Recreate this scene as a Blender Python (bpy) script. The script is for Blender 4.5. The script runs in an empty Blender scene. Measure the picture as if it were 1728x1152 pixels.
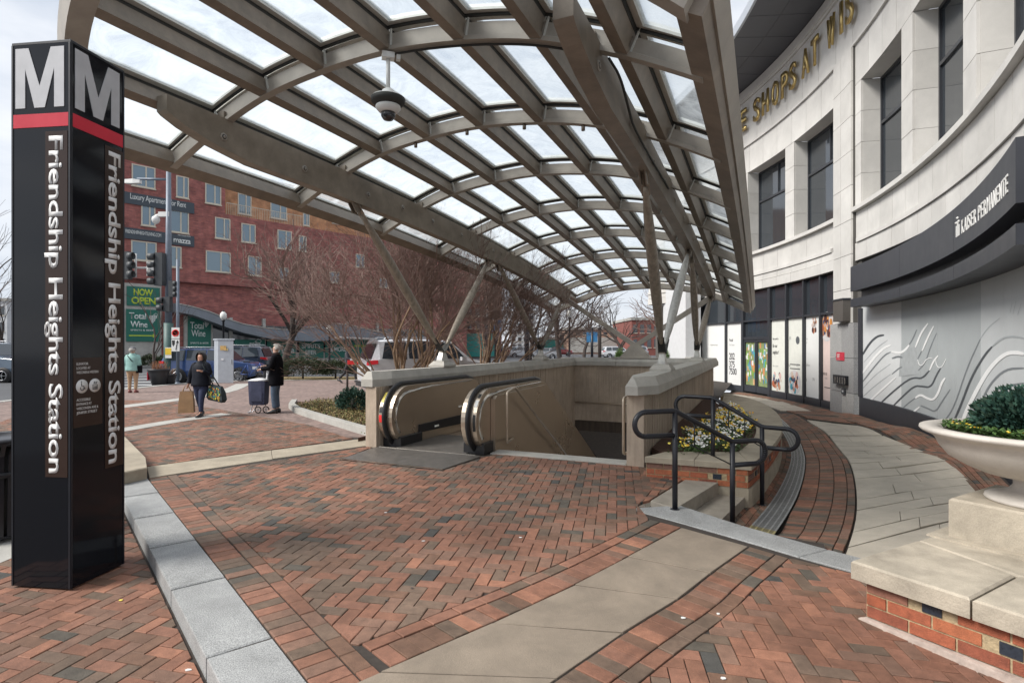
import bpy, bmesh, math, random
from mathutils import Vector, Matrix
R = math.radians
sc = bpy.context.scene
# ------------------------------------------------------------ camera
cam_d = bpy.data.cameras.new('camera'); cam = bpy.data.objects.new('camera', cam_d)
sc.collection.objects.link(cam); sc.camera = cam
cam.location = (0, 0, 1.7); cam.rotation_euler = (R(90), 0, 0)
cam_d.sensor_width = 36; cam_d.lens = 36*955/1728; cam_d.shift_y = 5/1728
cam_d.clip_start = .05; cam_d.clip_end = 2000
# ------------------------------------------------------------ world
w = bpy.data.worlds.new('World'); sc.world = w; w.use_nodes = True
nt = w.node_tree; N = nt.nodes; L = nt.links; N.clear()
out = N.new('ShaderNodeOutputWorld'); bg = N.new('ShaderNodeBackground')
sky = N.new('ShaderNodeTexSky'); sky.sky_type = 'NISHITA'; sky.sun_disc = False
SUN_EL, SUN_AZ = R(44), R(250)
sky.sun_elevation = SUN_EL; sky.sun_rotation = SUN_AZ; sky.air_density = 1.0; sky.dust_density = 2.0
tc = N.new('ShaderNodeTexCoord'); mp = N.new('ShaderNodeMapping'); mp.inputs['Scale'].default_value = (1.1, 1.1, 3.2)
nz = N.new('ShaderNodeTexNoise'); nz.inputs['Scale'].default_value = 2.4; nz.inputs['Detail'].default_value = 7; nz.inputs['Roughness'].default_value = .55
cr = N.new('ShaderNodeValToRGB'); cr.color_ramp.elements[0].position = .36; cr.color_ramp.elements[1].position = .64
cr.color_ramp.elements[0].color = (3.9, 4.3, 4.95, 1); cr.color_ramp.elements[1].color = (6.3, 6.4, 6.6, 1)
mx = N.new('ShaderNodeMix'); mx.data_type = 'RGBA'; mx.inputs['Factor'].default_value = .9
L.new(tc.outputs['Generated'], mp.inputs['Vector']); L.new(mp.outputs[0], nz.inputs['Vector']); L.new(nz.outputs['Fac'], cr.inputs['Fac'])
L.new(sky.outputs[0], mx.inputs['A']); L.new(cr.outputs[0], mx.inputs['B']); L.new(mx.outputs['Result'], bg.inputs['Color'])
bg.inputs['Strength'].default_value = .056; L.new(bg.outputs[0], out.inputs['Surface'])
# ------------------------------------------------------------ sun (overcast)
sun_d = bpy.data.lights.new('sun', 'SUN'); sun = bpy.data.objects.new('sun', sun_d); sc.collection.objects.link(sun)
sun_d.energy = 1.5; sun_d.angle = R(24); sun_d.color = (1, .96, .9)
d = Vector((math.sin(SUN_AZ)*math.cos(SUN_EL), math.cos(SUN_AZ)*math.cos(SUN_EL), math.sin(SUN_EL)))
sun.rotation_euler = d.to_track_quat('Z', 'Y').to_euler()
sc.view_settings.view_transform = 'Standard'; sc.view_settings.look = 'None'; sc.view_settings.gamma = 1
sc.view_settings.use_curve_mapping = False; sc.view_settings.exposure = 1.60
sc.render.engine = 'CYCLES'; sc.cycles.max_bounces = 8; sc.cycles.diffuse_bounces = 4; sc.cycles.transparent_max_bounces = 24
# ------------------------------------------------------------ helpers
rnd = random.Random(7)
COL = sc.collection
FPX, HY, CAMZ = 955.0, 581.0, 1.7
TH = R(23.87); SN, CN = math.sin(TH), math.cos(TH)
def st(s, t, z=0.0): return Vector((s*SN+t*CN, s*CN-t*SN, z))          # station axis coordinates -> world
def to_st(x, y): return x*SN+y*CN, x*CN-y*SN
def ss(x): x = max(0., min(1., x)); return x*x*(3-2*x)
def lerp(a, b, f): return a+(b-a)*f
def Hn(x, y):                                                           # plaza level, falls a little to the right
    s, t = to_st(x, y); return -.10*ss((t+1.0)/2.4)
WPT = [(2.43, 6.24, -.28), (3.0, 7.3, -.28), (3.3, 9, -.29), (4, 11, -.3), (6, 15, -.3), (2.75, 4.62, -.11), (1.9, 5.5, -.12), (4, 5, -.06), (5.2, 5.3, -.03), (5.5, 8, -.12), (8.4, 11, -.03), (7, 8.2, 0),
       (9.3, 14.5, -.16), (9.8, 17.3, -.27), (10, 23, -.3), (8, 18, -.3), (9, 27, -.3), (6, 10.5, -.2), (12, 35, -.3), (7, 24, -.3), (10, 6, 0)]
def Hw(x, y):
    a = b = 0
    for X, Y, Z in WPT:
        q = 1/(((x-X)**2+(y-Y)**2)**1.5+.02); a += q*Z; b += q
    return a/b
def H0(x, y): return 0.0
def at(px, py, H=0.0):
    z = H if not callable(H) else -.1
    for _ in range(12 if callable(H) else 1):
        Y = (CAMZ-z)*FPX/(py-HY); X = (px-864)/FPX*Y
        if callable(H): z = H(X, Y)
    return Vector((X, Y, z))
def atY(px, py, Y): return Vector(((px-864)/FPX*Y, Y, CAMZ+(HY-py)/FPX*Y))
# materials
MATS = {}
def mat(name, col, rough=.7, metal=0., var=.12, scale=6., bump=0., bscale=40., spec=.5, streak=None, palette=None, emit=None, trans=None, alpha=None, coat=0., speck=None, stain=0.):
    if name in MATS: return MATS[name]
    m = bpy.data.materials.new(name); m.use_nodes = True; t = m.node_tree; n = t.nodes; l = t.links
    b = n['Principled BSDF']; b.inputs['Roughness'].default_value = rough; b.inputs['Metallic'].default_value = metal
    b.inputs['Specular IOR Level'].default_value = spec; b.inputs['Coat Weight'].default_value = coat
    geo = n.new('ShaderNodeNewGeometry')
    src = None
    if palette:
        at_ = n.new('ShaderNodeAttribute'); at_.attribute_name = 'tone'
        ra = n.new('ShaderNodeValToRGB'); ra.color_ramp.interpolation = 'CONSTANT'
        while len(ra.color_ramp.elements) < len(palette): ra.color_ramp.elements.new(.5)
        for i, c in enumerate(palette):
            ra.color_ramp.elements[i].position = i/len(palette); ra.color_ramp.elements[i].color = (*c, 1)
        l.new(at_.outputs['Fac'], ra.inputs['Fac']); src = ra.outputs[0]
    if src is None:
        rg = n.new('ShaderNodeRGB'); rg.outputs[0].default_value = (*col, 1); src = rg.outputs[0]
    if var > 0:
        nz = n.new('ShaderNodeTexNoise'); nz.inputs['Scale'].default_value = scale; nz.inputs['Detail'].default_value = 6; nz.inputs['Roughness'].default_value = .65
        if streak:
            mpp = n.new('ShaderNodeMapping'); mpp.inputs['Scale'].default_value = streak; l.new(geo.outputs['Position'], mpp.inputs['Vector']); l.new(mpp.outputs[0], nz.inputs['Vector'])
        else: l.new(geo.outputs['Position'], nz.inputs['Vector'])
        mr = n.new('ShaderNodeMapRange'); mr.inputs['From Min'].default_value = .25; mr.inputs['From Max'].default_value = .75
        mr.inputs['To Min'].default_value = 1-var*2; mr.inputs['To Max'].default_value = 1+var*1.4
        l.new(nz.outputs['Fac'], mr.inputs['Value'])
        vm = n.new('ShaderNodeVectorMath'); vm.operation = 'SCALE'; l.new(src, vm.inputs[0]); l.new(mr.outputs[0], vm.inputs['Scale']); src = vm.outputs[0]
        mr2 = n.new('ShaderNodeMapRange'); mr2.inputs['To Min'].default_value = max(.02, rough-.12); mr2.inputs['To Max'].default_value = min(1, rough+.12)
        l.new(nz.outputs['Fac'], mr2.inputs['Value']); l.new(mr2.outputs[0], b.inputs['Roughness'])
    if stain:
        sz = n.new('ShaderNodeTexNoise'); sz.inputs['Scale'].default_value = 1.1; sz.inputs['Detail'].default_value = 8; sz.inputs['Roughness'].default_value = .7; sz.inputs['Distortion'].default_value = .6; l.new(geo.outputs['Position'], sz.inputs['Vector'])
        mr4 = n.new('ShaderNodeMapRange'); mr4.inputs['From Min'].default_value = .38; mr4.inputs['From Max'].default_value = .62; mr4.inputs['To Min'].default_value = 1-stain; mr4.inputs['To Max'].default_value = 1+stain*.5; l.new(sz.outputs['Fac'], mr4.inputs['Value'])
        vm4 = n.new('ShaderNodeVectorMath'); vm4.operation = 'SCALE'; l.new(src, vm4.inputs[0]); l.new(mr4.outputs[0], vm4.inputs['Scale']); src = vm4.outputs[0]
    if speck:
        vz = n.new('ShaderNodeTexNoise'); vz.inputs['Scale'].default_value = speck[0]; vz.inputs['Detail'].default_value = 2; l.new(geo.outputs['Position'], vz.inputs['Vector'])
        mr3 = n.new('ShaderNodeMapRange'); mr3.inputs['From Min'].default_value = .35; mr3.inputs['From Max'].default_value = .65
        mr3.inputs['To Min'].default_value = 1-speck[1]; mr3.inputs['To Max'].default_value = 1+speck[1]; l.new(vz.outputs['Fac'], mr3.inputs['Value'])
        vm2 = n.new('ShaderNodeVectorMath'); vm2.operation = 'SCALE'; l.new(src, vm2.inputs[0]); l.new(mr3.outputs[0], vm2.inputs['Scale']); src = vm2.outputs[0]
    l.new(src, b.inputs['Base Color'])
    if bump > 0:
        nb = n.new('ShaderNodeTexNoise'); nb.inputs['Scale'].default_value = bscale; nb.inputs['Detail'].default_value = 4; l.new(geo.outputs['Position'], nb.inputs['Vector'])
        bp = n.new('ShaderNodeBump'); bp.inputs['Strength'].default_value = bump; bp.inputs['Distance'].default_value = .01
        l.new(nb.outputs['Fac'], bp.inputs['Height']); l.new(bp.outputs[0], b.inputs['Normal'])
    if emit: b.inputs['Emission Color'].default_value = (*emit[0], 1); b.inputs['Emission Strength'].default_value = emit[1]
    MATS[name] = m; return m
class MB:
    def __init__(s): s.v = []; s.f = []; s.mi = []; s.tone = []; s.sm = []; s.mats = []; s.m = 0; s.t = .5; s.smooth = False
    def mat(s, m):
        if m not in s.mats: s.mats.append(m)
        s.m = s.mats.index(m); return s
    def add(s, vs, fs):
        o = len(s.v); s.v += [tuple(q) for q in vs]; s.tone += [s.t]*len(vs)
        for f in fs: s.f.append([o+i for i in f]); s.mi.append(s.m); s.sm.append(s.smooth)
    def quad(s, a, b, c, d): s.add([a, b, c, d], [(0, 1, 2, 3)])
    def hexa(s, b4, t4): s.add(list(b4)+list(t4), [(3, 2, 1, 0), (4, 5, 6, 7), (0, 1, 5, 4), (1, 2, 6, 5), (2, 3, 7, 6), (3, 0, 4, 7)])
    def box(s, c, sx, sy, sz, rz=0., ax=None):
        c = Vector(c)
        if ax is None: X = Vector((math.cos(rz), math.sin(rz), 0)); Y = Vector((-math.sin(rz), math.cos(rz), 0)); Z = Vector((0, 0, 1))
        else: X, Y, Z = [Vector(a) for a in ax]
        X = X*sx/2; Y = Y*sy/2; Z = Z*sz/2
        s.hexa([c-X-Y-Z, c+X-Y-Z, c+X+Y-Z, c-X+Y-Z], [c-X-Y+Z, c+X-Y+Z, c+X+Y+Z, c-X+Y+Z])
    def bar(s, a, b, w, h, up=(0, 0, 1)):
        a = Vector(a); b = Vector(b); d = b-a; l = d.length; d.normalize(); u = Vector(up); x = d.cross(u).normalized(); u = x.cross(d).normalized()
        s.box((a+b)/2, l, w, h, ax=(d, x, u))
    def prism(s, poly, z0, z1, bev=0.0):                                 # poly: list of (x,y) or Vectors; z may be callables
        n = len(poly); f0 = z0 if callable(z0) else (lambda x, y: z0); f1 = z1 if callable(z1) else (lambda x, y: z1)
        area = sum(poly[i][0]*poly[(i+1) % n][1]-poly[(i+1) % n][0]*poly[i][1] for i in range(n))
        if area < 0: poly = poly[::-1]
        lo = [(p[0], p[1], f0(p[0], p[1])) for p in poly]; hi = [(p[0], p[1], f1(p[0], p[1])-bev) for p in poly]
        fs = [(i, (i+1) % n, n+(i+1) % n, n+i) for i in range(n)]
        if bev > 0:
            cx = sum(p[0] for p in poly)/n; cy = sum(p[1] for p in poly)/n
            it = []
            for p in poly:
                dx, dy = cx-p[0], cy-p[1]; q = math.hypot(dx, dy)+1e-9; k = min(bev*1.4/q, .4); it.append((p[0]+dx*k, p[1]+dy*k, f1(p[0], p[1])))
            s.add(lo+hi+it, fs+[(n+i, n+(i+1) % n, 2*n+(i+1) % n, 2*n+i) for i in range(n)]+[tuple(range(2*n, 3*n))])
        else: s.add(lo+hi, fs+[tuple(range(n, 2*n))]+[tuple(range(n-1, -1, -1))])
    def tube(s, pts, r, n=8, caps=True, closed=False, flat=1.0):
        pts = [Vector(p) for p in pts]; m = len(pts); r = r if hasattr(r, '__len__') else [r]*m
        vs = []; fs = []; prev = None
        for i, p in enumerate(pts):
            if closed: d = pts[(i+1) % m]-pts[i-1]
            else: d = pts[min(i+1, m-1)]-pts[max(i-1, 0)]
            if d.length < 1e-9: d = Vector((0, 0, 1))
            d.normalize()
            if prev is None: a = Vector((0, 0, 1)) if abs(d.z) < .9 else Vector((1, 0, 0)); x = d.cross(a).normalized()
            else:
                x = prev-d*prev.dot(d); x = x.normalized() if x.length > 1e-6 else d.orthogonal().normalized()
            prev = x; y = d.cross(x)
            for k in range(n): q = 2*math.pi*k/n; vs.append(p+x*math.cos(q)*r[i]+y*math.sin(q)*r[i]*flat)
        for i in range(m if closed else m-1):
            for k in range(n): a = i*n+k; b = i*n+(k+1) % n; c = ((i+1) % m)*n+(k+1) % n; d_ = ((i+1) % m)*n+k; fs.append((a, b, c, d_))
        if caps and not closed: fs += [tuple(range(n-1, -1, -1)), tuple(range((m-1)*n, m*n))]
        o = s.smooth; s.smooth = True if n > 5 else o; s.add(vs, fs); s.smooth = o
    def lathe(s, prof, c, n=24, sx=1., sy=1., axis=None):
        c = Vector(c); vs = []; fs = []
        X, Y, Z = axis if axis else (Vector((1, 0, 0)), Vector((0, 1, 0)), Vector((0, 0, 1)))
        for r, z in prof:
            for k in range(n): q = 2*math.pi*k/n; vs.append(c+X*(r*math.cos(q)*sx)+Y*(r*math.sin(q)*sy)+Z*z)
        for i in range(len(prof)-1):
            for k in range(n): fs.append((i*n+k, i*n+(k+1) % n, (i+1)*n+(k+1) % n, (i+1)*n+k))
        if prof[0][0] > 1e-4: fs.append(tuple(range(n-1, -1, -1)))
        if prof[-1][0] > 1e-4: fs.append(tuple(range((len(prof)-1)*n, len(prof)*n)))
        o = s.smooth; s.smooth = True; s.add(vs, fs); s.smooth = o
    def loft(s, rings, caps=True, closed=True):
        n = len(rings[0]); vs = [p for r_ in rings for p in r_]; fs = []
        for i in range(len(rings)-1):
            for k in range(n if closed else n-1): fs.append((i*n+k, i*n+(k+1) % n, (i+1)*n+(k+1) % n, (i+1)*n+k))
        if caps and closed: fs += [tuple(range(n-1, -1, -1)), tuple(range((len(rings)-1)*n, len(rings)*n))]
        s.add(vs, fs)
    def build(s, name, parent=None, m=None, autosmooth=False):
        me = bpy.data.meshes.new(name); me.from_pydata(s.v, [], s.f)
        for mm in (s.mats if not m else [m]): me.materials.append(mm)
        if not m: me.polygons.foreach_set('material_index', s.mi)
        me.polygons.foreach_set('use_smooth', s.sm)
        a = me.attributes.new('tone', 'FLOAT', 'POINT'); a.data.foreach_set('value', s.tone)
        me.update()
        return link(name, me, parent)
def link(name, me, parent=None):
    o = bpy.data.objects.new(name, me); COL.objects.link(o)
    if parent is not None: o.parent = parent; o.matrix_parent_inverse = wm(parent).inverted()
    return o
def wm(o):
    m = o.matrix_basis.copy()
    return (wm(o.parent) @ o.matrix_parent_inverse @ m) if o.parent else m
def thing(name, label, cat, loc=(0, 0, 0), rz=0., group=None):
    o = bpy.data.objects.new(name, None); COL.objects.link(o); o.location = loc; o.rotation_euler = (0, 0, rz); o.empty_display_size = .2
    o['label'] = label; o['category'] = cat
    if group: o['group'] = group
    return o
def tag(o, label=None, cat=None, group=None, kind=None):
    if label: o['label'] = label
    if cat: o['category'] = cat
    if group: o['group'] = group
    if kind: o['kind'] = kind
    return o
def structure(name):
    o = bpy.data.objects.new(name, None); COL.objects.link(o); o['kind'] = 'structure'; o.empty_display_size = .2; return o
def one(name, fn, parent, m):
    b = MB(); b.mat(m); fn(b); return b.build(name, parent)
def copy_tree(o, parent=None, loc=None, rz=None, label=None):
    c = o.copy(); COL.objects.link(c)
    if parent is not None: c.parent = parent
    if loc is not None: c.location = loc
    if rz is not None: c.rotation_euler = (0, 0, rz)
    if label: c['label'] = label
    for ch in list(o.children): copy_tree(ch, c)
    return c
def text(name, s, o, rgt, up, h, m, parent, wdt=None, ext=.004, bold=0., align='LEFT', split=False, shear=0.):
    cu = bpy.data.curves.new(name, 'FONT'); cu.body = s; cu.size = 1; cu.extrude = 0; cu.offset = bold; cu.align_x = 'LEFT'; cu.shear = shear; cu.resolution_u = 3
    cu.space_character = .93
    ob = bpy.data.objects.new(name, cu); COL.objects.link(ob)
    dg = bpy.context.evaluated_depsgraph_get(); me = bpy.data.meshes.new_from_object(ob.evaluated_get(dg)); bpy.data.objects.remove(ob); bpy.data.curves.remove(cu)
    if not len(me.vertices): return None
    xs = [v.co.x for v in me.vertices]; x0, x1 = min(xs), max(xs)
    k = h/.729; kx = (wdt/(x1-x0)) if wdt else k
    rgt = Vector(rgt).normalized(); up = Vector(up).normalized(); nrm = rgt.cross(up); o = Vector(o)
    off = 0 if align == 'LEFT' else (-(x1-x0)*kx/2 if align == 'CENTER' else -(x1-x0)*kx)
    bm = bmesh.new(); bm.from_mesh(me)
    for v in bm.verts: v.co = o+rgt*((v.co.x-x0)*kx+off)+up*(v.co.y*k)+nrm*.001
    if ext > 0:
        r_ = bmesh.ops.extrude_face_region(bm, geom=bm.faces[:])
        for g in r_['geom']:
            if isinstance(g, bmesh.types.BMVert): g.co += nrm*ext
    bmesh.ops.recalc_face_normals(bm, faces=bm.faces[:]); bm.verts.index_update()
    if split:
        bm.verts.ensure_lookup_table(); bm.faces.ensure_lookup_table(); grp = {}; g_ = 0; reach = None
        for x0_, x1_, f_ in sorted((min((v.co-o).dot(rgt) for v in f.verts), max((v.co-o).dot(rgt) for v in f.verts), f.index) for f in bm.faces):
            if reach is not None and x0_-reach > h*.24: g_ += 1
            reach = x1_ if reach is None else max(reach, x1_)
            for v in bm.faces[f_].verts: grp[v] = g_
        res_ = None
        for gi in range(g_+1):
            b2 = bm.copy(); b2.verts.ensure_lookup_table(); bm.verts.ensure_lookup_table()
            kill = [b2.verts[v.index] for v in bm.verts if grp.get(v) != gi]; bmesh.ops.delete(b2, geom=kill, context='VERTS')
            m3 = bpy.data.meshes.new(name); b2.to_mesh(m3); b2.free(); m3.materials.append(m); res_ = link(name, m3, parent)
        bm.free(); return res_
    bm.to_mesh(me); bm.free(); me.materials.clear(); me.materials.append(m); me.name = name
    return link(name, me, parent)
def clip_convex(sub, cl):                                                # Sutherland-Hodgman, cl convex CCW
    outp = sub
    for i in range(len(cl)):
        a = cl[i]; b = cl[(i+1) % len(cl)]; inp = outp; outp = []
        if not inp: return []
        def side(p): return (b[0]-a[0])*(p[1]-a[1])-(b[1]-a[1])*(p[0]-a[0])
        for j in range(len(inp)):
            p = inp[j]; q = inp[(j+1) % len(inp)]; sp, sq = side(p), side(q)
            if sp >= 0: outp.append(p)
            if (sp >= 0) != (sq >= 0): k = sp/(sp-sq); outp.append((p[0]+(q[0]-p[0])*k, p[1]+(q[1]-p[1])*k))
    return outp
def area2(p): return abs(sum(p[i][0]*p[(i+1) % len(p)][1]-p[(i+1) % len(p)][0]*p[i][1] for i in range(len(p))))/2
def inpoly(x, y, P):
    c = False; n = len(P); j = n-1
    for i in range(n):
        if (P[i][1] > y) != (P[j][1] > y) and x < (P[j][0]-P[i][0])*(y-P[i][1])/(P[j][1]-P[i][1])+P[i][0]: c = not c
        j = i
    return c
def resample(P, n):
    P = [Vector(p) for p in P]; d = [0]
    for i in range(1, len(P)): d.append(d[-1]+(P[i]-P[i-1]).length)
    r_ = []
    for k in range(n+1):
        q = d[-1]*k/n; i = 0
        while i < len(d)-2 and d[i+1] < q: i += 1
        f = (q-d[i])/max(1e-9, d[i+1]-d[i]); r_.append(P[i].lerp(P[i+1], f))
    return r_
def smooth_line(P, it=3):
    P = [Vector(p) for p in P]
    for _ in range(it):
        Q = [P[0]]
        for i in range(len(P)-1): Q += [P[i].lerp(P[i+1], .25), P[i].lerp(P[i+1], .75)]
        P = Q+[P[-1]]
    return P
def length(P): return sum((Vector(P[i+1])-Vector(P[i])).length for i in range(len(P)-1))
# colours
BR = [(0.218, 0.104, 0.066), (0.259, 0.124, 0.081), (0.169, 0.094, 0.061), (0.138, 0.095, 0.067), (0.096, 0.082, 0.065), (0.318, 0.148, 0.092), (0.206, 0.117, 0.081), (0.066, 0.063, 0.057), (0.165, 0.111, 0.079), (0.239, 0.111, 0.07)]
M_brick = mat('paver_clay', (0, 0, 0), .78, palette=BR, var=.16, scale=14, bump=.35, bscale=120, speck=(260, .16), stain=.26)
M_joint = mat('joint_sand', (.045, .036, .03), .95, var=.2, scale=20)
M_conc = mat('exposed_aggregate', (.25, .205, .158), .85, stain=.18, var=.10, scale=3, bump=.3, bscale=150, speck=(300, .14))
M_pale = mat('pale_paver', (.46, .415, .345), .82, stain=.12, var=.10, scale=2.4, bump=.2, bscale=120, speck=(240, .08))
M_gran = mat('kerb_granite', (.31, .315, .312), .75, stain=.16, var=.09, scale=5, bump=.3, bscale=140, speck=(150, .34))
M_kerb = mat('cast_kerb', (.37, .32, .245), .85, stain=.15, var=.12, scale=4, bump=.25, bscale=90)
# ============================================================ ground
LOW = -.115
def ground_grid(name, s0, s1, t0, t1, step, H, drop, m, keep):
    b = MB(); b.mat(m); ns = int((s1-s0)/step); ntt = int((t1-t0)/step); idx = {}
    for i in range(ns):
        for j in range(ntt):
            a, c = s0+i*step, t0+j*step
            if not keep(a+step/2, c+step/2): continue
            q = [st(a, c), st(a, c+step), st(a+step, c+step), st(a+step, c)]
            b.add([(p.x, p.y, H(p.x, p.y)-drop) for p in q], [(3, 2, 1, 0)])
    return tag(b.build(name), kind='structure')
PIT = (8.25, 18.5, -6.0, -1.75)
GB0, GB1 = at(1102, 853, H0), at(1575, 972, -.10)
def beyond(x, y): d = (GB1-GB0); d.z = 0; d.normalize(); return (-(Vector((x, y, 0))-GB0).cross(d)).z*1.0
def keep_plaza(s, t):
    if PIT[0] < s < PIT[1] and PIT[2] < t < PIT[3]: return False
    p = st(s, t); q = to_k(p.x, p.y)
    if beyond(p.x, p.y) > .02 and t > -1.3: return False
    if p.y > 11.5 and t < -6.3: return False
    return not (q < -.12 and s < 4.6)
KA, KB = at(250, 808), at(510, 1140)                                      # granite kerb, plaza side
KD = (KB-KA).normalized(); KN = Vector((KD.y, -KD.x, 0))
if KN.x > 0: KN = -KN                                                    # points to the lower pavement
def to_k(x, y): return -(Vector((x, y, 0))-KA).dot(KN)                     # >0 on the plaza side
plaza = ground_grid('plaza_ground', -2, 34, -22, 3.0, .25, Hn, .012, M_joint, keep_plaza)
walk = ground_grid('walkway_ground', 2.0, 40, -1.25, 12, .25, Hw, .030, M_joint, lambda s, t: not (PIT[0] < s < 20 and t < -1.5) and beyond(*st(s, t)[:2]) > -.10)
lowp = tag(one('lower_pavement_ground', lambda b: b.prism([KA+KN*.33-KD*3.0, KB+KN*.33+KD*4, KB+KN*8+KD*4, KA+KN*8-KD*3.0], LOW-.3, LOW-.012), None, M_joint), kind='structure')
PAVES = {}
def brick_paving(name, region, H, ax, parent, cap=300, bl=.2, bw=.1, gap=.006, maxY=13.5, tint=None, pal=M_brick, thick=.03):
    """herringbone clipped to a convex-ish region; the nearest bricks are parts of their own"""
    area = sum(region[i][0]*region[(i+1) % len(region)][1]-region[(i+1) % len(region)][0]*region[i][1] for i in range(len(region)))
    reg = [(p[0], p[1]) for p in (region if area > 0 else region[::-1])]
    ca, sa = math.cos(ax), math.sin(ax); xs = [p[0]*ca+p[1]*sa for p in reg]; ys = [-p[0]*sa+p[1]*ca for p in reg]
    i0, i1, j0, j1 = int(min(xs)/bw)-4, int(max(xs)/bw)+4, int(min(ys)/bw)-4, int(max(ys)/bw)+4
    out_ = []
    for i in range(i0, i1):
        for j in range(j0, j1):
            k = (i-j) % 4
            if k == 0: x0, y0, w_, h_ = i*bw, j*bw, bl, bw
            elif k == 3: x0, y0, w_, h_ = i*bw, j*bw, bw, bl
            else: continue
            g = gap/2; R_ = [(x0+g, y0+g), (x0+w_-g, y0+g), (x0+w_-g, y0+h_-g), (x0+g, y0+h_-g)]
            W = [(x*ca-y*sa, x*sa+y*ca) for x, y in R_]
            ins = [inpoly(x, y, reg) for x, y in W]
            if not any(ins):
                continue
            if not all(ins):
                W = clip_convex(reg, W)
                if len(W) < 3 or area2(W) < .0012: continue
            cx, cy = sum(p[0] for p in W)/len(W), sum(p[1] for p in W)/len(W)
            if cy < .6 or cy > maxY or abs(cx)/cy > 1.05: continue
            if H is Hn and cy*1.0 > 0 and False: continue
            out_.append((cy, W))
    place_pieces(out_, H, parent, 'brick', cap, pal, thick, tint)
def tone_pick(cx, cy, tint):
    v = .5+.5*math.sin(cx*1.3+math.sin(cy*.9)*1.7+cy*.6); r_ = rnd.random()
    if tint == 'red': w_ = [5, 6, 3, 2, .6, 3, 5, .5, 3, 5]
    elif tint == 'walk': w_ = [4, 1.5, 5, 3, 2, .5, 4, .4, 3, 3]
    elif tint == 'dark': w_ = [2, 1, 4, 5, 4, .5, 4, 2, 5, 2]
    else: w_ = [3.4+2*v, 2.4+2*v, 3, 3.6*(1.4-v), 2.6*(1.4-v), 1.3*v, 4, .5*(1.3-v), 4.6*(1.4-v), 3.2]
    q = rnd.random()*sum(w_); k = 0
    while k < 9 and q > w_[k]: q -= w_[k]; k += 1
    return (k+.5)/10
def place_pieces(pieces, H, parent, nm, cap, m, thick=.03, tint=None, bev=.0035):
    pieces.sort(key=lambda q: q[0])
    rest = MB(); rest.mat(m)
    for n_, (d_, W) in enumerate(pieces):
        b = rest if n_ >= cap else MB().mat(m)
        cx, cy = sum(p[0] for p in W)/len(W), sum(p[1] for p in W)/len(W)
        b.t = tone_pick(cx, cy, tint)
        dz = rnd.uniform(-.0022, .0022); a, c = rnd.uniform(-.008, .008), rnd.uniform(-.008, .008)
        top = (lambda x, y, dz=dz, a=a, c=c, cx=cx, cy=cy: H(x, y)+dz+a*(x-cx)+c*(y-cy)) if callable(H) else (lambda x, y, dz=dz: H+dz)
        h0 = H(cx, cy) if callable(H) else H
        b.prism(W, (lambda x, y, top=top: top(x, y)-thick), top, bev)
        if b is not rest: b.build(nm, parent)
    if rest.f: tag(rest.build(nm+'_field', parent), kind='stuff')
def ruled(A, B, pitch, v0, v1, H, gap=.006, jitter=0., nfix=None):
    """pieces between two edge lines A and B, covering the fractions v0..v1 across"""
    n_ = nfix or max(1, round(length([a.lerp(b, (v0+v1)/2) for a, b in zip(resample(A, 60), resample(B, 60))])/pitch))
    P = resample(A, n_); Q = resample(B, n_); res = []
    for i in range(n_):
        a, b, c, d_ = P[i].lerp(Q[i], v0), P[i].lerp(Q[i], v1), P[i+1].lerp(Q[i+1], v1), P[i+1].lerp(Q[i+1], v0)
        def sh(p, q, g): d = (q-p); L_ = d.length; return p+d*(g/max(L_, 1e-6)), q-d*(g/max(L_, 1e-6))
        a, d_ = sh(a, d_, gap/2); b, c = sh(b, c, gap/2); a, b = sh(a, b, gap/2); d_, c = sh(d_, c, gap/2)
        W = [(p.x, p.y) for p in (a, b, c, d_)]; res.append((sum(p[1] for p in W)/4, W))
    return res
def line(pts, H=Hn, it=0):
    q = [at(x, y, H) for x, y in pts]; return smooth_line(q, it) if it else q
# ---- slab band (bottom centre), granite kerb, granite strip
bandL = line([(480, 1206), (599, 1152), (754, 1083), (909, 1015), (1019, 961), (1150, 889)])
bandR = line([(850, 1206), (933, 1148), (1049, 1068), (1152, 1005), (1200, 966), (1263, 921)])
band = structure('concrete_band'); sl = []
cuts = [0, .13, .335, .545, .735, 1.0]
PL, PR = resample(bandL, 200), resample(bandR, 200)
for a, c in zip(cuts[:-1], cuts[1:]):
    i, j = int(a*200), int(c*200); W = [PL[i], PR[i], PR[j], PL[j]]
    W = [(p.x, p.y) for p in W]; cx = sum(p[0] for p in W)/4; cy = sum(p[1] for p in W)/4
    sl.append((cy, [(x+(cx-x)*.016, y+(cy-y)*.016) for x, y in W]))
place_pieces(sl, Hn, band, 'slab', 99, M_conc, .05, bev=.0025)
kerb = structure('granite_kerb'); kl = []
KL = (KB-KA).length
for a, c in ((-.05, .80), (.82, 1.82), (1.84, 2.86), (2.88, 3.90), (3.92, 5.0), (5.02, 6.2), (6.22, 7.4)):
    p, q = KA+KD*a, KA+KD*c; kl.append((p.y, [(v.x, v.y) for v in (p, q, q+KN*.34, p+KN*.34)]))
place_pieces(kl, H0, kerb, 'granite_slab', 99, M_gran, .3, bev=.008)
gs = structure('granite_strip'); GA = line([(1060, 858), (1240, 905), (1428, 957), (1600, 1004)]); GB = line([(1150, 846), (1240, 885), (1436, 938), (1620, 985)])
GA = [at(1058, 857, Hn), at(1255, 913, Hn), at(1560, 996, Hn)]; GB = [at(1146, 852, Hn), at(1262, 890, Hn), at(1575, 972, Hn)]
pc = ruled(GA, GB, .9, 0, 1, Hn, nfix=3); place_pieces(pc, Hn, gs, 'granite_slab', 99, M_gran, .33, bev=.006)
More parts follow.
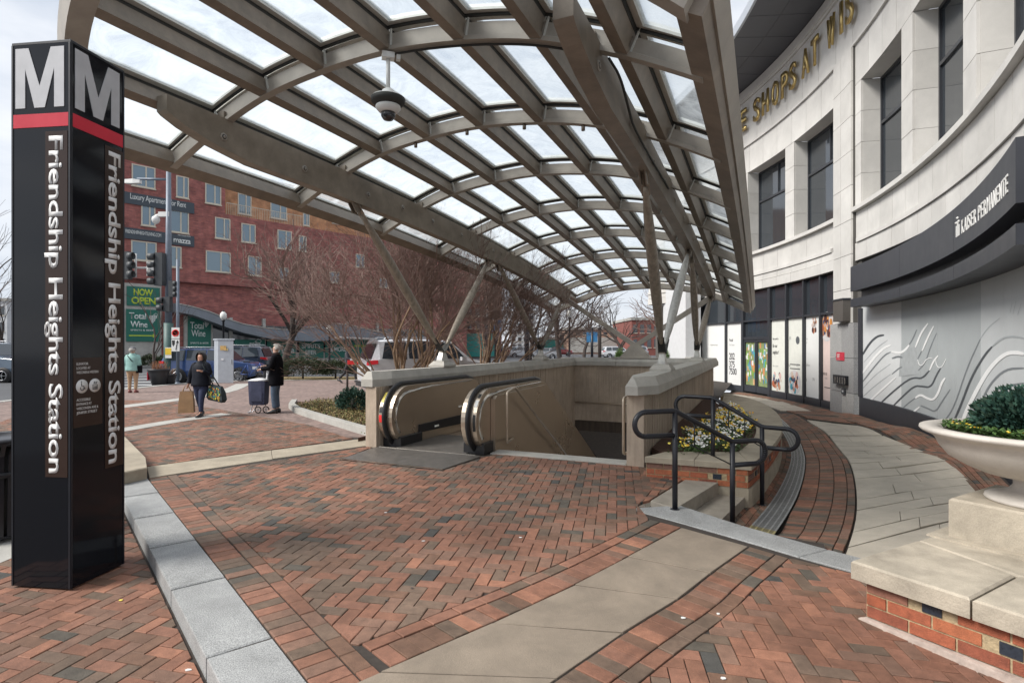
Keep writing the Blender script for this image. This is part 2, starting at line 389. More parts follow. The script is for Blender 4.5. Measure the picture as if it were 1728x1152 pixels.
# ---- beige band to the left, leading to the station wall
lb = structure('beige_band'); A_ = line([(252, 806), (350, 790), (500, 768), (622, 751)]); B_ = line([(247, 788), (350, 774), (500, 753), (622, 738)])
place_pieces(ruled(A_, B_, 1.4, 0, 1, Hn), Hn, lb, 'slab', 99, M_kerb, .04, bev=.004)
# ---- soldier courses along kerb and band
soldier = structure('border_courses'); pcs = []
e0 = [KA-KD*.05, KB+KD*3]; off = lambda P, d: [p-KN*d for p in P]
pcs += ruled(off(e0, .008), off(e0, .215), .1055, 0, 1, Hn) + ruled(off(e0, .221), off(e0, .322), .205, 0, 1, Hn)
def offs(P, d):
    r_ = []
    for i, p in enumerate(P):
        t_ = (P[min(i+1, len(P)-1)]-P[max(i-1, 0)]); t_.z = 0; t_.normalize(); r_.append(p+Vector((-t_.y, t_.x, 0))*d)
    return r_
bl_ = resample(bandL, 40); br_ = resample(bandR, 40)
def cut_k(P): return [p for p in P if to_k(p.x, p.y) > .33]
bl_ = cut_k(bl_)
pcs += ruled(offs(bl_, .008), offs(bl_, .215), .1055, 0, 1, Hn) + ruled(offs(bl_, .221), offs(bl_, .322), .205, 0, 1, Hn)
pcs += ruled(offs(br_, -.008), offs(br_, -.215), .1055, 0, 1, Hn) + ruled(offs(br_, -.221), offs(br_, -.322), .205, 0, 1, Hn)
place_pieces(pcs, Hn, soldier, 'brick', 290, M_brick)
# ---- main herringbone
pv = structure('plaza_paving')
i_ = offs(bl_, .328); inner = [v for v in i_[2:]]
c0 = KA-KN*.328+KD*0.0
K2 = KB-KN*.328
# corner where the kerb border and the band border meet
def isect(p, d, q, e):
    den = d.x*e.y-d.y*e.x; k = ((q.x-p.x)*e.y-(q.y-p.y)*e.x)/den; return p+d*k
cor = isect(K2, KD, inner[0], (inner[1]-inner[0]).normalized())
inner = [v for v in inner if to_k(v.x, v.y) > .40]
reg = [c0, cor]+inner[::6]+[inner[-1], at(1076, 852, Hn), st(7.95, -1.15), st(7.95, -3.8), st(6.6, -3.95), st(6.6, -5.72), st(7.6, -5.9), at(622, 753)]
reg = [(p[0], p[1]) for p in reg]
PLAZA_REG = reg
brick_paving('plaza', reg, Hn, R(-10.5), pv, 300)
# strip between steps and station wall, at the top of the stairs of the walkway
# ---- bottom right herringbone
pr = structure('corner_paving'); ro = offs(br_, -.328)
reg2 = [(p.x, p.y) for p in ro[::5]]+[(ro[-1].x, ro[-1].y), (GA[2].x, GA[2].y), (5.5, 3.0), (4.5, .8), (.4, .8)]
brick_paving('corner', reg2, Hn, R(-8), pr, 260, tint='red')
# ---- lower pavement left
lp = structure('lower_paving')
P1, P2 = KA+KN*.36-KD*1.2, KB+KN*.36+KD*3
reg3 = [(P1.x, P1.y), (P2.x, P2.y), (P2.x-6, P2.y), (P1.x-6, P1.y)]
brick_paving('low', reg3, lambda x, y: LOW, R(-14), lp, 220, tint='red')
# kerb face joint & mortar under the granite
0 and tag(one('kerb_footing', lambda b: b.prism([(KA+KN*.325), (KB+KN*.325+KD*3), (KB+KN*.35+KD*3), (KA+KN*.35)], LOW-.1, -.095), None, mat('mortar_bed', (.30, .25, .2), .9, var=.3, scale=20)), kind='structure')
# ---- beige block at the kerb's end
bb = one('kerb_block', lambda b: b.prism([at(248, 808), at(196, 820), at(150, 752), at(196, 735), at(246, 790)], 0.002, .15, .012), None, M_kerb)
bb.name = 'kerb_block'; tag(bb, 'beige cast stone kerb block at the far end of the grey granite kerb', 'kerb')
# ---- upper plaza beyond the beige band (people stand here)
up = structure('upper_paving')
reg4 = [at(250, 786), at(620, 736), (-2.9, 10.2), (-4.3, 12.0), (-10.5, 17.2), (-14, 17.5), (-8.6, 7.6)]
reg4 = [(p[0], p[1]) for p in reg4]
brick_paving('upper', reg4, Hn, R(-24), up, 0, maxY=17.5)

# worn gum and grit spots on the paving
gm = MB(); gm.mat(mat('gum_spots', (.07, .06, .055), .8, var=0)); M_gl = mat('pale_grit', (.42, .39, .35), .8, var=0)
for k in range(420):
    x, y = rnd.uniform(-4, 3), rnd.uniform(2.3, 8.5); s_, t_ = to_st(x, y)
    if not inpoly(x, y, PLAZA_REG): continue
    gm.mat(mat('gum_spots', (0, 0, 0)) if k % 4 else M_gl); r_ = rnd.uniform(.004, .013) if k % 4 else rnd.uniform(.002, .005); z = Hn(x, y)+.0045
    gm.add([(x+r_*math.cos(a)*rnd.uniform(.8, 1.2), y+r_*math.sin(a)*rnd.uniform(.8, 1.2), z) for a in [i*math.tau/7 for i in range(7)]], [tuple(range(7))])
tag(gm.build('spots', pv), kind='stuff')
# ============================================================ station entrance
M_form = mat('boardformed_concrete', (.44, .355, .275), .85, stain=.15, var=.11, scale=3, streak=(5, 5, .6), bump=.5, bscale=60)
M_cap = mat('cap_stone', (.42, .40, .36), .75, var=.12, scale=3, bump=.15, bscale=80, speck=(200, .08))
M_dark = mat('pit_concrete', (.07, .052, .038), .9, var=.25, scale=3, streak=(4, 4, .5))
M_steel = mat('brushed_steel', (.50, .42, .335), .30, metal=.8, var=.05, scale=1.2)
M_chrome = mat('polished_steel', (.62, .60, .56), .18, metal=1., var=.06)
M_rubber = mat('black_rubber', (.015, .015, .017), .42, var=.1)
M_blk = mat('black_metal', (.012, .013, .018), .38, var=.08, spec=.5)
M_white = mat('white_paint', (.72, .72, .70), .5, var=.04)
M_rail = mat('satin_rail', (.55, .46, .36), .35, metal=.7, var=.1)
ent = thing('station_entrance', 'board-formed concrete parapet walls with pale cap stones round the escalator pit', 'station entrance', st(8, -3.9))
def wall_piece(name, s0, s1, t0, t1, z0, z1, m, ribs=None):
    b = MB(); b.mat(m); b.prism([st(s0, t0), st(s0, t1), st(s1, t1), st(s1, t0)], z0, z1)
    if ribs:                                                           # board marks: narrow vertical boards standing proud
        axis, at_, o, r0, r1, sg = ribs; q = r0
        while q < r1:
            w_ = rnd.uniform(.05, .11); d_ = rnd.uniform(.004, .014)
            if axis == 's': c = [st(q, at_), st(q+w_-.008, at_), st(q+w_-.008, at_+sg*d_), st(q, at_+sg*d_)]
            else: c = [st(at_, q), st(at_, q+w_-.008), st(at_+sg*d_, q+w_-.008), st(at_+sg*d_, q)]
            b.prism(c, z0+.004, z1-.002); q += w_
    return b.build(name, ent)
TL0, TL1 = -6.05, -5.82; TR0, TR1 = -1.75, -1.50
wall_piece('side_wall', 7.66, 18.75, TL0, TL1, -3.5, 1.0, M_form, ('s', TL1, 0, 7.7, 18.4, 1))
wall_piece('side_wall', 7.95, 20.0, TR0, TR1, -3.5, 1.0, M_form, ('s', TR1, 0, 8.0, 19.95, 1))
wall_piece('rear_wall', 18.4, 18.75, TL1+.002, TR0-.002, -.85, 1.0, M_form, ('t', 18.4, 0, -6.0, -1.8, -1))
wall_piece('wall_end', 7.63, 7.658, TL0+.01, TL1-.005, 0, .995, M_form)
wall_piece('wall_end', 7.92, 7.948, TR0+.005, TR1-.005, -.0, .995, M_form)
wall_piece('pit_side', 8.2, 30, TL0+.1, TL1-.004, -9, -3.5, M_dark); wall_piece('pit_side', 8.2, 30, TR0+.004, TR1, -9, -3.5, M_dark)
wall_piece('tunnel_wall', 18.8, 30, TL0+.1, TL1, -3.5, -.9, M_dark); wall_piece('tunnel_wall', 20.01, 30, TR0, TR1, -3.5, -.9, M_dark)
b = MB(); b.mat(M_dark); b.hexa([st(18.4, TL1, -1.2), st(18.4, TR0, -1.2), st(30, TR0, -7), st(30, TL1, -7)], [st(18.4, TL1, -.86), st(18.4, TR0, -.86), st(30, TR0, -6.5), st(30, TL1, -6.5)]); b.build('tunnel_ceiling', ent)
# cap stones
def cap(name, s0, s1, t0, t1, cham=None, z=1.0):
    b = MB(); b.mat(M_cap); o = .06
    P = [(s0-o, t0-o), (s0-o, t1+o), (s1+o, t1+o), (s1+o, t0-o)]
    if cham == 'L': P = [(s0-o, t0-o), (s0-o, t1+o-.12), (s0+.32, t1+o), (s1+o, t1+o), (s1+o, t0-o)]
    if cham == 'R': P = [(s0-o-.12, t0+.02), (s0-o-.12, t1-.06), (s0+.22, t1+o+.1), (s1+o, t1+o+.1), (s1+o, t0-o), (s0+.3, t0-o)]
    if cham == 'RR': P = [(s0-o, t0-o), (s0-o, t1+o+.1), (s1+o, t1+o+.1), (s1+o, t0-o)]
    if cham == 'M': P = [(s0, t0-o), (s0, t1+o), (s1, t1+o), (s1, t0-o)]
    cs = sum(p[0] for p in P)/len(P); ct = sum(p[1] for p in P)/len(P)
    r0 = [st(*p, z) for p in P]; r1 = [st(*p, z+.12) for p in P]
    k = .07; r2 = []
    for p in P:
        tt = p[1]+(k if p[1] < ct else -k); s_ = p[0]+(k if p[0] < s0+.4 and cham != 'M' else (-k if p[0] > s1-.1 and cham != 'M' else 0)); r2.append(st(s_, tt, z+.25))
    b.loft([r0, r1, r2]); return b.build(name, ent)
cap('cap_stone', 7.66, 9.25, TL0, TL1, 'L')
for a in (9.262, 11.55, 13.85, 16.15): cap('cap_stone', a, a+2.28, TL0, TL1, 'M')
cap('cap_stone', 7.95, 11.2, TR0, TR1, 'R')
for a in (11.275, 14.2, 17.12): cap('cap_stone', a, a+2.9, TR0, TR1+.1, 'M')
b = MB(); b.mat(M_cap)
for a, c in ((TL1-.5, -4.4), (-4.39, -2.9), (-2.89, TR0)):
    b2 = MB(); b2.mat(M_cap); r = [[st(18.33, a, 1.0), st(18.82, a, 1.0), st(18.82, c, 1.0), st(18.33, c, 1.0)]]; r.append([v+Vector((0, 0, .14)) for v in r[0]])
    r.append([st(18.42, a, 1.26), st(18.74, a, 1.26), st(18.74, c, 1.26), st(18.42, c, 1.26)]); b2.loft(r); b2.build('cap_stone', ent)
# rail pipe on the rear wall, corner conduit
b = MB(); b.mat(M_rail); b.tube([st(18.36, -6.0, -.25), st(18.36, -1.8, -.25)], .02); b.tube([st(18.3, -5.9, -1.2), st(18.3, -5.9, .45)], .025); b.build('wall_pipe', ent)
# stair kerb and steps
b = MB(); b.mat(M_cap); b.prism([st(7.93, -3.88), st(7.93, -1.76), st(8.25, -1.76), st(8.25, -3.88)], -.2, .012, .006); b.build('stair_nosing', ent)
for k in range(16):
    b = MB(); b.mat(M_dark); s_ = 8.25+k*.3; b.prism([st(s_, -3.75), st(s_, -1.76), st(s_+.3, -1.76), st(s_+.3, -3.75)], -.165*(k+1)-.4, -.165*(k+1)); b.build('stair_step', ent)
# handrails along the stair
def rail(pts, r, name, parent, m=M_rail, n=8): b = MB(); b.mat(m); b.tube(smooth_corner(pts, .06), r, n); return b.build(name, parent)
def smooth_corner(P, r, k=4):
    P = [Vector(p) for p in P]; Q = [P[0]]
    for i in range(1, len(P)-1):
        a = P[i]+(P[i-1]-P[i]).normalized()*min(r, (P[i-1]-P[i]).length*.49); c = P[i]+(P[i+1]-P[i]).normalized()*min(r, (P[i+1]-P[i]).length*.49)
        for j in range(k+1): f = j/k; Q.append(a.lerp(P[i], f).lerp(P[i].lerp(c, f), f))
    Q.append(P[-1]); return Q
tt = -3.86+.1
rail([st(8.75, tt-.09, .12), st(8.3, tt, .12), st(8.3, tt, .93), st(8.62, tt, .99), st(12.5, tt, -1.3)], .022, 'stair_handrail', ent)
tt = TR0-.08
rail([st(8.5, tt+.08, .12), st(8.1, tt, .12), st(8.1, tt, .92), st(8.5, tt, .95), st(12.5, tt, -1.3)], .022, 'stair_handrail', ent)
# ---- escalator: two balustrades, floor plate, comb, steps
esc = thing('escalator', 'steel clad escalator going down with black handrails and curved newel ends', 'escalator', st(8, -4.9))
def balustrade(tc, wd, outer):
    """shape in the s-z plane: round newel at the front, level top, then 30 degree descent"""
    ztop, s0 = 1.0, 7.62; r = .49; sc_, zc = s0+r, ztop-r
    arc = [(sc_+r*math.cos(a), zc+r*math.sin(a)) for a in [R(90+i*9) for i in range(0, 17)]]     # top -> round the front
    top = [(10.35, ztop), (10.6, ztop-.05), (16.5, ztop-.05-5.9*.577)]
    bot = [(16.5, -3.9), (10.6, -.35), (8.6, -.05)]
    outl = top[::-1]+arc+[(8.15, .02)]+bot[::-1][0:0]
    for side in (-1, 1):
        pass
    poly = [(p[0], p[1]) for p in outl]+[(8.3, -.3), (10.6, -.6), (16.5, -4.0)]
    b = MB(); b.mat(M_steel); n = len(poly)
    L_ = [st(p[0], tc-wd/2, p[1]) for p in poly]; R_ = [st(p[0], tc+wd/2, p[1]) for p in poly]
    b.add(L_+R_, [tuple(range(n)), tuple(range(2*n-1, n-1, -1))]+[(i, n+i, n+(i+1) % n, (i+1) % n) for i in range(n)])
    b.build('balustrade_panel', esc)
    path = [st(p[0], tc, p[1]) for p in ([(16.5, ztop-.05-5.9*.577+.03), (10.6, ztop-.02), (10.35, ztop+.03)]+[(sc_+(r+.03)*math.cos(a), zc+(r+.03)*math.sin(a)) for a in [R(90+i*9) for i in range(0, 18)]])]
    b = MB(); b.mat(M_chrome)                                            # bright deck strips either side of the handrail
    for sd in (-1, 1):                                                   # wide bevelled deck ring, then a thin bead
        A_ = [(8.9, ztop), (8.5, ztop)]+[(sc_+r*math.cos(a), zc+r*math.sin(a)) for a in [R(90+i*8) for i in range(0, 18)]]; q = r-.115
        B_ = [(8.9, ztop-.05), (8.5, ztop-.075)]+[(sc_+q*math.cos(a), zc+q*math.sin(a)) for a in [R(90+i*8) for i in range(0, 18)]]
        P = [st(p[0], tc+sd*(wd/2-.035), p[1]) for p in A_]; Q = [st(p[0], tc+sd*(wd/2+.016), p[1]) for p in B_]; b.smooth = True
        b.add(P+Q, [(i, i+1, len(P)+i+1, len(P)+i) for i in range(len(P)-1)])
        P = [st(p[0], tc+sd*(wd/2+.006), p[1]) for p in ([(10.35, ztop-.035), (8.9, ztop-.05)]+B_[1:])]; b.tube(P, .013, 6)
    b.build('deck_trim', esc)
    b = MB(); b.mat(M_rubber); b.tube(path, .036, 10, flat=1.3); b.build('handrail', esc)
    b = MB(); b.mat(M_rubber); b.prism([st(7.80, tc-wd/2-.05), st(7.80, tc+wd/2+.05), st(8.45, tc+wd/2+.05), st(8.45, tc-wd/2-.05)], .0, .17, .01); b.build('newel_base', esc)
for tc_, o_ in ((-5.64, 0), (-4.10, 1)): balustrade(tc_, .26, o_)
# skirt and inside black strips
for t_ in (-5.64+.14, -4.10-.14):
    b = MB(); b.mat(M_blk); q = [(8.4, .16), (8.4, .30), (10.5, .30), (10.6, .26), (16, -2.85), (16, -3.05), (10.6, .05), (10.2, .12)]
    P = [st(a, t_-.01, z) for a, z in q]; Q = [st(a, t_+.02, z) for a, z in q]; n = len(q)
    b.add(P+Q, [tuple(range(n)), tuple(range(2*n-1, n-1, -1))]+[(i, n+i, n+(i+1) % n, (i+1) % n) for i in range(n)]); b.build('skirt_strip', esc)
M_plate = mat('floor_plate', (.17, .155, .14), .5, metal=.5, var=.2, scale=8, speck=(120, .2))
M_white_e = mat('glow_white', (.9, .9, .85), .4, var=0)
b = MB(); b.mat(M_plate); b.prism([st(7.68, -5.5), st(7.68, -4.2), st(9.2, -4.2), st(9.2, -5.5)], -.05, .014, .003)
b.prism([st(6.64, -5.7), st(6.64, -3.97), st(7.66, -3.90), st(7.66, -5.86)], -.05, .010, .003); b.build('floor_plate', esc)
b = MB(); b.mat(M_chrome); b.bar(st(6.62, -5.72, .012), st(6.62, -3.96, .012), .02, .01); b.bar(st(7.67, -5.84, .014), st(7.67, -4.0, .014), .015, .01); b.build('plate_edge', esc)
for k in range(14):
    b = MB(); b.mat(M_steel); s_ = 9.2+k*.4; z_ = -.02 if s_ < 10 else -.02-(s_-10)*.577
    b.prism([st(s_, -5.48), st(s_, -4.24), st(s_+.395, -4.24), st(s_+.395, -5.48)], z_-.3, z_); b.build('escalator_step', esc)
for (s_, z_) in ((8.95, .21), (9.9, .47)):
    b = MB(); b.mat(M_white_e); b.box(st(s_, -5.475 if z_ < .3 else -5.505, z_), .02, .13, .03, ax=(st(0, 1), st(1, 0), (0, 0, 1))); b.build('skirt_light', esc)
M_red = mat('red_sticker', (.75, .03, .03), .5, var=0); M_yel = mat('yellow_sticker', (.75, .62, .12), .5, var=.05); M_ink = mat('black_ink', (.015, .015, .015), .6, var=0)
# safety stickers on the newels (front faces)
def newel_pt(tc, a, out=.0): return st(7.62+.49+(.49+out)*math.cos(a), tc, 1.0-.49+(.49+out)*math.sin(a))
def sticker(tc, dt, a0, a1, w_, m, nm):
    b = MB(); b.mat(m); n = 5
    for i in range(n):
        p, q = a0+(a1-a0)*i/n, a0+(a1-a0)*(i+1)/n
        v = [newel_pt(tc+dt-w_/2, p, .006), newel_pt(tc+dt+w_/2, p, .006), newel_pt(tc+dt+w_/2, q, .006), newel_pt(tc+dt-w_/2, q, .006)]; b.quad(*v)
    b.build(nm, esc)
sticker(-5.64, -.09, R(128), R(152), .06, M_yel, 'sticker'); sticker(-5.64, -.09, R(176), R(190), .06, M_red, 'sticker'); sticker(-5.64, -.09, R(160), R(172), .06, M_rubber, 'sticker')
sticker(-4.10, .095, R(122), R(132), .045, M_ink, 'sticker'); sticker(-4.10, .095, R(138), R(152), .055, M_white, 'sticker'); sticker(-4.10, .095, R(166), R(196), .045, M_ink, 'sticker')
# cladding to the right of the escalator, below the stair rail
b = MB(); b.mat(M_steel); q = [(8.12, -.1), (8.12, .83), (8.2, .88), (10.4, .91), (16.5, -2.55), (16.5, -5), (8.12, -.6)]
P = [st(a, -3.965, z) for a, z in q]; Q = [st(a, -3.885, z) for a, z in q]; n = len(q)
b.add(P+Q, [tuple(range(n)), tuple(range(2*n-1, n-1, -1))]+[(i, n+i, n+(i+1) % n, (i+1) % n) for i in range(n)]); b.build('outer_cladding', esc)
# ============================================================ canopy
M_bronze = mat('weathered_bronze_paint', (.235, .195, .155), .5, stain=.16, var=.14, scale=5, bump=.15, bscale=60, metal=.1)
M_rib = mat('rib_paint', (.36, .325, .28), .5, stain=.12, var=.08, scale=4, metal=.1)
M_fr = mat('pane_frame', (.60, .60, .56), .45, var=.06, metal=.2)
M_gask = mat('gasket', (.03, .03, .028), .7, var=0)
def glass_mat():
    m = bpy.data.materials.new('frosted_canopy_glass'); m.use_nodes = True; t = m.node_tree; n = t.nodes; l = t.links; n.clear()
    o = n.new('ShaderNodeOutputMaterial'); tr = n.new('ShaderNodeBsdfTransparent'); tl = n.new('ShaderNodeBsdfTranslucent'); gl = n.new('ShaderNodeBsdfGlossy'); gl.inputs['Roughness'].default_value = .12
    tr.inputs['Color'].default_value = (.86, .91, .94, 1); tl.inputs['Color'].default_value = (.70, .75, .78, 1)
    geo = n.new('ShaderNodeNewGeometry'); nz = n.new('ShaderNodeTexNoise'); nz.inputs['Scale'].default_value = 2.2; nz.inputs['Detail'].default_value = 9; nz.inputs['Roughness'].default_value = .7; nz.inputs['Distortion'].default_value = .8; l.new(geo.outputs['Position'], nz.inputs['Vector'])
    mr = n.new('ShaderNodeMapRange'); mr.inputs['From Min'].default_value = .3; mr.inputs['From Max'].default_value = .7; mr.inputs['To Min'].default_value = .22; mr.inputs['To Max'].default_value = .72; l.new(nz.outputs['Fac'], mr.inputs['Value'])
    m1 = n.new('ShaderNodeMixShader'); l.new(mr.outputs[0], m1.inputs['Fac']); l.new(tr.outputs[0], m1.inputs[1]); l.new(tl.outputs[0], m1.inputs[2])
    m2 = n.new('ShaderNodeMixShader'); m2.inputs['Fac'].default_value = .07; l.new(m1.outputs[0], m2.inputs[1]); l.new(gl.outputs[0], m2.inputs[2])
    l.new(m2.outputs[0], o.inputs['Surface']); return m
M_cglass = glass_mat()
can = thing('entrance_canopy', 'arched bronze steel and frosted glass canopy on slanting struts over the escalator', 'canopy', st(9.9, -3.8))
LT = [-7.14, -6.30, -5.47, -4.60, -3.71, -2.80, -1.97, -1.15, -.46]
LH = [2.82, 3.20, 3.476, 3.606, 3.642, 3.555, 3.38, 3.07, 2.72]
AS = [3.10, 5.04, 7.27, 9.52, 11.79, 14.04, 16.29, 18.54, 20.26]
def zc_(s): return 1.7-.0606*s-.00495*(s-11)**2
def hh(t):
    if t <= LT[0]: return LH[0]+(t-LT[0])*.5
    for i in range(8):
        if t <= LT[i+1]:
            f = (t-LT[i])/(LT[i+1]-LT[i]); p0, p1, p2, p3 = LH[max(i-1, 0)], LH[i], LH[i+1], LH[min(i+2, 8)]
            if i == 0: p0 = 2*p1-p2-.05
            if i == 7: p3 = 2*p2-p1-.05
            return .5*((2*p1)+(-p0+p2)*f+(2*p0-5*p1+4*p2-p3)*f*f+(-p0+3*p1-3*p2+p3)*f**3)
    return LH[8]-(t-LT[8])*.5
def front(t): return 2.72+1.25*((t+3.8)/3.34)**2
def cpt(s, t, up=0.0, dt=0.0):
    """point on the canopy skin, lifted 'up' along the section normal"""
    e = .05; a = hh(t-e); c = hh(t+e); nx, nz = -(c-a)/(2*e), 1.0; q = math.hypot(nx, nz); nx /= q; nz /= q
    return st(s, t+nx*up+nz*dt, zc_(s)+hh(t)+nz*up-nx*dt)
PH, PW = .20, .13                                                       # purlin depth, flange width
def sweep(samples, w_, h_, up0, name, m, along, flange=True, parent=can, m2=None):
    b = MB(); b.mat(m); rings = []
    for sm in samples: rings.append(sm)
    b.loft(rings); return b.build(name, parent)
for j in range(9):
    t = LT[j]; S0 = front(t); n_ = 18; rings = []; edge = j in (0, 8); W_ = PW if not edge else .20
    prof = [(-W_/2, 0), (W_/2, 0), (W_/2, .045), (W_*.30, .06), (W_*.30, PH), (-W_*.30, PH), (-W_*.30, .06), (-W_/2, .045)]
    if edge: prof = [(-W_/2, 0), (W_/2, 0), (W_/2, PH), (-W_/2, PH)]
    for i in range(n_+1):
        s = lerp(S0, AS[8], i/n_); rings.append([cpt(s, t, u, d_) for d_, u in prof])
    b = MB(); b.mat(M_bronze); b.loft(rings); b.build('purlin', can)
for i in range(9):
    n_ = 40; rings = []; w_ = .10 if i not in (0, 8) else .15
    prof = [(-w_/2, -.012), (w_/2, -.012), (w_/2, .03), (w_*.22, .045), (w_*.22, PH-.03), (-w_*.22, PH-.03), (-w_*.22, .045), (-w_/2, .03)]
    if i == 0: prof = [(-.11, -.03), (.09, -.03), (.09, .27), (-.11, .27)]
    for k in range(n_+1):
        t = lerp(LT[0], LT[8], k/n_); s = front(t) if i == 0 else AS[i]; rings.append([cpt(s+a, t, u) for a, u in prof])
    b = MB(); b.mat(M_rib); b.loft(rings); b.build('arch_rib', can)
# fascia along the two long edges and the front
for j, sg in ((0, -1), (8, 1)):
    t = LT[j]; rings = []
    for i in range(19):
        s = lerp(front(t), AS[8]+.1, i/18); c = cpt(s, t, 0); rings.append([cpt(s, t, .12, sg*.06), cpt(s, t, .12, sg*.12), cpt(s, t, .31, sg*.12), cpt(s, t, .31, sg*.08)])
    b = MB(); b.mat(M_rib); b.loft(rings); b.build('edge_fascia', can)
# glass panes with frames
fw = .075
for i in range(8):
    for j in range(8):
        ta, tb = LT[j]+.02, LT[j+1]-.02
        def ps(f, g, u): 
            t = lerp(ta, tb, g); sa = front(t) if i == 0 else AS[i]; return cpt(lerp(sa+.02, AS[i+1]-.02, f), t, u)
        n_ = 4; G = [[ps(f/n_ if n_ else 0, g/3, .27) for g in range(4)] for f in range(n_+1)]
        b = MB(); b.mat(M_cglass); b.smooth = True; vs = [p for r_ in G for p in r_]
        b.add(vs, [(a*4+c, a*4+c+1, (a+1)*4+c+1, (a+1)*4+c) for a in range(n_) for c in range(3)])
        pane = b.build('glass_pane', can)
        S_ = AS[i+1]-AS[i]; T_ = tb-ta; fx, gy = fw/S_, fw/T_
        b = MB(); b.mat(M_fr)
        def bar4(f0, f1, g0, g1, z0, z1, m=None):
            K = 4; along_f = (f1-f0) > (g1-g0)
            rings = []
            for k in range(K+1):
                if along_f: f = lerp(f0, f1, k/K); rings.append([ps(f, g0, z0), ps(f, g1, z0), ps(f, g1, z1), ps(f, g0, z1)])
                else: g = lerp(g0, g1, k/K); rings.append([ps(f0, g, z0), ps(f1, g, z0), ps(f1, g, z1), ps(f0, g, z1)])
            b.loft(rings)
        bar4(0, fx, gy, 1-gy, .245, .30); bar4(1-fx, 1, gy, 1-gy, .245, .30); bar4(0, 1, 0, gy, .243, .302); bar4(0, 1, 1-gy, 1, .243, .302)
        b.build('pane_frame', pane)
        b = MB(); b.mat(M_gask); bar4(0, 1, .0, gy*.22, .20, .242); bar4(0, 1, 1-gy*.22, 1, .20, .242); b.mat(M_gask); bar4(1-fx*.32, 1-fx*.05, .01, .99, .215, .243)
        b.build('gasket', pane)
# standoff brackets at the crossings
for i in range(1, 8):
    for j in range(1, 8):
        for sg in (-1,):
            b = MB(); b.mat(M_fr); p, q = cpt(AS[i]-.03, LT[j], .03, .075), cpt(AS[i]-.03, LT[j], .24, .075); b.bar(p, q, .016, .016, up=st(1, 0)); b.build('standoff', can)
# girders
GT = (-6.17, -1.43)
for gt in GT:
    rings = []; hgt = hh(gt) if gt < -3 else hh(gt)+.0
    ss_ = [4.22, 4.26, 4.45, 4.8, 5.4, 7, 9, 11, 13, 15, 17, 18.75]
    for s in ss_:
        zt = zc_(s)+hgt+.03; dep = .44-.02*max(0, (s-10)/8)
        k = ss((s-4.22)/1.1); zb = zt-lerp(.13, dep, math.sqrt(max(0, min(1, (s-4.2)/1.1))))
        rings.append([st(s, gt-.085, zb), st(s, gt+.085, zb), st(s, gt+.085, zt), st(s, gt-.085, zt)])
    b = MB(); b.mat(M_bronze if gt > -3 else mat('girder_paint', (.29, .25, .20), .55, stain=.15, var=.14, scale=4, bump=.1, metal=.1)); b.loft(rings); g = b.build('girder', can)
    for s, dz in ((4.95, .24), (6.3, .24), (7.75, .24), (8.75, .2), (9.8, .2), (11, .2), (12.6, .2), (15, .2)):
        z_ = zc_(s)+hgt+.03-dz
        b = MB(); b.mat(M_rib); b.lathe([(.048, 0), (.048, .010), (.034, .014)], st(s, gt+.0845, z_), 14, axis=(st(1, 0), Vector((0, 0, 1)), st(0, 1)))
        b.mat(M_gask); b.lathe([(.03, .0145), (.0, .0146)], st(s, gt+.0845, z_), 10, axis=(st(1, 0), Vector((0, 0, 1)), st(0, 1)))
        b.mat(M_rib); b.lathe([(.018, .015), (.018, .02), (.0, .02)], st(s, gt+.0845, z_), 10, axis=(st(1, 0), Vector((0, 0, 1)), st(0, 1))); b.build('bolt', g)
    # small brackets that carry the purlins' ribs
    for i in range(1, 8):
        b = MB(); b.mat(M_bronze); b.box(st(AS[i], gt, zc_(AS[i])+hgt+.06), .12, .1, .14, rz=math.atan2(CN, SN)); b.build('saddle', g)
M_strut = mat('strut_steel', (.30, .255, .205), .42, var=.22, scale=3, streak=(6, 6, .8), metal=.25)
M_strut2 = mat('strut_galvanised', (.50, .49, .46), .42, var=.14, scale=3, streak=(6, 6, .8), metal=.3)
def strut(a, b_, m=M_strut, rmax=.085, box=False):
    a, b_ = Vector(a), Vector(b_); d = b_-a; u = d.normalized(); L_ = d.length; mb = MB(); mb.mat(m)
    x = u.cross(Vector((0, 0, 1))).normalized()
    if box: mb.bar(a, b_, .13, .15)
    else:
        P = [a+u*L_*f for f in (.07, .10, .2, .35, .5, .65, .8, .9, .93)]; mb.tube(P, [.03, .042, .065, .082, rmax, .082, .065, .042, .03], 14)
    o = mb.build('strut', can)
    for e, sg in ((a, 1), (b_, -1)):
        fb = MB(); fb.mat(M_gask if sg > 0 else M_strut)
        for k in (-1, 1): fb.bar(e+x*k*.032, e+u*sg*L_*.11+x*k*.02, .014, .07, up=x)
        fb.mat(M_strut); fb.tube([e-x*.05, e+x*.05], .03, 10); fb.build('clevis', o)
def pedestal(p, rz, m=M_cap):
    b = MB(); b.mat(m); x, y = Vector((math.cos(rz), math.sin(rz), 0)), Vector((-math.sin(rz), math.cos(rz), 0)); p = Vector(p)
    def rg(w_, d_, z): return [p+x*w_*i+y*d_*j+Vector((0, 0, z)) for i, j in ((-1, -1), (1, -1), (1, 1), (-1, 1))]
    b.loft([rg(.24, .18, 0), rg(.24, .18, .035), rg(.16, .13, .10), rg(.16, .13, .115)]); b.mat(M_strut2)
    b.loft([rg(.13, .07, .116), rg(.12, .06, .16), rg(.05, .045, .30), rg(.035, .04, .34)]); b.build('pedestal', can)
axr = math.atan2(CN, SN)
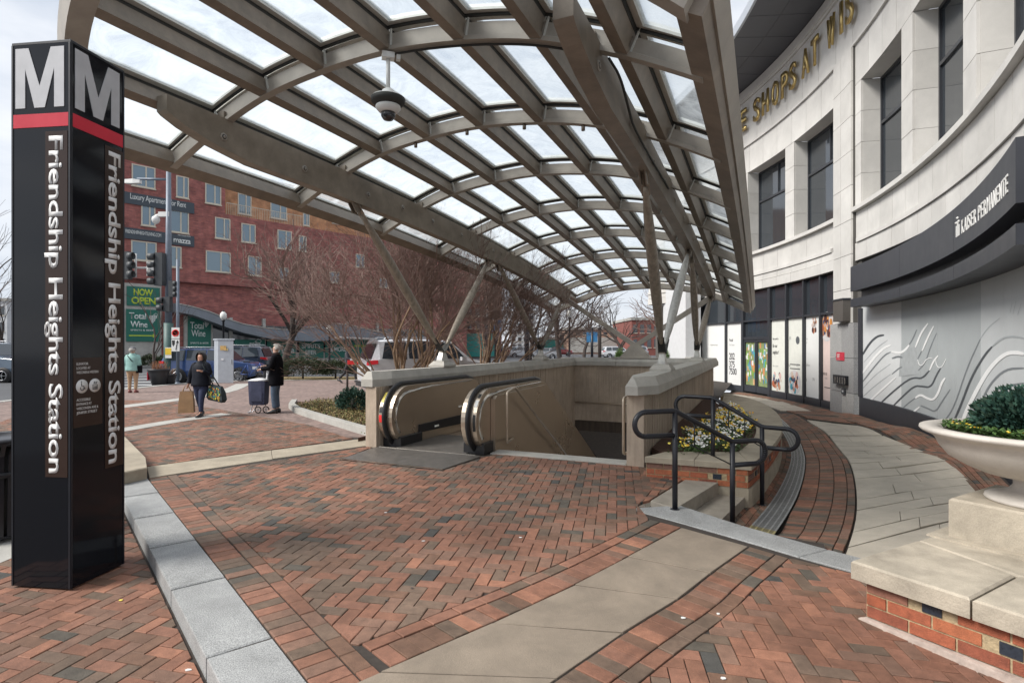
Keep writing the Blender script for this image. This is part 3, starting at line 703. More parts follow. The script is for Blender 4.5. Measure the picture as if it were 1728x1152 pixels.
for gt, wt, ms in ((GT[0], -5.98, (M_strut, M_strut)), (GT[1], -1.58, (M_strut, M_strut2))):
    for sa in (10.0, 15.6):
        base = st(sa, wt, 1.25); pedestal(base, axr); n0 = base+Vector((0, 0, .30))
        for sg in (-1, 1):
            s_ = sa+sg*(2.5 if sg < 0 else 2.55); z_ = zc_(s_)+hh(gt)-.38
            strut(n0+st(sg*.03, 0), st(s_, gt, z_), ms[0 if sg < 0 else 1] if sa < 12 else M_strut)
            # hanger plate under the girder
            b = MB(); b.mat(M_bronze)
            for k in (-1, 1): b.add([st(s_-.16, gt+k*.03, z_+.02), st(s_+.16, gt+k*.03, z_+.02), st(s_+.05+sg*-.05, gt+k*.03, z_-.18), st(s_-.05+sg*-.05, gt+k*.03, z_-.18), st(s_-.16, gt+k*.045, z_+.02), st(s_+.16, gt+k*.045, z_+.02), st(s_+.05+sg*-.05, gt+k*.045, z_-.18), st(s_-.05+sg*-.05, gt+k*.045, z_-.18)], [(0, 1, 2, 3), (7, 6, 5, 4), (0, 4, 5, 1), (1, 5, 6, 2), (2, 6, 7, 3), (3, 7, 4, 0)])
            b.build('hanger_plate', can)
cb = st(18.58, -3.8, 1.24)
b = MB(); b.mat(M_rib); x = st(0, 1); y = st(1, 0)
def rg2(w_, d_, z): return [cb+x*w_*i+y*d_*j+Vector((0, 0, z)) for i, j in ((-1, -1), (1, -1), (1, 1), (-1, 1))]
b.loft([rg2(.75, .2, 0), rg2(.75, .2, .03), rg2(.5, .12, .04), rg2(.1, .06, .5)]); b.build('pedestal', can)
for gt in GT: strut(cb+Vector((0, 0, .42)), st(18.55, gt, zc_(18.55)+hh(gt)-.30), M_rib, box=True)
# dome camera on the canopy
dc = thing('dome_camera', 'white dome security camera hanging on a pole from the canopy', 'security camera', cpt(AS[1], LT[4], 0))
pA = cpt(AS[1]-.02, LT[4]+.0, -.02)
pA = atY(655, 95, pA.y)
b = MB(); b.mat(M_white); b.box(pA+Vector((0, 0, 0)), .13, .10, .06, rz=.3); b.box(pA+Vector((.11, 0, -.02)), .04, .06, .05, rz=.3); b.build('mount_box', dc)
b = MB(); b.mat(M_white); b.tube([pA, pA-Vector((0, 0, .40))], .022, 10); b.build('pole', dc)
k_ = pA-Vector((0, 0, .40)); b = MB(); b.mat(M_white); b.lathe([(.03, .05), (.06, .03), (.075, 0), (.12, -.02), (.17, -.045), (.185, -.06)], k_, 28); b.build('hood', dc)
b = MB(); b.mat(M_gask); b.lathe([(.184, -.06), (.175, -.10), (.13, -.14)], k_, 28); b.build('visor_ring', dc)
b = MB(); b.mat(M_white); b.lathe([(.13, -.135), (.135, -.16), (.10, -.20), (.078, -.21)], k_, 28); b.build('lower_ring', dc)
b = MB(); b.mat(mat('smoked_dome', (.02, .02, .025), .08, var=0, spec=.8)); b.lathe([(.078, -.205), (.074, -.25), (.05, -.285), (.0, -.298)], k_, 24); b.build('dome', dc)
# conduit under the first rib
b = MB(); b.mat(M_gask); P = [cpt(AS[1]+.02, lerp(LT[4], LT[6]+.3, k/12), -.035) for k in range(13)]; b.tube(P, .012, 6)
P2 = [st(5.2, GT[1]+.12, zc_(5.2)+3.15), st(5.5, GT[1]+.16, zc_(5.4)+3.1), st(5.9, GT[1]+.15, zc_(5.9)+2.95), st(6.4, GT[1]+.11, zc_(6.4)+2.9), st(9, GT[1]+.10, zc_(9)+2.98)]; b.tube(smooth_line(P2, 2), .014, 6)
b.build('conduit', can)
# little light pods under the ribs
for i in (2,):
    for j in (3, 4, 5, 6):
        b = MB(); b.mat(M_bronze); p = cpt(AS[i], lerp(LT[j-1], LT[j], .75), -.015); b.tube([p, p-Vector((0, 0, .07))], .025, 8); b.build('light_pod', can)
# ============================================================ curved shopping building on the right
FC = Vector((-18.555, 20.865, 0)); FR = 28.53
def phi(px, off=0.):
    k = (px-864)/FPX; r = FR-off; a = k*k+1; b_ = -2*(k*FC.x+FC.y); c = FC.x**2+FC.y**2-r*r
    Y = (-b_+math.sqrt(b_*b_-4*a*c))/(2*a); return math.atan2(Y-FC.y, k*Y-FC.x)
def F(ph, z, off=0.): r = FR-off; return Vector((FC.x+r*math.cos(ph), FC.y+r*math.sin(ph), z))
def fz(px, py, off=0.): p = F(phi(px, off), 0, off); return CAMZ+(HY-py)/FPX*p.y
def arc(p, q, z0, z1, o0, o1, b, bev=False):
    """solid curved slab between angles p and q"""
    if p > q: p, q = q, p
    n = max(1, int((q-p)*FR/.28)+0); n = min(n, 70)
    rings = []
    for i in range(n+1):
        a = lerp(p, q, i/n); rings.append([F(a, z0, o0), F(a, z0, o1), F(a, z1, o1), F(a, z1, o0)])
    b.loft(rings)
M_lime = mat('limestone_panel', (.60, .585, .555), .78, palette=[(.59, .575, .545), (.61, .595, .565), (.63, .615, .585), (.57, .555, .525)], var=.05, scale=1.2, speck=(120, .03), bump=.08, stain=.07)
M_limed = mat('limestone_backing', (.10, .095, .088), .9, var=0)
M_granp = mat('grey_granite_cladding', (.34, .34, .335), .55, palette=[(.30, .30, .30), (.36, .36, .355), (.40, .40, .39)], var=.05, scale=3, speck=(90, .35))
M_dglass = mat('dark_window_glass', (.035, .042, .05), .06, var=0, spec=.9)
M_dframe = mat('dark_frame', (.035, .038, .045), .4, var=.05)
M_char = mat('charcoal_metal_panel', (.040, .043, .053), .45, var=.10, scale=1.5, metal=.2)
M_soff = mat('grey_soffit', (.095, .10, .115), .5, var=.08, scale=1.0)
M_gold = mat('gold_letters', (.62, .46, .19), .34, metal=.9, var=.15, scale=12)
mall = thing('shopping_building', 'curved pale limestone shopping building with recessed dark windows beyond the canopy', 'building', F(phi(1400), 0))
def panels(p0, p1, z0, z1, nw, nh, off=0., m=None, name='stone_panel', th=.05, parent=mall, g=.014):
    for i in range(nw):
        for j in range(nh):
            a, c = lerp(p0, p1, i/nw), lerp(p0, p1, (i+1)/nw); e, f = lerp(z0, z1, j/nh), lerp(z0, z1, (j+1)/nh); ga = g/FR
            if a > c: a, c = c, a
            b = MB(); b.mat(m or M_lime); b.t = rnd.choice((.1, .35, .6, .85)); arc(a+ga/2, c-ga/2, e+g/2, f-g/2, off-th, off+rnd.uniform(-.0015, .0015), b); b.build(name, parent)
def backing(p0, p1, z0, z1, off=-.03, th=.35): b = MB(); b.mat(M_limed); arc(p0, p1, z0, z1, off-th, off, b); b.build('wall_core', mall)
ZS, ZL, ZT = 5.48, 8.85, 12.45
def window(p0, p1, z0=ZS, z1=ZL, dep=.5, near=True):
    """recessed opening, p0 (far) > p1 (near)"""
    hi, lo = max(p0, p1), min(p0, p1)
    wnd = MB(); wnd.mat(M_dframe); e = .06/FR
    arc(lo, hi, z0, z0+.07, -dep-.06, -dep+.03, wnd); w_ = wnd.build('window', mall)
    for (a, c, e0, e1) in ((lo, lo+e, z0+.072, z1), (hi-e, hi, z0+.072, z1), (lo+e*1.02, hi-e*1.02, z1-.07, z1), (lo+e*1.02, hi-e*1.02, 7.58, 7.66), ((lo+hi)/2-e/3, (lo+hi)/2+e/3, 7.664, z1-.074)):
        b = MB(); b.mat(M_dframe); arc(a, c, e0, e1, -dep-.05, -dep+.03, b); b.build('frame', w_)
    for e0, e1 in ((z0+.072, 7.578), (7.664, z1-.072)):
        b = MB(); b.mat(M_dglass); arc(lo+e, hi-e, e0, e1, -dep-.03, -dep-.02, b); b.build('pane', w_)
    # blind
    b = MB(); b.mat(mat('roller_blind', (.10, .105, .11), .8, var=.05)); arc(lo+e, hi-e, 6.3, z1-.08, -dep-.18, -dep-.16, b); b.build('blind', w_)
    for q, sg in ((hi, -1), (lo, 1)):                                    # stone reveals
        for k in range(4):
            e0, e1 = lerp(z0, z1, k/4), lerp(z0, z1, (k+1)/4); b = MB(); b.mat(M_lime); b.t = rnd.random(); t_ = .04/FR*sg
            b.hexa([F(q, e0+.004, -.052), F(q-t_, e0+.004, -.052), F(q-t_, e0+.004, -dep+.028), F(q, e0+.004, -dep+.028)], [F(q, e1-.004, -.052), F(q-t_, e1-.004, -.052), F(q-t_, e1-.004, -dep+.028), F(q, e1-.004, -dep+.028)]); b.build('stone_panel', mall)
    b = MB(); b.mat(M_lime); b.t = .3; arc(lo, hi, z1+.002, z1+.05, -dep, -.052, b); b.build('head_soffit', mall)
    b = MB(); b.mat(M_lime); b.t = .6; arc(lo, hi, z0-.05, z0-.002, -dep, -.052, b); b.build('window_sill', mall)
# openings by their front edges (far, near)
p_ = phi
opA = [(p_(1262), p_(1325)), (p_(1340), p_(1412))]
wa = opA[0][0]-opA[0][1]; ga_ = opA[0][1]-opA[1][0]
opA = [(opA[0][0]+2*(wa+ga_), opA[0][1]+2*(wa+ga_)), (opA[0][0]+(wa+ga_), opA[0][1]+(wa+ga_))]+opA
opB = [(p_(1453), p_(1521)), (p_(1540), p_(1625))]
wb = opB[1][0]-opB[1][1]; gb = opB[0][1]-opB[1][0]
for k in range(2): q = opB[-1][1]-gb; opB.append((q, q-wb))
for o in opA+opB: window(*o)
def piers(ops, pend0, pend1):
    edges = [pend0]+[e for o in ops for e in o]+[pend1]
    for i in range(0, len(edges), 2):
        a, c = edges[i], edges[i+1]
        if abs(a-c)*FR < .03: continue
        panels(a, c, ZS, ZL, max(1, round(abs(a-c)*FR/1.3)), 4)
        backing(min(a, c)+.0035, max(a, c)-.0035, ZS, ZL)
piers(opA, opA[0][0]+.05, p_(1412)); piers(opB, p_(1443), opB[-1][1]-.03)
PF, PN = opA[0][0]+.05, opB[-1][1]-.03
b = MB(); b.mat(M_lime); e_ = MB(); q = [F(PN-.0005, 0, -.0), F(PN-.012, 0, -.0), F(PN-.012, 0, -9.), F(PN-.0005, 0, -9.)]; b.prism(q, -.4, 12.4); b.build('end_wall', mall)

# upper wall and frieze
backing(PN, PF, ZL+.05, ZT, th=.3)
panels(PF, p_(1412), ZL+.0, 9.95, 14, 1); panels(p_(1443), PN, ZL+.0, 9.95, 16, 1)
panels(PF, PN, 10.03, 11.9, 26, 1, off=.0)
def course(z0, z1, off, p0=PF, p1=PN, m=M_lime, name='string_course', th=.1):
    n = max(1, int(abs(p0-p1)*FR/3))
    for i in range(n):
        b = MB(); b.mat(m); b.t = .4; a, c = lerp(p0, p1, i/n), lerp(p0, p1, (i+1)/n); arc(min(a, c)+.0001, max(a, c)-.0001, z0, z1, off-th, off, b); b.build(name, mall)
course(9.955, 10.025, .07); course(11.905, 12.0, .05); course(12.0, 12.10, .09); course(12.1, 12.42, .02)
# sills and panel field below the windows, right part
course(5.36, 5.475, .10, p_(1443), PN, name='sill_course', th=.14); 
backing(PN, p_(1443), 4.0, 5.36)
panels(p_(1443), PN, 4.62, 5.355, 18, 1, off=-.02); course(4.50, 4.615, .04, p_(1447), PN); panels(p_(1443), PN, 4.0, 4.495, 18, 1, off=.0)
# left part
course(5.36, 5.475, .10, PF, p_(1414), name='sill_course', th=.14); backing(p_(1412), PF, 3.9, 5.36)
panels(PF, p_(1412), 4.62, 5.355, 14, 1, off=-.02); course(4.50, 4.615, .04, PF, p_(1404)); panels(PF, p_(1412), 4.26, 4.495, 14, 1); panels(PF, p_(1412), 3.92, 4.255, 14, 1, off=.03, th=.08)
# pilaster
backing(p_(1443), p_(1412), -.3, 9.95, off=.05, th=.45)
panels(p_(1412), p_(1425), 2.30, 9.95, 1, 8, off=.10, th=.12); panels(p_(1425), p_(1443), 2.30, 9.95, 1, 8, off=.10, th=.12)
for z0, z1 in ((-.35, .35), (.35, 1.32), (1.32, 2.3)): panels(p_(1409), p_(1450), z0, z1, 2, 1, off=.14, th=.2, m=M_granp, name='granite_block')
b = MB(); b.mat(M_limed); arc(p_(1450), p_(1443), 2.3, 9.9, -.3, -.06, b); b.build('shadow_joint', mall)
# roof overhang
b = MB(); b.mat(M_soff)
n_ = 22
for i in range(n_):
    for k in range(2):
        b = MB(); b.mat(M_soff); a, c = lerp(PF, PN, i/n_), lerp(PF, PN, (i+1)/n_); o0, o1 = (.02, 1.1) if k == 0 else (1.11, 2.13)
        arc(min(a, c)+.0004, max(a, c)-.0004, ZT, ZT+.06, o0, o1, b); b.build('soffit_panel', mall)
course(ZT-.03, ZT+.30, 2.22, m=mat('light_metal_edge', (.45, .48, .52), .4, var=.05, metal=.2), name='roof_edge', th=.08)
b = MB(); b.mat(M_limed); arc(PN, PF, ZT+.07, ZT+.25, -.3, 2.13, b); b.build('roof', mall)
# gold lettering
gl = thing('gold_lettering', 'gold capital letters on the curved frieze under the dark roof overhang', 'lettering', F(phi(1350), 10.7))
for ch, px in zip('THESHOPSATWISCONSINPLACE', (1226, 1242, 1259, 1282, 1297, 1314, 1330, 1344, 1366, 1382, 1410, 1428, 1442, 1472, 1492, 1516, 1541, 1567, 1596, 1660, 1700, 1745, 1795, 1850)):
    a = phi(px); rgt = Vector((math.sin(a), -math.cos(a), 0)); zc__ = 10.66
    if px > 1600: a = phi(1596)-(px-1596)*.0006
    t_ = text('letter', ch, F(a, zc__, .10), rgt, (0, 0, 1), (.92), M_gold, gl, wdt=(.15 if ch == 'I' else .50), ext=.06, bold=.016, align='CENTER')
# ---- store front, left part
shop = thing('shop_frontage', 'dark framed store front with white window posters and a double door', 'store front', F(phi(1320), 0))
zst = 2.66
def zg(ph): p = F(ph, 0); return Hw(p.x, p.y)
M_post = mat('poster_paper', (.74, .745, .73), .5, var=.03, scale=.8); M_postp = mat('pink_poster_paper', (.72, .58, .54), .5, var=.04); M_posty = mat('yellow_tint_poster', (.73, .74, .68), .5, var=.04)
divs = [1180, 1222.5, 1251, 1295.5, 1324, 1353, 1381, 1411]
backing(p_(1411), PF, -.4, 3.9, off=-.5, th=.2)
for k, px in enumerate(divs):
    b = MB(); b.mat(M_dframe); a = p_(px); w_ = (.05 if k not in (2, 3) else .09)/FR; arc(a-w_, a+w_, -.35, 3.9, -.2, -.03, b); b.build('mullion', shop)
for i in range(len(divs)-1):
    a, c = p_(divs[i]), p_(divs[i+1]); e = .06/FR
    lo, hi = min(a, c)+e, max(a, c)-e; door = (i == 2)
    b = MB(); b.mat(M_dglass); arc(lo, hi, zst+.05, 3.86, -.16, -.14, b); b.build('transom_pane', shop)
    b = MB(); b.mat(M_dframe); arc(lo, hi, zst-.02, zst+.048, -.2, -.04, b); b.build('crossbar', shop)
    if not door:
        b = MB(); b.mat(M_dframe); arc(lo, hi, -.35, -.08, -.2, -.05, b); b.build('kick_plate', shop)
        b = MB(); b.mat(M_postp if i == 6 else (M_posty if i in (3, 4) else M_post)); arc(lo, hi, -.07, zst-.025, -.14, -.12, b); b.build('window_poster', shop)
    else:
        b = MB(); b.mat(M_dglass); arc(lo, hi, 2.02, zst-.025, -.16, -.14, b); b.build('transom_pane', shop)
        b = MB(); b.mat(M_dframe); arc(lo, hi, 1.90, 2.015, -.2, -.05, b); b.build('crossbar', shop)
        mid = (lo+hi)/2
        for (x0, x1) in ((lo+.0006, mid-.0006), (mid+.0006, hi-.0006)):
            b = MB(); b.mat(M_dframe); q = .09/FR
            arc(x0, x0+q, -.27, 1.89, -.17, -.07, b); arc(x1-q, x1, -.27, 1.89, -.17, -.07, b); arc(x0+q, x1-q, -.27, .0, -.17, -.07, b); arc(x0+q, x1-q, 1.80, 1.89, -.17, -.07, b); dd = b.build('door', shop)
            b = MB(); b.mat(mat('autumn_poster', (0, 0, 0), .4, var=.2, scale=3, palette=[(.24, .30, .13)])); arc(x0+q, x1-q, .01, 1.795, -.13, -.12, b); b.build('poster', dd)
            for _ in range(60):
                hx, hz = rnd.uniform(x0+q*1.3, x1-q*1.3), rnd.uniform(.15, 1.7); r_ = rnd.uniform(.04, .11)
                col_ = rnd.choice([('p_teal', (.08, .35, .42)), ('p_orange', (.62, .25, .10)), ('p_blue', (.12, .2, .36)), ('p_white', (.72, .72, .7)), ('p_green', (.2, .38, .06)), ('p_tan', (.55, .38, .2))])
                b = MB(); b.mat(mat(col_[0], col_[1], .5, var=.1)); arc(hx-r_/FR*.6, min(hx+r_/FR*.6, x1-q), hz-r_*1.4, min(hz+r_*1.2, 1.79), -.119, -.1165+rnd.uniform(-.0012, .0012), b); b.build('poster_patch', dd)
# people pictures as round / low prints on posters
def blobs(px0, px1, py0, py1, n, cols, disc=True, off=-.118, big=.13):
    pr_ = MB(); k = 0
    cx, cy = (px0+px1)/2, (py0+py1)/2
    a = phi(cx, off); z = fz(cx, cy, off)
    R_x = abs(phi(px0, off)-phi(px1, off))*FR/2; R_z = abs(fz(cx, py0, off)-fz(cx, py1, off))/2
    def disc_(ca, cz, rx, rz, o, m, n_=14, clipx=None):
        pr_.mat(m); c = F(ca, cz, o); vs = [c]
        for i in range(n_): q = 2*math.pi*i/n_; vs.append(F(ca+rx*math.cos(q)/FR, cz+rz*math.sin(q), o))
        pr_.add(vs, [(0, 1+(i+1) % n_, 1+i) for i in range(n_)])
    if disc: disc_(a, z, R_x, R_z, off, mat('print_ground', (.62, .60, .60), .5, var=.1), 28)
    for k in range(n):
        q, rr = rnd.uniform(0, 6.28), math.sqrt(rnd.random())*.72; r_ = rnd.uniform(.4, 1)*big
        nm, c_ = cols[k % len(cols)]
        disc_(a+R_x*rr*math.cos(q)/FR, z+R_z*rr*math.sin(q), r_*.7, r_, off+.0006+k*.00025, mat(nm, c_, .5, var=.1), 9)
    pr_.build('picture_print', shop)
skin_c = [('pr_skin', (.50, .27, .17)), ('pr_hair', (.035, .02, .018)), ('pr_navy', (.05, .07, .14)), ('pr_rust', (.45, .14, .07)), ('pr_cream', (.6, .5, .42)), ('pr_teal', (.05, .28, .36)), ('pr_pink', (.65, .45, .42))]
blobs(1300, 1322, 622, 664, 26, skin_c, False); blobs(1330, 1351, 624, 666, 30, skin_c); blobs(1384, 1407, 526, 576, 46, [('pr_dk', (.08, .03, .03)), ('pr_skin', (.5, .27, .17)), ('pr_rust', (.45, .14, .07)), ('pr_orange', (.6, .25, .06)), ('pr_navy', (.05, .07, .14)), ('pr_wh', (.6, .55, .52))], True, big=.15)
blobs(1369, 1379, 529, 566, 16, [('pr_dk', (.08, .03, .03)), ('pr_skin', (.5, .27, .17)), ('pr_rust', (.45, .14, .07)), ('pr_wh', (.6, .55, .52))], False, big=.10)
M_txt = mat('poster_ink', (.03, .03, .035), .6, var=0); M_txtg = mat('poster_grey_ink', (.40, .41, .40), .6, var=0)
def ftext(s, px, py, h, w_=None, m=M_txt, off=-.117, parent=None, nm='poster_text', ext=0, bold=0.):
    a = phi(px, off); am = a-(w_ or h*len(s)*.4)/2/FR; rgt = Vector((math.sin(am), -math.cos(am), 0)); o = F(a, fz(px, py, off), off+.001)
    return text(nm, s, o, rgt, (0, 0, 1), h, m, parent or shop, wdt=w_, ext=ext, bold=bold)
ftext('202', 1230.5, 606, .30, .46, bold=.01); ftext('375', 1230.5, 619, .29, .46, bold=.01); ftext('7500', 1230.5, 631, .29, .62, bold=.01)
ftext('Retail', 1231, 576, .14, .28); ftext('for Lease', 1231, 583, .09, .42, M_txtg); ftext('Neighborhood retail', 1199, 583, .08, .6, M_txtg)
ftext('Keep up with us.', 1304, 573, .08, .45); ftext('Be our', 1304, 586, .14, .36); ftext('neighbor!', 1304, 597, .15, .46); ftext('Visit us online', 1304, 618, .06, .42, M_txtg)
for (px, py, h, w_, s) in ((1329, 573, .12, .26, 'IIIII'), (1329, 618, .1, .22, 'Y Rise'), (1343, 618, .1, .2, 'YETI'), (1358, 573, .07, .22, 'pizzeria'), (1358, 579, .07, .2, 'burger'), (1358, 617, .09, .38, 'Clothiers'), (1359, 642, .1, .1, 'J'), (1371, 642, .1, .16, '70'), (1360, 597, .04, .3, '- - - - - -')): ftext(s, px, py, h, w_, M_txtg)
ftext('FIND US', 1388, 632, .09, .32); ftext('HERE', 1392, 639, .05, .18, M_txtg)
b = MB(); b.mat(M_txt); arc(phi(1402, -.117), phi(1391, -.117), fz(1397, 654, -.117)-.012, fz(1397, 654, -.117)+.012, -.1175, -.116, b)
arc(phi(1350, -.117), phi(1333, -.117), .97, 1.0, -.1175, -.116, b); arc(phi(1350, -.117), phi(1333, -.117), .82, .85, -.1175, -.116, b); b.build('poster_arrow', shop)
def fdisc(px, py, r, m, off=-.116, nm='poster_dot', parent=None):
    b = MB(); b.mat(m); a = phi(px, off); z = fz(px, py, off); vs = [F(a, z, off)]+[F(a+r*math.cos(6.283*i/20)/FR, z+r*math.sin(6.283*i/20), off) for i in range(20)]
    b.add(vs, [(0, 1+(i+1) % 20, 1+i) for i in range(20)]); return b.build(nm, parent or shop)
fdisc(1346, 574, .14, mat('badge_grey', (.10, .11, .12), .6, var=0)); fdisc(1358.5, 595, .08, mat('badge_grey', (.10, .11, .12), .6, var=0))
# pilaster fittings
lampw = thing('wall_sconce', 'dark square wall sconce at the foot of the limestone pilaster', 'wall lamp', F(phi(1421), 2.2))
b = MB(); b.mat(mat('bronze_lamp', (.10, .09, .08), .4, var=.1)); arc(phi(1412, .2), phi(1429, .2), 2.35, 2.95, .102, .30, b); b.build('lamp_box', lampw)
b = MB(); b.mat(M_dframe); arc(phi(1411.5, .2), phi(1429.5, .2), 2.95, 2.99, .102, .32, b); b.build('lamp_cap', lampw)
rs = thing('wall_sign', 'small red square sign with white lettering on grey granite', 'wall sign', F(phi(1418), 1.3))
b = MB(); b.mat(mat('sign_red', (.55, .03, .06), .4, var=0)); arc(phi(1411.5, .15), phi(1424.5, .15), fz(1418, 608, .15), fz(1418, 594, .15), .143, .155, b); b.build('plate', rs)
ftext('EXIT', 1413, 603, .11, .17, M_white, .156, rs, 'sign_text', bold=.02); ftext('private access', 1413, 606.5, .025, .17, M_white, .156, rs, 'sign_text')
inter = thing('intercom', 'black wall intercom unit on the grey granite pilaster base', 'intercom', F(phi(1418), .7))
b = MB(); b.mat(M_blk); arc(phi(1408, .2), phi(1428, .2), fz(1418, 648, .2), fz(1418, 633, .2), .142, .24, b); b.build('housing', inter)
b = MB(); b.mat(M_chrome); [arc(phi(1409+4*k, .24), phi(1410.5+4*k, .24), fz(1418, 646, .2), fz(1418, 636, .2), .241, .25, b) for k in range(5)]; b.build('grille', inter)
outl = thing('outlet_cover', 'small dark outlet box low on the granite pilaster base', 'outlet box', F(phi(1424), .3))
b = MB(); b.mat(M_dframe); arc(phi(1421.5, .15), phi(1427, .15), fz(1424, 665, .15), fz(1424, 655, .15), .143, .18, b); b.build('cover', outl); b = MB(); b.mat(M_chrome); arc(phi(1423, .15), phi(1425.5, .15), fz(1424, 661, .15), fz(1424, 658, .15), .181, .186, b); b.build('latch', outl)
# ---- charcoal sign band, canopy, mural
sgn = thing('store_sign', 'curved charcoal sign band with white clinic lettering above the mural', 'store sign', F(phi(1600), 3.6))
so = .50
zt_, zb_, zct, zcb = fz(1440, 449, so), fz(1440, 491, so), fz(1440, 504, so), fz(1440, 517.5, so)
pE = phi(1714, so); pS = phi(1435, so); n_ = 3
for i in range(n_):
    a, c = lerp(pS, pE, i/n_), lerp(pS, pE, (i+1)/n_)
    b = MB(); b.mat(M_char); arc(c+.0002, a-.0002, zb_, zt_, so-.5, so, b); b.build('sign_panel', sgn)
    b = MB(); b.mat(M_char); arc(c+.0002, a-.0002, zcb, zct, so-.5, so+.0, b); b.build('canopy_panel', sgn)
b = MB(); b.mat(M_dframe); arc(pE, pS-.004, zct+.002, zb_-.002, 0, so-.22, b); b.build('recess', sgn)
b = MB(); b.mat(M_char); arc(pE-.08, pE-.0003, zb_, zt_-.15, -.1, so-.30, b); arc(pE-.08, pE-.0003, zcb, zct, -.1, so-.25, b); b.build('sign_return', sgn)
txt = 'KAISER PERMANENTE'; x = phi(1623, so); xe = phi(1702.5, so); z_ = (zb_+zt_)/2-.13
adv = {' ': .5, 'I': .42, 'M': 1.25}; tot = sum(adv.get(c, 1.) for c in txt); cur = 0
for ch in txt:
    w_ = adv.get(ch, 1.); a = lerp(x, xe, (cur+w_/2)/tot); cur += w_
    if ch == ' ': continue
    rgt = Vector((math.sin(a), -math.cos(a), 0)); text('letter', ch, F(a, z_, so+.001), rgt, (0, 0, 1), .20, M_white, sgn, wdt=abs(x-xe)*FR/tot*w_*(.74 if ch != 'I' else .42), ext=.008, bold=.0, align='CENTER')
b = MB(); b.mat(M_white)
for k, (da, h_) in enumerate(((-.07, .16), (0, .22), (.07, .16))):
    a = phi(1617, so)+da/FR; arc(a-.02/FR, a+.02/FR, z_, z_+h_, so+.001, so+.012, b)
    c = F(a, z_+h_+.045, so+.006); b.lathe([(.0, -.02), (.026, 0), (0, .02)], c, 8)
b.build('logo_mark', sgn)
mur = thing('mural_wall', 'grey hoarding panels with painted white and dark wavy lines behind a plinth', 'mural', F(phi(1600), 0))
mo = .06
jx = [1454, 1486, 1521, 1553, 1582, 1612, 1655, 1694]
ja = [phi(x, mo) for x in jx]
while ja[-1] > PN+.03: ja.append(ja[-1]-.030)
ja.append(PN)
tones = [(.66, .68, .69), (.66, .68, .69), (.42, .45, .46), (.325, .35, .36), (.32, .345, .355), (.315, .34, .35), (.56, .585, .595), (.47, .50, .51)]
M_mur = [mat('mural_grey_tone_%d' % k, c, .55, var=.04, scale=1.5) for k, c in enumerate(tones)]
M_mur = [M_mur[0], M_mur[0], M_mur[2], M_mur[2], M_mur[2], M_mur[2], M_mur[6], M_mur[6]]
for k in range(len(ja)-1):
    b = MB(); b.mat(M_mur[min(k, 7)]); arc(ja[k+1]+.00012, ja[k]-.00012, .30, zcb+.12, -.05, mo, b); b.build('mural_panel', mur)
b = MB(); b.mat(M_char); arc(ja[-1], phi(1449, .12), -.45, .295, -.1, mo+.05, b); b.build('plinth', mur)
b = MB(); b.mat(M_char); arc(phi(1453.6, .1), phi(1448.5, .1), .30, zcb-.0, -.1, mo+.05, b); b.build('frame_post', mur)
M_w = mat('mural_white_paint', (.87, .88, .88), .5, var=.03); M_d1 = mat('mural_dark_paint', (.075, .085, .095), .5, var=.05); M_d2 = mat('mural_mid_paint', (.20, .22, .235), .5, var=.05); M_d3 = mat('mural_faint_paint', (.40, .43, .445), .5, var=.03)
def stroke(pts, wpx, m, k=0, pas=None):
    P = smooth_line([Vector((1430+x/3.973, 470+y/3.973, 0)) for x, y in pts], 2); off = mo+.0015+k*.0004; b = MB(); b.mat(m)
    Q = []
    for i, p in enumerate(P):
        d_ = (P[min(i+1, len(P)-1)]-P[max(i-1, 0)]).normalized(); n_ = Vector((-d_.y, d_.x, 0))*(wpx/3.973/2*(min(1, .55+i*.12, .55+(len(P)-1-i)*.12)))
        for q in (p+n_, p-n_): a = phi(q.x, off); Q.append(F(a, fz(q.x, q.y, off), off))
    b.add(Q, [(2*i, 2*i+1, 2*i+3, 2*i+2) for i in range(len(P)-1)]); b.build('painted_line', mur)
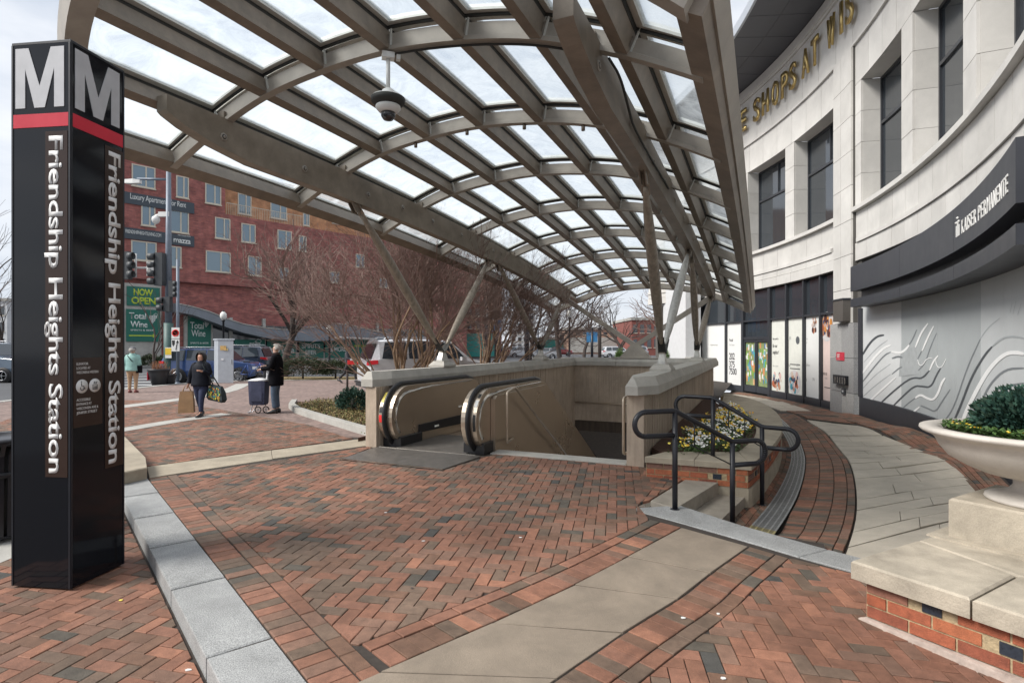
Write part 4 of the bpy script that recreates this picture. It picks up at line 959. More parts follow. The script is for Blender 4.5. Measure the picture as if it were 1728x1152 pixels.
S_ = [([(95, 640), (170, 540), (240, 465), (290, 445)], 15, M_w), ([(295, 488), (350, 500), (385, 480), (415, 445)], 14, M_w), ([(455, 460), (495, 360), (540, 300)], 12, M_w), ([(500, 485), (540, 390), (578, 318)], 11, M_w),
      ([(118, 850), (200, 770), (325, 660)], 13, M_w), ([(455, 800), (490, 775), (530, 800), (575, 815), (610, 765), (630, 700), (655, 665)], 15, M_w), ([(410, 922), (445, 890), (483, 860)], 12, M_w), ([(551, 615), (575, 555), (608, 515)], 11, M_w),
      ([(590, 545), (600, 590), (630, 600), (662, 535)], 5, M_w), ([(470, 540), (480, 580), (505, 580), (530, 535), (570, 530)], 5, M_w), ([(765, 975), (800, 880), (880, 720), (960, 590), (1050, 505), (1120, 492), (1184, 505)], 26, M_w),
      ([(95, 520), (150, 430), (200, 385), (246, 378)], 14, M_d1), ([(95, 700), (180, 590), (250, 510), (290, 492)], 9, M_d2), ([(190, 865), (290, 770), (400, 680), (450, 662), (500, 670), (550, 615)], 11, M_d1), ([(470, 620), (520, 570), (560, 450), (598, 365)], 8, M_d2),
      ([(290, 870), (380, 780), (450, 718), (500, 722), (560, 730), (600, 640), (625, 600)], 12, M_d1), ([(345, 895), (400, 840), (455, 800)], 8, M_d2), ([(490, 850), (540, 870), (590, 895), (630, 830), (688, 742)], 10, M_d2), ([(490, 940), (540, 935), (590, 975), (650, 960), (720, 850), (800, 600), (890, 405)], 9, M_d2),
      ([(705, 972), (760, 850), (830, 660), (920, 510), (970, 455)], 15, M_d1), ([(970, 455), (1040, 395), (1110, 385), (1184, 400)], 12, M_d3), ([(890, 405), (940, 330), (1022, 265)], 8, M_d3), ([(900, 820), (960, 700), (1060, 605), (1184, 600)], 16, M_d2), ([(985, 800), (1060, 720), (1184, 700)], 14, M_d2), ([(1090, 830), (1130, 810), (1184, 810)], 16, M_d2),
      ([(410, 450), (440, 400), (465, 340)], 8, M_d2), ([(298, 535), (340, 520), (370, 530)], 13, M_d2), ([(298, 640), (345, 600), (370, 590)], 8, M_d2), ([(95, 745), (180, 650), (290, 570)], 6, M_d3), ([(95, 800), (180, 720), (290, 640)], 6, M_d3), ([(110, 560), (200, 460), (270, 412)], 5, M_d3), ([(470, 540), (500, 480)], 8, M_d2),
      ([(1090, 230), (1105, 160)], 4, M_d3), ([(1110, 240), (1130, 150)], 4, M_d3), ([(1140, 245), (1165, 165)], 4, M_d3)]
for k, (P, w_, m) in enumerate(S_): stroke(P, w_, m, k % 7+(8 if m is M_w else 0))
b = MB(); b.mat(mat('painted_out_patch', (.40, .425, .435), .7, var=.08)); o_ = mo+.0012; vs = [F(phi(1430+x/3.973, o_), fz(1430+x/3.973, 470+y/3.973, o_), o_) for x, y in ((375, 480), (460, 450), (478, 640), (345, 655), (355, 510))]; b.add(vs, [(0, 1, 2, 3, 4)]); b.build('patch', mur)
# white column beside the canopy, end of the block far behind
blk = thing('side_building', 'plain white wall end standing between the bare trees and the store front', 'wall', (8.5, 27, 0))
b = MB(); b.mat(mat('white_stucco', (.62, .63, .64), .8, var=.04)); p = atY(1157, 500, 27); Yb = 27; b.prism([(p.x, Yb), (p.x+.72, Yb), (p.x+.72, Yb+4), (p.x, Yb+4)], -.35, 8.4); b.build('wall', blk)
b = MB(); b.mat(M_cap); b.prism([(p.x-.08, Yb-.08), (p.x+.8, Yb-.08), (p.x+.8, Yb+4), (p.x-.08, Yb+4)], 8.4, 8.6); b.build('coping', blk)
b = MB(); b.mat(M_lime); b.prism([(p.x-.05, Yb-.05), (p.x+.77, Yb-.05), (p.x+.77, Yb-.002), (p.x-.05, Yb-.002)], -.3, 1.1); b.build('base_course', blk)
# ============================================================ walkway bands, steps, drain
def wl(pts, it=2): return smooth_line([at(x, y, Hw) for x, y in pts], it)
grA = wl([(1253, 902), (1290, 862), (1313, 830), (1330, 795), (1337, 768), (1330, 745), (1318, 725), (1300, 706), (1275, 690)])     # inner edge of the drain
grB = wl([(1296, 917), (1330, 868), (1349, 830), (1358, 795), (1359, 768), (1347, 738), (1330, 716), (1308, 698), (1282, 684)])
b1 = wl([(1414, 952), (1440, 890), (1445, 840), (1440, 800), (1426, 768), (1398, 735), (1365, 712), (1325, 692), (1290, 680)])      # outer edge of the red band
p1 = wl([(1575, 973), (1690, 920), (1664, 855), (1625, 806), (1566, 766), (1505, 738), (1440, 712), (1400, 699), (1345, 686)])      # outer edge of the pale walk
wband = structure('walkway_brick_band'); pcs = []
A_, B_ = grB, b1
pcs = ruled(A_, B_, .085, .02, .33, Hw, .005)+ruled(A_, B_, .085, .335, .62, Hw, .005)+ruled(A_, B_, .085, .625, .86, Hw, .005)+ruled(A_, B_, .20, .865, .995, Hw, .005)
pcs = [p for p in pcs if p[0] < 16]
place_pieces(pcs, Hw, wband, 'brick', 280, M_brick, .03, tint='walk')
pale = structure('pale_walkway')
# slabs: long strips across the walk, cut with cross joints
A_ = wl([(1420, 954), (1443, 890), (1447, 842), (1442, 800), (1428, 768), (1400, 735)], 2); B_ = wl([(1690, 876), (1668, 846), (1636, 806), (1600, 780), (1550, 756), (1492, 735)], 2)
pcs = []
n_ = 15
P_, Q_ = resample(A_, n_), resample(B_, n_)
for i in range(n_):
    k = 2; o_ = (i % 3)*.13
    cuts = [0]+[min(1, (j+1)/k-o_+.08) for j in range(k-1)]+[1]
    for u, v in zip(cuts[:-1], cuts[1:]):
        a, b_, c, d_ = P_[i].lerp(Q_[i], u), P_[i].lerp(Q_[i], v), P_[i+1].lerp(Q_[i+1], v), P_[i+1].lerp(Q_[i+1], u)
        def sh2(p, q, g): d = q-p; L_ = max(d.length, 1e-6); return p+d*(g/L_), q-d*(g/L_)
        a, d_ = sh2(a, d_, .009); b_, c = sh2(b_, c, .009); a, b_ = sh2(a, b_, .004); d_, c = sh2(d_, c, .004)
        W = [(p.x, p.y) for p in (a, b_, c, d_)]; pcs.append((sum(p[1] for p in W)/4, W))
W = [P_[0], Q_[0], at(1760, 965, Hw), at(1620, 1010, Hw)]; W = [W[0]+Vector((0, -.02, 0)), W[1]+Vector((0, -.02, 0)), W[2], W[3]]
for u, v in ((0, .4), (.405, 1)): a, b_, c, d_ = W[0].lerp(W[1], u), W[0].lerp(W[1], v), W[3].lerp(W[2], v), (W[3].lerp(W[2], u) if u else W[3].lerp(W[0], .9)); pcs.append((3., [(q.x, q.y) for q in (a, b_, c, d_)]))
A2 = wl([(1398, 733), (1365, 711), (1325, 694)], 1); B2 = wl([(1488, 733), (1430, 713), (1392, 700)], 1)
A3 = wl([(1318, 692), (1290, 682), (1255, 672), (1214, 667)], 1); B3 = wl([(1372, 694), (1335, 681), (1285, 670), (1214, 662)], 1)
A2 = wl([(1398, 733), (1362, 708)], 0); B2 = wl([(1488, 733), (1448, 718)], 0)
for A__, B__, q in ((A2, B2, .6), (A3, B3, .9)): pcs += ruled(A__, B__, q, 0, .5, Hw)+ruled(A__, B__, q, .5, 1, Hw)
place_pieces(pcs, Hw, pale, 'slab', 120, M_pale, .07, bev=.003)
# red bricks between the pale walk and the facade, and the cross band
ob = structure('facade_brick_band'); fr_ = [Vector((v.x, v.y, 0)) for v in wl([(1700, 937), (1672, 858), (1631, 806), (1570, 766), (1508, 738), (1442, 711)], 2)]
C2 = [F(math.atan2(v.y-FC.y, v.x-FC.x), 0, .16) for v in fr_]
pcs = []
for k in range(6): pcs += ruled(fr_, C2, .20, k/6+.003, k/6+.163, Hw, .005)
X1 = wl([(1400, 732), (1362, 708), (1322, 693)], 1)
pcs += ruled(wl([(1326, 692), (1365, 706)], 0), wl([(1386, 694), (1446, 716)], 0), .1, 0, 1, Hw, .005)
D1 = wl([(1440, 712), (1400, 699), (1345, 685), (1290, 672), (1216, 662)], 1); D2 = [F(math.atan2(v.y-FC.y, v.x-FC.x), 0, .2) for v in D1]
for k in range(3): pcs += ruled(D1, D2, .20, k/3+.004, k/3+.33, Hw, .005)
place_pieces(pcs, Hw, ob, 'brick', 200, M_brick, .03, tint='walk')
# bricks between the planter, steps and the drain
ib = structure('inner_brick_band')
W1 = wl([(1213, 884), (1244, 858), (1272, 838), (1290, 815), (1308, 780), (1313, 755), (1306, 730), (1290, 706), (1268, 692)])
pcs = []
for k in range(3): pcs += ruled(W1, grA, .2 if k == 1 else .1, k/3+.006, k/3+.33, Hw, .005)
place_pieces(pcs, Hw, ib, 'brick', 160, M_brick, .03, tint='walk')
# trench drain
dr = thing('trench_drain', 'curved cast metal trench drain grating set in the red brick walkway', 'drain grate', at(1340, 800, Hw))
M_grate = mat('cast_grate', (.33, .34, .34), .5, var=.2, scale=20, metal=.5); M_grate2 = mat('yellowed_grate', (.36, .31, .15), .55, var=.3, scale=25, metal=.3)
n_ = int(length(grA)/.5); GA_, GB_ = resample(grA, n_*10), resample(grB, n_*10)
b = MB(); b.mat(M_ink); b.add([p+Vector((0, 0, -.006)) for p in GA_]+[p+Vector((0, 0, -.006)) for p in GB_], [(i, i+1, len(GA_)+i+1, len(GA_)+i) for i in range(len(GA_)-1)]); b.build('trench', dr)
for i in range(n_):
    b = MB(); b.mat(M_grate2 if i == 0 else M_grate)
    for k in range(10):
        q = i*10+k; a, c, a2, c2 = GA_[q], GB_[q], GA_[q+1], GB_[q+1]
        for u0, u1 in ((.0, .08), (.92, 1.0)): b.add([a.lerp(c, u0)+Vector((0, 0, .004)), a.lerp(c, u1)+Vector((0, 0, .004)), a2.lerp(c2, u1)+Vector((0, 0, .004)), a2.lerp(c2, u0)+Vector((0, 0, .004))], [(0, 1, 2, 3)])
        for h_ in (0, .5):
            p0, p1 = a.lerp(a2, h_), a.lerp(a2, h_+.26); q0, q1 = c.lerp(c2, h_), c.lerp(c2, h_+.26); b.add([p0.lerp(q0, .08)+Vector((0, 0, .003)), p0.lerp(q0, .92)+Vector((0, 0, .003)), p1.lerp(q1, .92)+Vector((0, 0, .003)), p1.lerp(q1, .08)+Vector((0, 0, .003))], [(0, 1, 2, 3)])
        for u in (.25, .5, .75): b.add([a.lerp(c, u-.03)+Vector((0, 0, .0035)), a.lerp(c, u+.03)+Vector((0, 0, .0035)), a2.lerp(c2, u+.03)+Vector((0, 0, .0035)), a2.lerp(c2, u-.03)+Vector((0, 0, .0035))], [(0, 1, 2, 3)])
    b.build('grate', dr)
# ---- two concrete steps
M_step = mat('step_concrete', (.32, .285, .235), .88, stain=.2, var=.12, scale=4, bump=.25, bscale=100)
stp = thing('concrete_steps', 'two low concrete steps going down from the plaza to the curved walkway', 'steps', at(1180, 840))
a0, a1 = at(1140, 858), at(1222, 808); l0, l1 = at(1108, 838), at(1176, 797)
g0, g1 = at(1211, 883, -.15), at(1270, 826, -.15)
b = MB(); b.mat(M_step); b.prism([at(1098, 845), a0, a1, l1], -.4, .003, .008); b.build('step', stp)
b = MB(); b.mat(M_step); b.prism([a0+Vector((.004, -.03, 0)), g0, g1, a1+Vector((.0, .03, 0))], -.45, -.148, .008); b.build('step', stp)
# plaza bricks left of the top step
lw = structure('landing_paving'); W = [at(1062, 853), at(1096, 843), at(1174, 798), at(1090, 795), st(7.95, -1.4), st(7.6, -2.0)]
W = [at(1062, 852), at(1096, 843), at(1170, 797), at(1128, 790), at(1088, 792)]
brick_paving('landing', [(p[0], p[1]) for p in W], H0, R(-24), lw, 60, tint='red')
# ---- flower planter beside the steps
M_bwall = mat('wall_brick', (0, 0, 0), .82, palette=[(.30, .085, .040), (.36, .115, .055), (.25, .075, .042), (.20, .105, .075), (.34, .10, .05), (.27, .12, .08), (.40, .13, .06)], var=.2, scale=20, bump=.4, bscale=130, speck=(200, .12))
M_mort = mat('wall_mortar', (.42, .33, .2), .95, var=.25, scale=30, bump=.4, bscale=100)
M_blueb = mat('blue_black_brick', (.028, .036, .05), .3, var=.2, scale=40, bump=.3)
M_soil = mat('bark_mulch', (.075, .035, .022), .95, var=.4, scale=40, bump=1., bscale=60)
pl = thing('flower_planter', 'low curved brick planter with limestone cap and yellow and white pansies', 'planter', at(1200, 790))
zc1 = .26
capI = [at(1103, 770, zc1), at(1300, 784, zc1)]
# outline of the planter on plan: front edge along the steps, curved outer edge, back to the station wall
o1 = [at(1088, 770, zc1), at(1240, 790, zc1), at(1268, 783, zc1)]; o2 = [at(1300, 757, zc1), at(1322, 728, zc1), at(1319, 703, zc1), at(1296, 683, zc1), at(1262, 670, zc1), at(1222, 664, zc1)]
outer = smooth_line(o1[2:]+o2, 2)
inner_o = smooth_line([at(1246, 762, zc1), at(1272, 742, zc1), at(1278, 722, zc1), at(1268, 704, zc1), at(1245, 690, zc1), at(1218, 681, zc1)], 2)
A_, B_ = resample(outer, 5), resample(inner_o, 5)
for i in range(5):
    sA, sB = resample(outer, 30)[i*6:i*6+7], resample(inner_o, 30)[i*6:i*6+7]
    b = MB(); b.mat(M_kerb); rings = [[Vector((p.x, p.y, zc1-.075)), Vector((q.x, q.y, zc1-.075)), Vector((q.x, q.y, zc1)), Vector((p.x, p.y, zc1))] for p, q in zip(sA, sB)]
    b.loft(rings); b.build('cap_stone', pl)
f0, f1, f2, f3 = o1[0], o1[2], inner_o[0], at(1122, 762, zc1)
mid0, mid1 = f0.lerp(f1, .48), f3.lerp(f2, .48)
for q in ([f0, mid0, mid1, f3], [mid0.lerp(f1, .006), f1, f2, mid1.lerp(f2, .006)]): b = MB(); b.mat(M_kerb); b.prism(q, zc1-.075, zc1+.001, .008); b.build('cap_stone', pl)
def brick_run(P, z0, ncourse, par, inset=0., ch=.075, bl=.215, odd=None, th=.05):
    """courses of stretcher bricks along polyline P (left side is the face), mortar wall behind"""
    P = [Vector((p[0], p[1], 0)) for p in P]; Lt = length(P); D = resample(P, 200)
    def pt(d, o):
        f = max(0, min(.99999, d/Lt))*200; i = int(f); a, c = D[i], D[i+1]; t_ = (c-a).normalized(); q = a.lerp(c, f-i); return q+Vector((t_.y, -t_.x, 0))*o
    b = MB(); b.mat(M_mort); n = 40; rg = []
    for i in range(n+1): d = Lt*i/n; rg.append([Vector((*pt(d, -.006)[:2], z0)), Vector((*pt(d, -.09)[:2], z0)), Vector((*pt(d, -.09)[:2], z0+ncourse*ch)), Vector((*pt(d, -.006)[:2], z0+ncourse*ch))])
    b.loft(rg); b.build('mortar_core', par)
    for c in range(ncourse):
        d = -bl/2 if c % 2 else 0.; k = 0
        while d < Lt:
            e0, e1 = max(0, d)+.006, min(Lt, d+bl)-.006
            spec_ = odd and odd(c, k)
            if e1-e0 > .02:
                b = MB(); b.mat(M_blueb if spec_ else M_bwall); b.t = rnd.random(); o_ = rnd.uniform(0, .004); m_ = (e0+e1)/2
                if spec_: e0, e1 = m_-.05, m_+.05
                rg = [[Vector((*pt(q, o_)[:2], z0+c*ch+.006)), Vector((*pt(q, -.05)[:2], z0+c*ch+.006)), Vector((*pt(q, -.05)[:2], z0+(c+1)*ch-.006)), Vector((*pt(q, o_)[:2], z0+(c+1)*ch-.006))] for q in (e0, m_, e1)]
                b.loft(rg); b.build('brick', par)
            d += bl; k += 1
front_f = [f0.lerp(f1, .02)+Vector((.0, .03, 0)), f1+Vector((-.03, .03, 0))]
brick_run(front_f, -.04, 3, pl, odd=lambda c, k: k in (4, 9) and c == 1)
brick_run([front_f[1]]+[p+Vector((-.035, .0, 0)) for p in outer[1:]], -.04, 3, pl, odd=lambda c, k: c == 1 and k % 5 == 2)
b = MB(); b.mat(M_kerb); q = [front_f[0], front_f[1]]; b.prism([q[0], q[1], q[1]+Vector((-.02, .08, 0)), q[0]+Vector((0, .08, 0))], -.4, -.042); b.build('footing', pl)
rg = []
for p in [front_f[1]]+[p+Vector((-.02, .0, 0)) for p in outer[1:]]: rg.append([Vector((p.x+.01, p.y, -.42)), Vector((p.x-.1, p.y+.02, -.42)), Vector((p.x-.1, p.y+.02, -.045)), Vector((p.x+.01, p.y, -.045))])
b = MB(); b.mat(M_kerb); b.loft(rg); b.build('footing', pl)
soilp = [f3+Vector((.05, .05, 0)), f2]+inner_o[1:]+[st(17, -1.46), st(8.3, -1.46)]
b = MB(); b.mat(M_soil); b.prism(soilp, zc1-.3, zc1-.05); b.build('mulch', pl)
M_pleaf = mat('pansy_leaf', (.05, .10, .022), .6, palette=[(.04, .085, .018), (.065, .13, .03), (.085, .15, .04)], var=.1)
M_py = mat('pansy_yellow', (.78, .50, .02), .6, palette=[(.80, .55, .03), (.75, .38, .02), (.82, .66, .12)], var=.05); M_pw = mat('pansy_white', (.74, .73, .68), .6, var=.04)
def leafquad(b, c, L_, W_, rz, tilt): 
    d = Vector((math.cos(rz)*math.cos(tilt), math.sin(rz)*math.cos(tilt), math.sin(tilt))); s_ = Vector((-math.sin(rz), math.cos(rz), 0)); c = Vector(c)
    b.add([c, c+d*L_*.5+s_*W_/2, c+d*L_, c+d*L_*.5-s_*W_/2], [(0, 1, 2, 3)])
bed = [(p.x, p.y) for p in [at(1126, 768, zc1), at(1240, 764, zc1), at(1268, 735, zc1), at(1270, 716, zc1), at(1250, 696, zc1), at(1232, 688, zc1), at(1190, 712, zc1), at(1160, 735, zc1)]]
xs = [p[0] for p in bed]; ys = [p[1] for p in bed]; npl = 0; plants = []
lf = MB(); lf.mat(M_pleaf)
while npl < 230:
    x, y = rnd.uniform(min(xs), max(xs)), rnd.uniform(min(ys), max(ys))
    if not inpoly(x, y, bed): continue
    npl += 1; r_ = rnd.uniform(.05, .10); h_ = rnd.uniform(.08, .17)
    for _ in range(46):
        q, rr = rnd.uniform(0, 6.28), rnd.uniform(0, r_*1.3); lf.t = rnd.random(); leafquad(lf, (x+rr*math.cos(q), y+rr*math.sin(q), zc1-.04+rnd.uniform(0, h_)), rnd.uniform(.03, .055), rnd.uniform(.018, .03), rnd.uniform(0, 6.28), rnd.uniform(-.3, .9))
    plants.append((x, y, h_, r_))
tag(lf.build('pansy_leaves', pl), kind='stuff')
fl = MB()
for (x, y, h_, r_) in plants:
    w_ = rnd.random() < .55
    for _ in range(rnd.randint(3, 8)):
        q, rr = rnd.uniform(0, 6.28), rnd.uniform(0, r_); c = Vector((x+rr*math.cos(q), y+rr*math.sin(q), zc1-.02+h_+rnd.uniform(-.02, .03))); fl.mat(M_pw if w_ else M_py); fl.t = rnd.random()
        nrm = Vector((rnd.uniform(-.5, .5), -rnd.uniform(.2, .9), rnd.uniform(.5, 1))).normalized(); u = nrm.orthogonal().normalized(); v = nrm.cross(u); s_ = rnd.uniform(.012, .021)
        fl.add([c+nrm*.004]+[c+(u*math.cos(1.2566*i)+v*math.sin(1.2566*i))*s_ for i in range(5)], [(0, 1+i, 1+(i+1) % 5) for i in range(5)])
tag(fl.build('pansy_flowers', pl), kind='stuff')
# ---- two handrails
def handrail(label, p1, p2, h, ext1, ext2, zz1, zz2, r=.027):
    """p1/p2 post feet (world). loops at both ends"""
    p1, p2 = Vector(p1), Vector(p2); d = (p2-p1); d.z = 0; d.normalize(); hr = thing('handrail', label, 'handrail', p1)
    t1, t2 = p1+Vector((0, 0, h)), p2+Vector((0, 0, h)); t1.z = zz1; t2.z = zz2
    dl = .25                                                          # loop height
    def loop(t_, sgn, ext):
        e = t_+d*sgn*ext; c = e+Vector((0, 0, -dl/2)); return [t_, e]+[c+d*sgn*math.sin(a)*dl/2+Vector((0, 0, math.cos(a)*dl/2)) for a in [R(12*i) for i in range(1, 15)]]+[e+Vector((0, 0, -dl)), t_+Vector((0, 0, -dl))+d*sgn*.012]
    A__ = loop(t1, -1, ext1); B__ = loop(t2, 1, ext2)
    b = MB(); b.mat(M_blk); b.tube(smooth_corner(A__[::-1][:-1]+[t1]+[t2]+B__[1:], .03, 2), r, 10); b.build('rail', hr)
    for p, t_ in ((p1, t1), (p2, t2)): b = MB(); b.mat(M_blk); b.tube([Vector((p.x, p.y, p.z-.05)), Vector((p.x, p.y, t_.z-.005))], r*1.02, 10); b.build('post', hr)
    lo1, lo2 = t1+Vector((0, 0, -dl)), t2+Vector((0, 0, -dl)); lo1 += Vector((0, 0, -.02))
    b = MB(); b.mat(M_blk); b.tube([lo1, lo2], .007, 6); b.build('lower_bar', hr)
    for f in (.33, .66): b = MB(); b.mat(M_blk); b.tube([t1.lerp(t2, f), lo1.lerp(lo2, f)], .007, 6); b.build('picket', hr)
    for p in (p1, p2): b = MB(); b.mat(M_blk); b.lathe([(.05, 0), (.05, .008), (.024, .012)], p+Vector((0, 0, .001)), 12); b.build('base_flange', hr)
def zat(py, Y): return CAMZ+(HY-py)/FPX*Y
q1 = at(1139, 860, -.01); q2 = at(1236, 887, -.24)
handrail('front black tubular handrail with looped ends beside the granite strip', q1, q2, .95, .34, .30, zat(693, q1.y), zat(745, q2.y))
q1 = at(1203, 803, -.005); q2 = at(1286, 852, -.28)
handrail('rear black tubular handrail with looped ends in front of the flower planter', q1, q2, .95, .37, .28, zat(671, q1.y), zat(720, q2.y))
# ============================================================ brick plinth with stone urn, bottom right
M_stone = mat('weathered_limestone', (.42, .37, .295), .85, stain=.22, var=.16, scale=3.5, bump=.3, bscale=60, speck=(150, .08))
M_urn = mat('urn_stone', (.54, .50, .45), .8, stain=.12, var=.10, scale=3, bump=.15, bscale=80)
pw = thing('brick_plinth', 'low brick wall with thick limestone cap carrying the stone urn at bottom right', 'planter wall', at(1600, 1000))
zw = .30; cA = at(1436, 945, zw); cB = at(1728, 1038, zw); dW = (cB-cA).normalized(); nW = Vector((-dW.y, dW.x, 0))
if nW.y < 0: nW = -nW
cC = at(1690, 868, zw)
dC = (cC-cA).normalized()
jl = (at(1638, 1010, zw)-cA).length
def capst(P, nm='cap_stone', z0=zw-.115, z1=zw): b = MB(); b.mat(M_stone); b.prism(P, z0, z1, .012); return b.build(nm, pw)
back = lambda p, k: p+dC*k
capst([cA, cA+dW*(jl-.006), cA+dW*(jl-.006)+nW*.62, cA+dC*.80]); capst([cA+dW*(jl+.006), cA+dW*(jl+1.6), cA+dW*(jl+1.6)+nW*.62, cA+dW*(jl+.006)+nW*.62])
capst([cA+dC*.81, cA+dW*(jl-.006)+nW*.63, cA+dW*(jl+1.6)+nW*.63, cA+dW*(jl+1.6)+nW*1.8, cA+dC*2.1])
ov = .055
wA = cA+dW*ov*1.2+nW*ov; wB = cA+dW*(jl+1.6)+nW*ov; wC = cA+dC*2.05+dW*.08
def hz_(p): return Hn(p.x, p.y)
z0w = -.125
brick_run([wA, wB], z0w+.075, 3, pw, odd=lambda c, k: (c == 2 and k in (1,)) or (c == 1 and k in (3,)) or (c == 2 and k == 6), bl=.245, ch=.078)
brick_run([wC, wA+dC*.02], z0w+.075, 3, pw, bl=.245, ch=.078)
b = MB(); b.mat(mat('pink_footing', (.47, .40, .34), .85, palette=[(.46, .38, .33)], var=.2, scale=12, bump=.4)); b.prism([wA-dW*.03-nW*.035, wB-nW*.035, wB+nW*.05, wA+nW*.05-dW*.0], z0w-.2, z0w+.072, .01); b.build('footing', pw)
# urn
uc = at(1700, 845, .34); ur = thing('stone_urn', 'wide pale stone urn planter with evergreen shrub on a square pedestal', 'urn planter', (0, 0, 0))
Yu = 3.98; Xu = (1758-864)/FPX*Yu; ub = Vector((Xu, Yu, zw)); ur.location = ub
k = Yu/FPX
b = MB(); b.mat(M_stone); w2 = .47; ry = math.atan2(dW.y, dW.x); X_, Y_ = Vector((math.cos(ry), math.sin(ry), 0)), Vector((-math.sin(ry), math.cos(ry), 0))
def sq(w_, z): return [ub+X_*w_*i+Y_*w_*j+Vector((0, 0, z)) for i, j in ((-1, -1), (1, -1), (1, 1), (-1, 1))]
b.loft([sq(.50, 0), sq(.50, .012)]); b.build('base_slab', ur)
b = MB(); b.mat(M_stone); b.loft([sq(.40, .012), sq(.40, .27), sq(.385, .285)]); b.build('pedestal', ur)
b = MB(); b.mat(M_urn); z = .286
prof = [(.33, z), (.34, z+.015), (.335, z+.035), (.25, z+.065), (.19, z+.10), (.165, z+.14), (.165, z+.19), (.20, z+.22), (.36, z+.245), (.52, z+.295), (.64, z+.37), (.705, z+.46), (.735, z+.53), (.775, z+.562), (.83, z+.585), (.85, z+.605), (.845, z+.625), (.80, z+.635), (.72, z+.63), (.70, z+.60), (.66, z+.57)]
prof = [(r_*(.83 if r_ > .4 else .93), z+(q-z)*.80) for r_, q in prof]; b.lathe(prof, ub, 56); b.build('bowl', ur)
b = MB(); b.mat(M_soil); b.lathe([(.565, z+.468), (.0, z+.485)], ub, 30); b.build('soil', ur)
M_ever = mat('evergreen_needles', (0, 0, 0), .7, palette=[(.018, .06, .048), (.03, .085, .06), (.045, .11, .075), (.022, .05, .03)], var=.15)
def shrub(name, c, rx, ry_, rz, n, ls, m, parent, seed=1, droop=.2):
    q = random.Random(seed); b = MB(); b.mat(m); c = Vector(c)
    for i in range(n):
        th_, ph_ = q.uniform(0, 6.283), math.acos(q.uniform(-.35, 1)); rr = q.uniform(.55, 1.)+.13*math.sin(th_*5+seed)*math.sin(ph_*4); nrm = Vector((math.sin(ph_)*math.cos(th_), math.sin(ph_)*math.sin(th_), math.cos(ph_)))
        p = c+Vector((nrm.x*rx*rr, nrm.y*ry_*rr, nrm.z*rz*rr)); d = (nrm+Vector((q.uniform(-.6, .6), q.uniform(-.6, .6), q.uniform(-.2, .7)))).normalized(); s_ = d.cross(Vector((q.uniform(-1, 1), q.uniform(-1, 1), q.uniform(-1, 1)))).normalized()
        L_ = ls*q.uniform(.6, 1.3); W_ = L_*.28; b.t = q.random()
        b.add([p, p+d*L_*.5+s_*W_, p+d*L_, p+d*L_*.5-s_*W_], [(0, 1, 2, 3)])
    return b.build(name, parent)
shrub('shrub_foliage', ub+Vector((-.03, 0, z+.56)), .37, .32, .24, 13000, .04, M_ever, ur, 3)
shrub('shrub_foliage', ub+Vector((.3, -.25, z+.53)), .30, .28, .17, 7000, .035, mat('grey_evergreen', (0, 0, 0), .7, palette=[(.05, .075, .05), (.08, .11, .075), (.10, .13, .09)], var=.1), ur, 5)
b = MB(); b.mat(M_pleaf)
for _ in range(1600):
    q, rr = rnd.uniform(2.2, 5.2), rnd.uniform(.38, .555); b.t = rnd.random(); leafquad(b, (ub.x+rr*math.cos(q), ub.y+rr*math.sin(q), ub.z+z+.485+rnd.uniform(0, .05)), .04, .022, rnd.uniform(0, 6.28), rnd.uniform(-.2, .8))
tag(b.build('trailing_leaves', ur), kind='stuff')
b = MB(); b.mat(M_py)
for _ in range(26): q, rr = rnd.uniform(2.4, 5), rnd.uniform(.42, .53); b.t = rnd.random(); c = Vector((ub.x+rr*math.cos(q), ub.y+rr*math.sin(q), ub.z+z+.53)); b.lathe([(0, 0), (.014, .006), (0, .01)], c, 5)
b.build('small_blossoms', ur)
# ============================================================ metro pylon
M_gloss = mat('gloss_black_enamel', (.006, .007, .010), .09, var=.0, spec=.34)
M_brn = mat('brown_enamel_strip', (.040, .024, .019), .2, var=.05, spec=.3)
M_silv = mat('silver_letter', (.46, .46, .475), .5, var=.06, scale=8)
M_wlet = mat('white_vinyl_letter', (.66, .65, .64), .5, var=.04)
M_redb = mat('red_band', (.55, .012, .035), .35, var=.05)
zb = -.10; pc_ = Vector((-3.253, 4.17, 0)); e1 = Vector((-.992, .125, 0)); e2 = Vector((.125, .992, 0)); pw_ = .49; ptop = 3.95
py = thing('metro_pylon', 'tall square black station pylon with white M, red band and vertical white lettering', 'station sign', pc_+e1*.245+e2*.245+Vector((0, 0, LOW)))
def pbox(name, u0, u1, v0, v1, z0, z1, m): b = MB(); b.mat(m); b.prism([pc_+e1*u0+e2*v0, pc_+e1*u1+e2*v0, pc_+e1*u1+e2*v1, pc_+e1*u0+e2*v1], z0, z1, .004); return b.build(name, py)
pbox('base', .06, pw_-.06, .06, pw_-.06, LOW-.05, zb, M_gask); pbox('core', .012, pw_-.012, .012, pw_-.012, zb, ptop-.01, M_blk); pbox('cap', 0, pw_, 0, pw_, ptop-.02, ptop, M_blk)
faces = [(pc_+e1*pw_, -e1), (pc_, e2), (pc_+e2*pw_, e1), (pc_+e1*pw_+e2*pw_, -e2)]
Mp = [(0, 0), (0, 1), (.27, 1), (.5, .36), (.73, 1), (1, 1), (1, 0), (.80, 0), (.80, .66), (.605, 0), (.395, 0), (.20, .66), (.20, 0)]
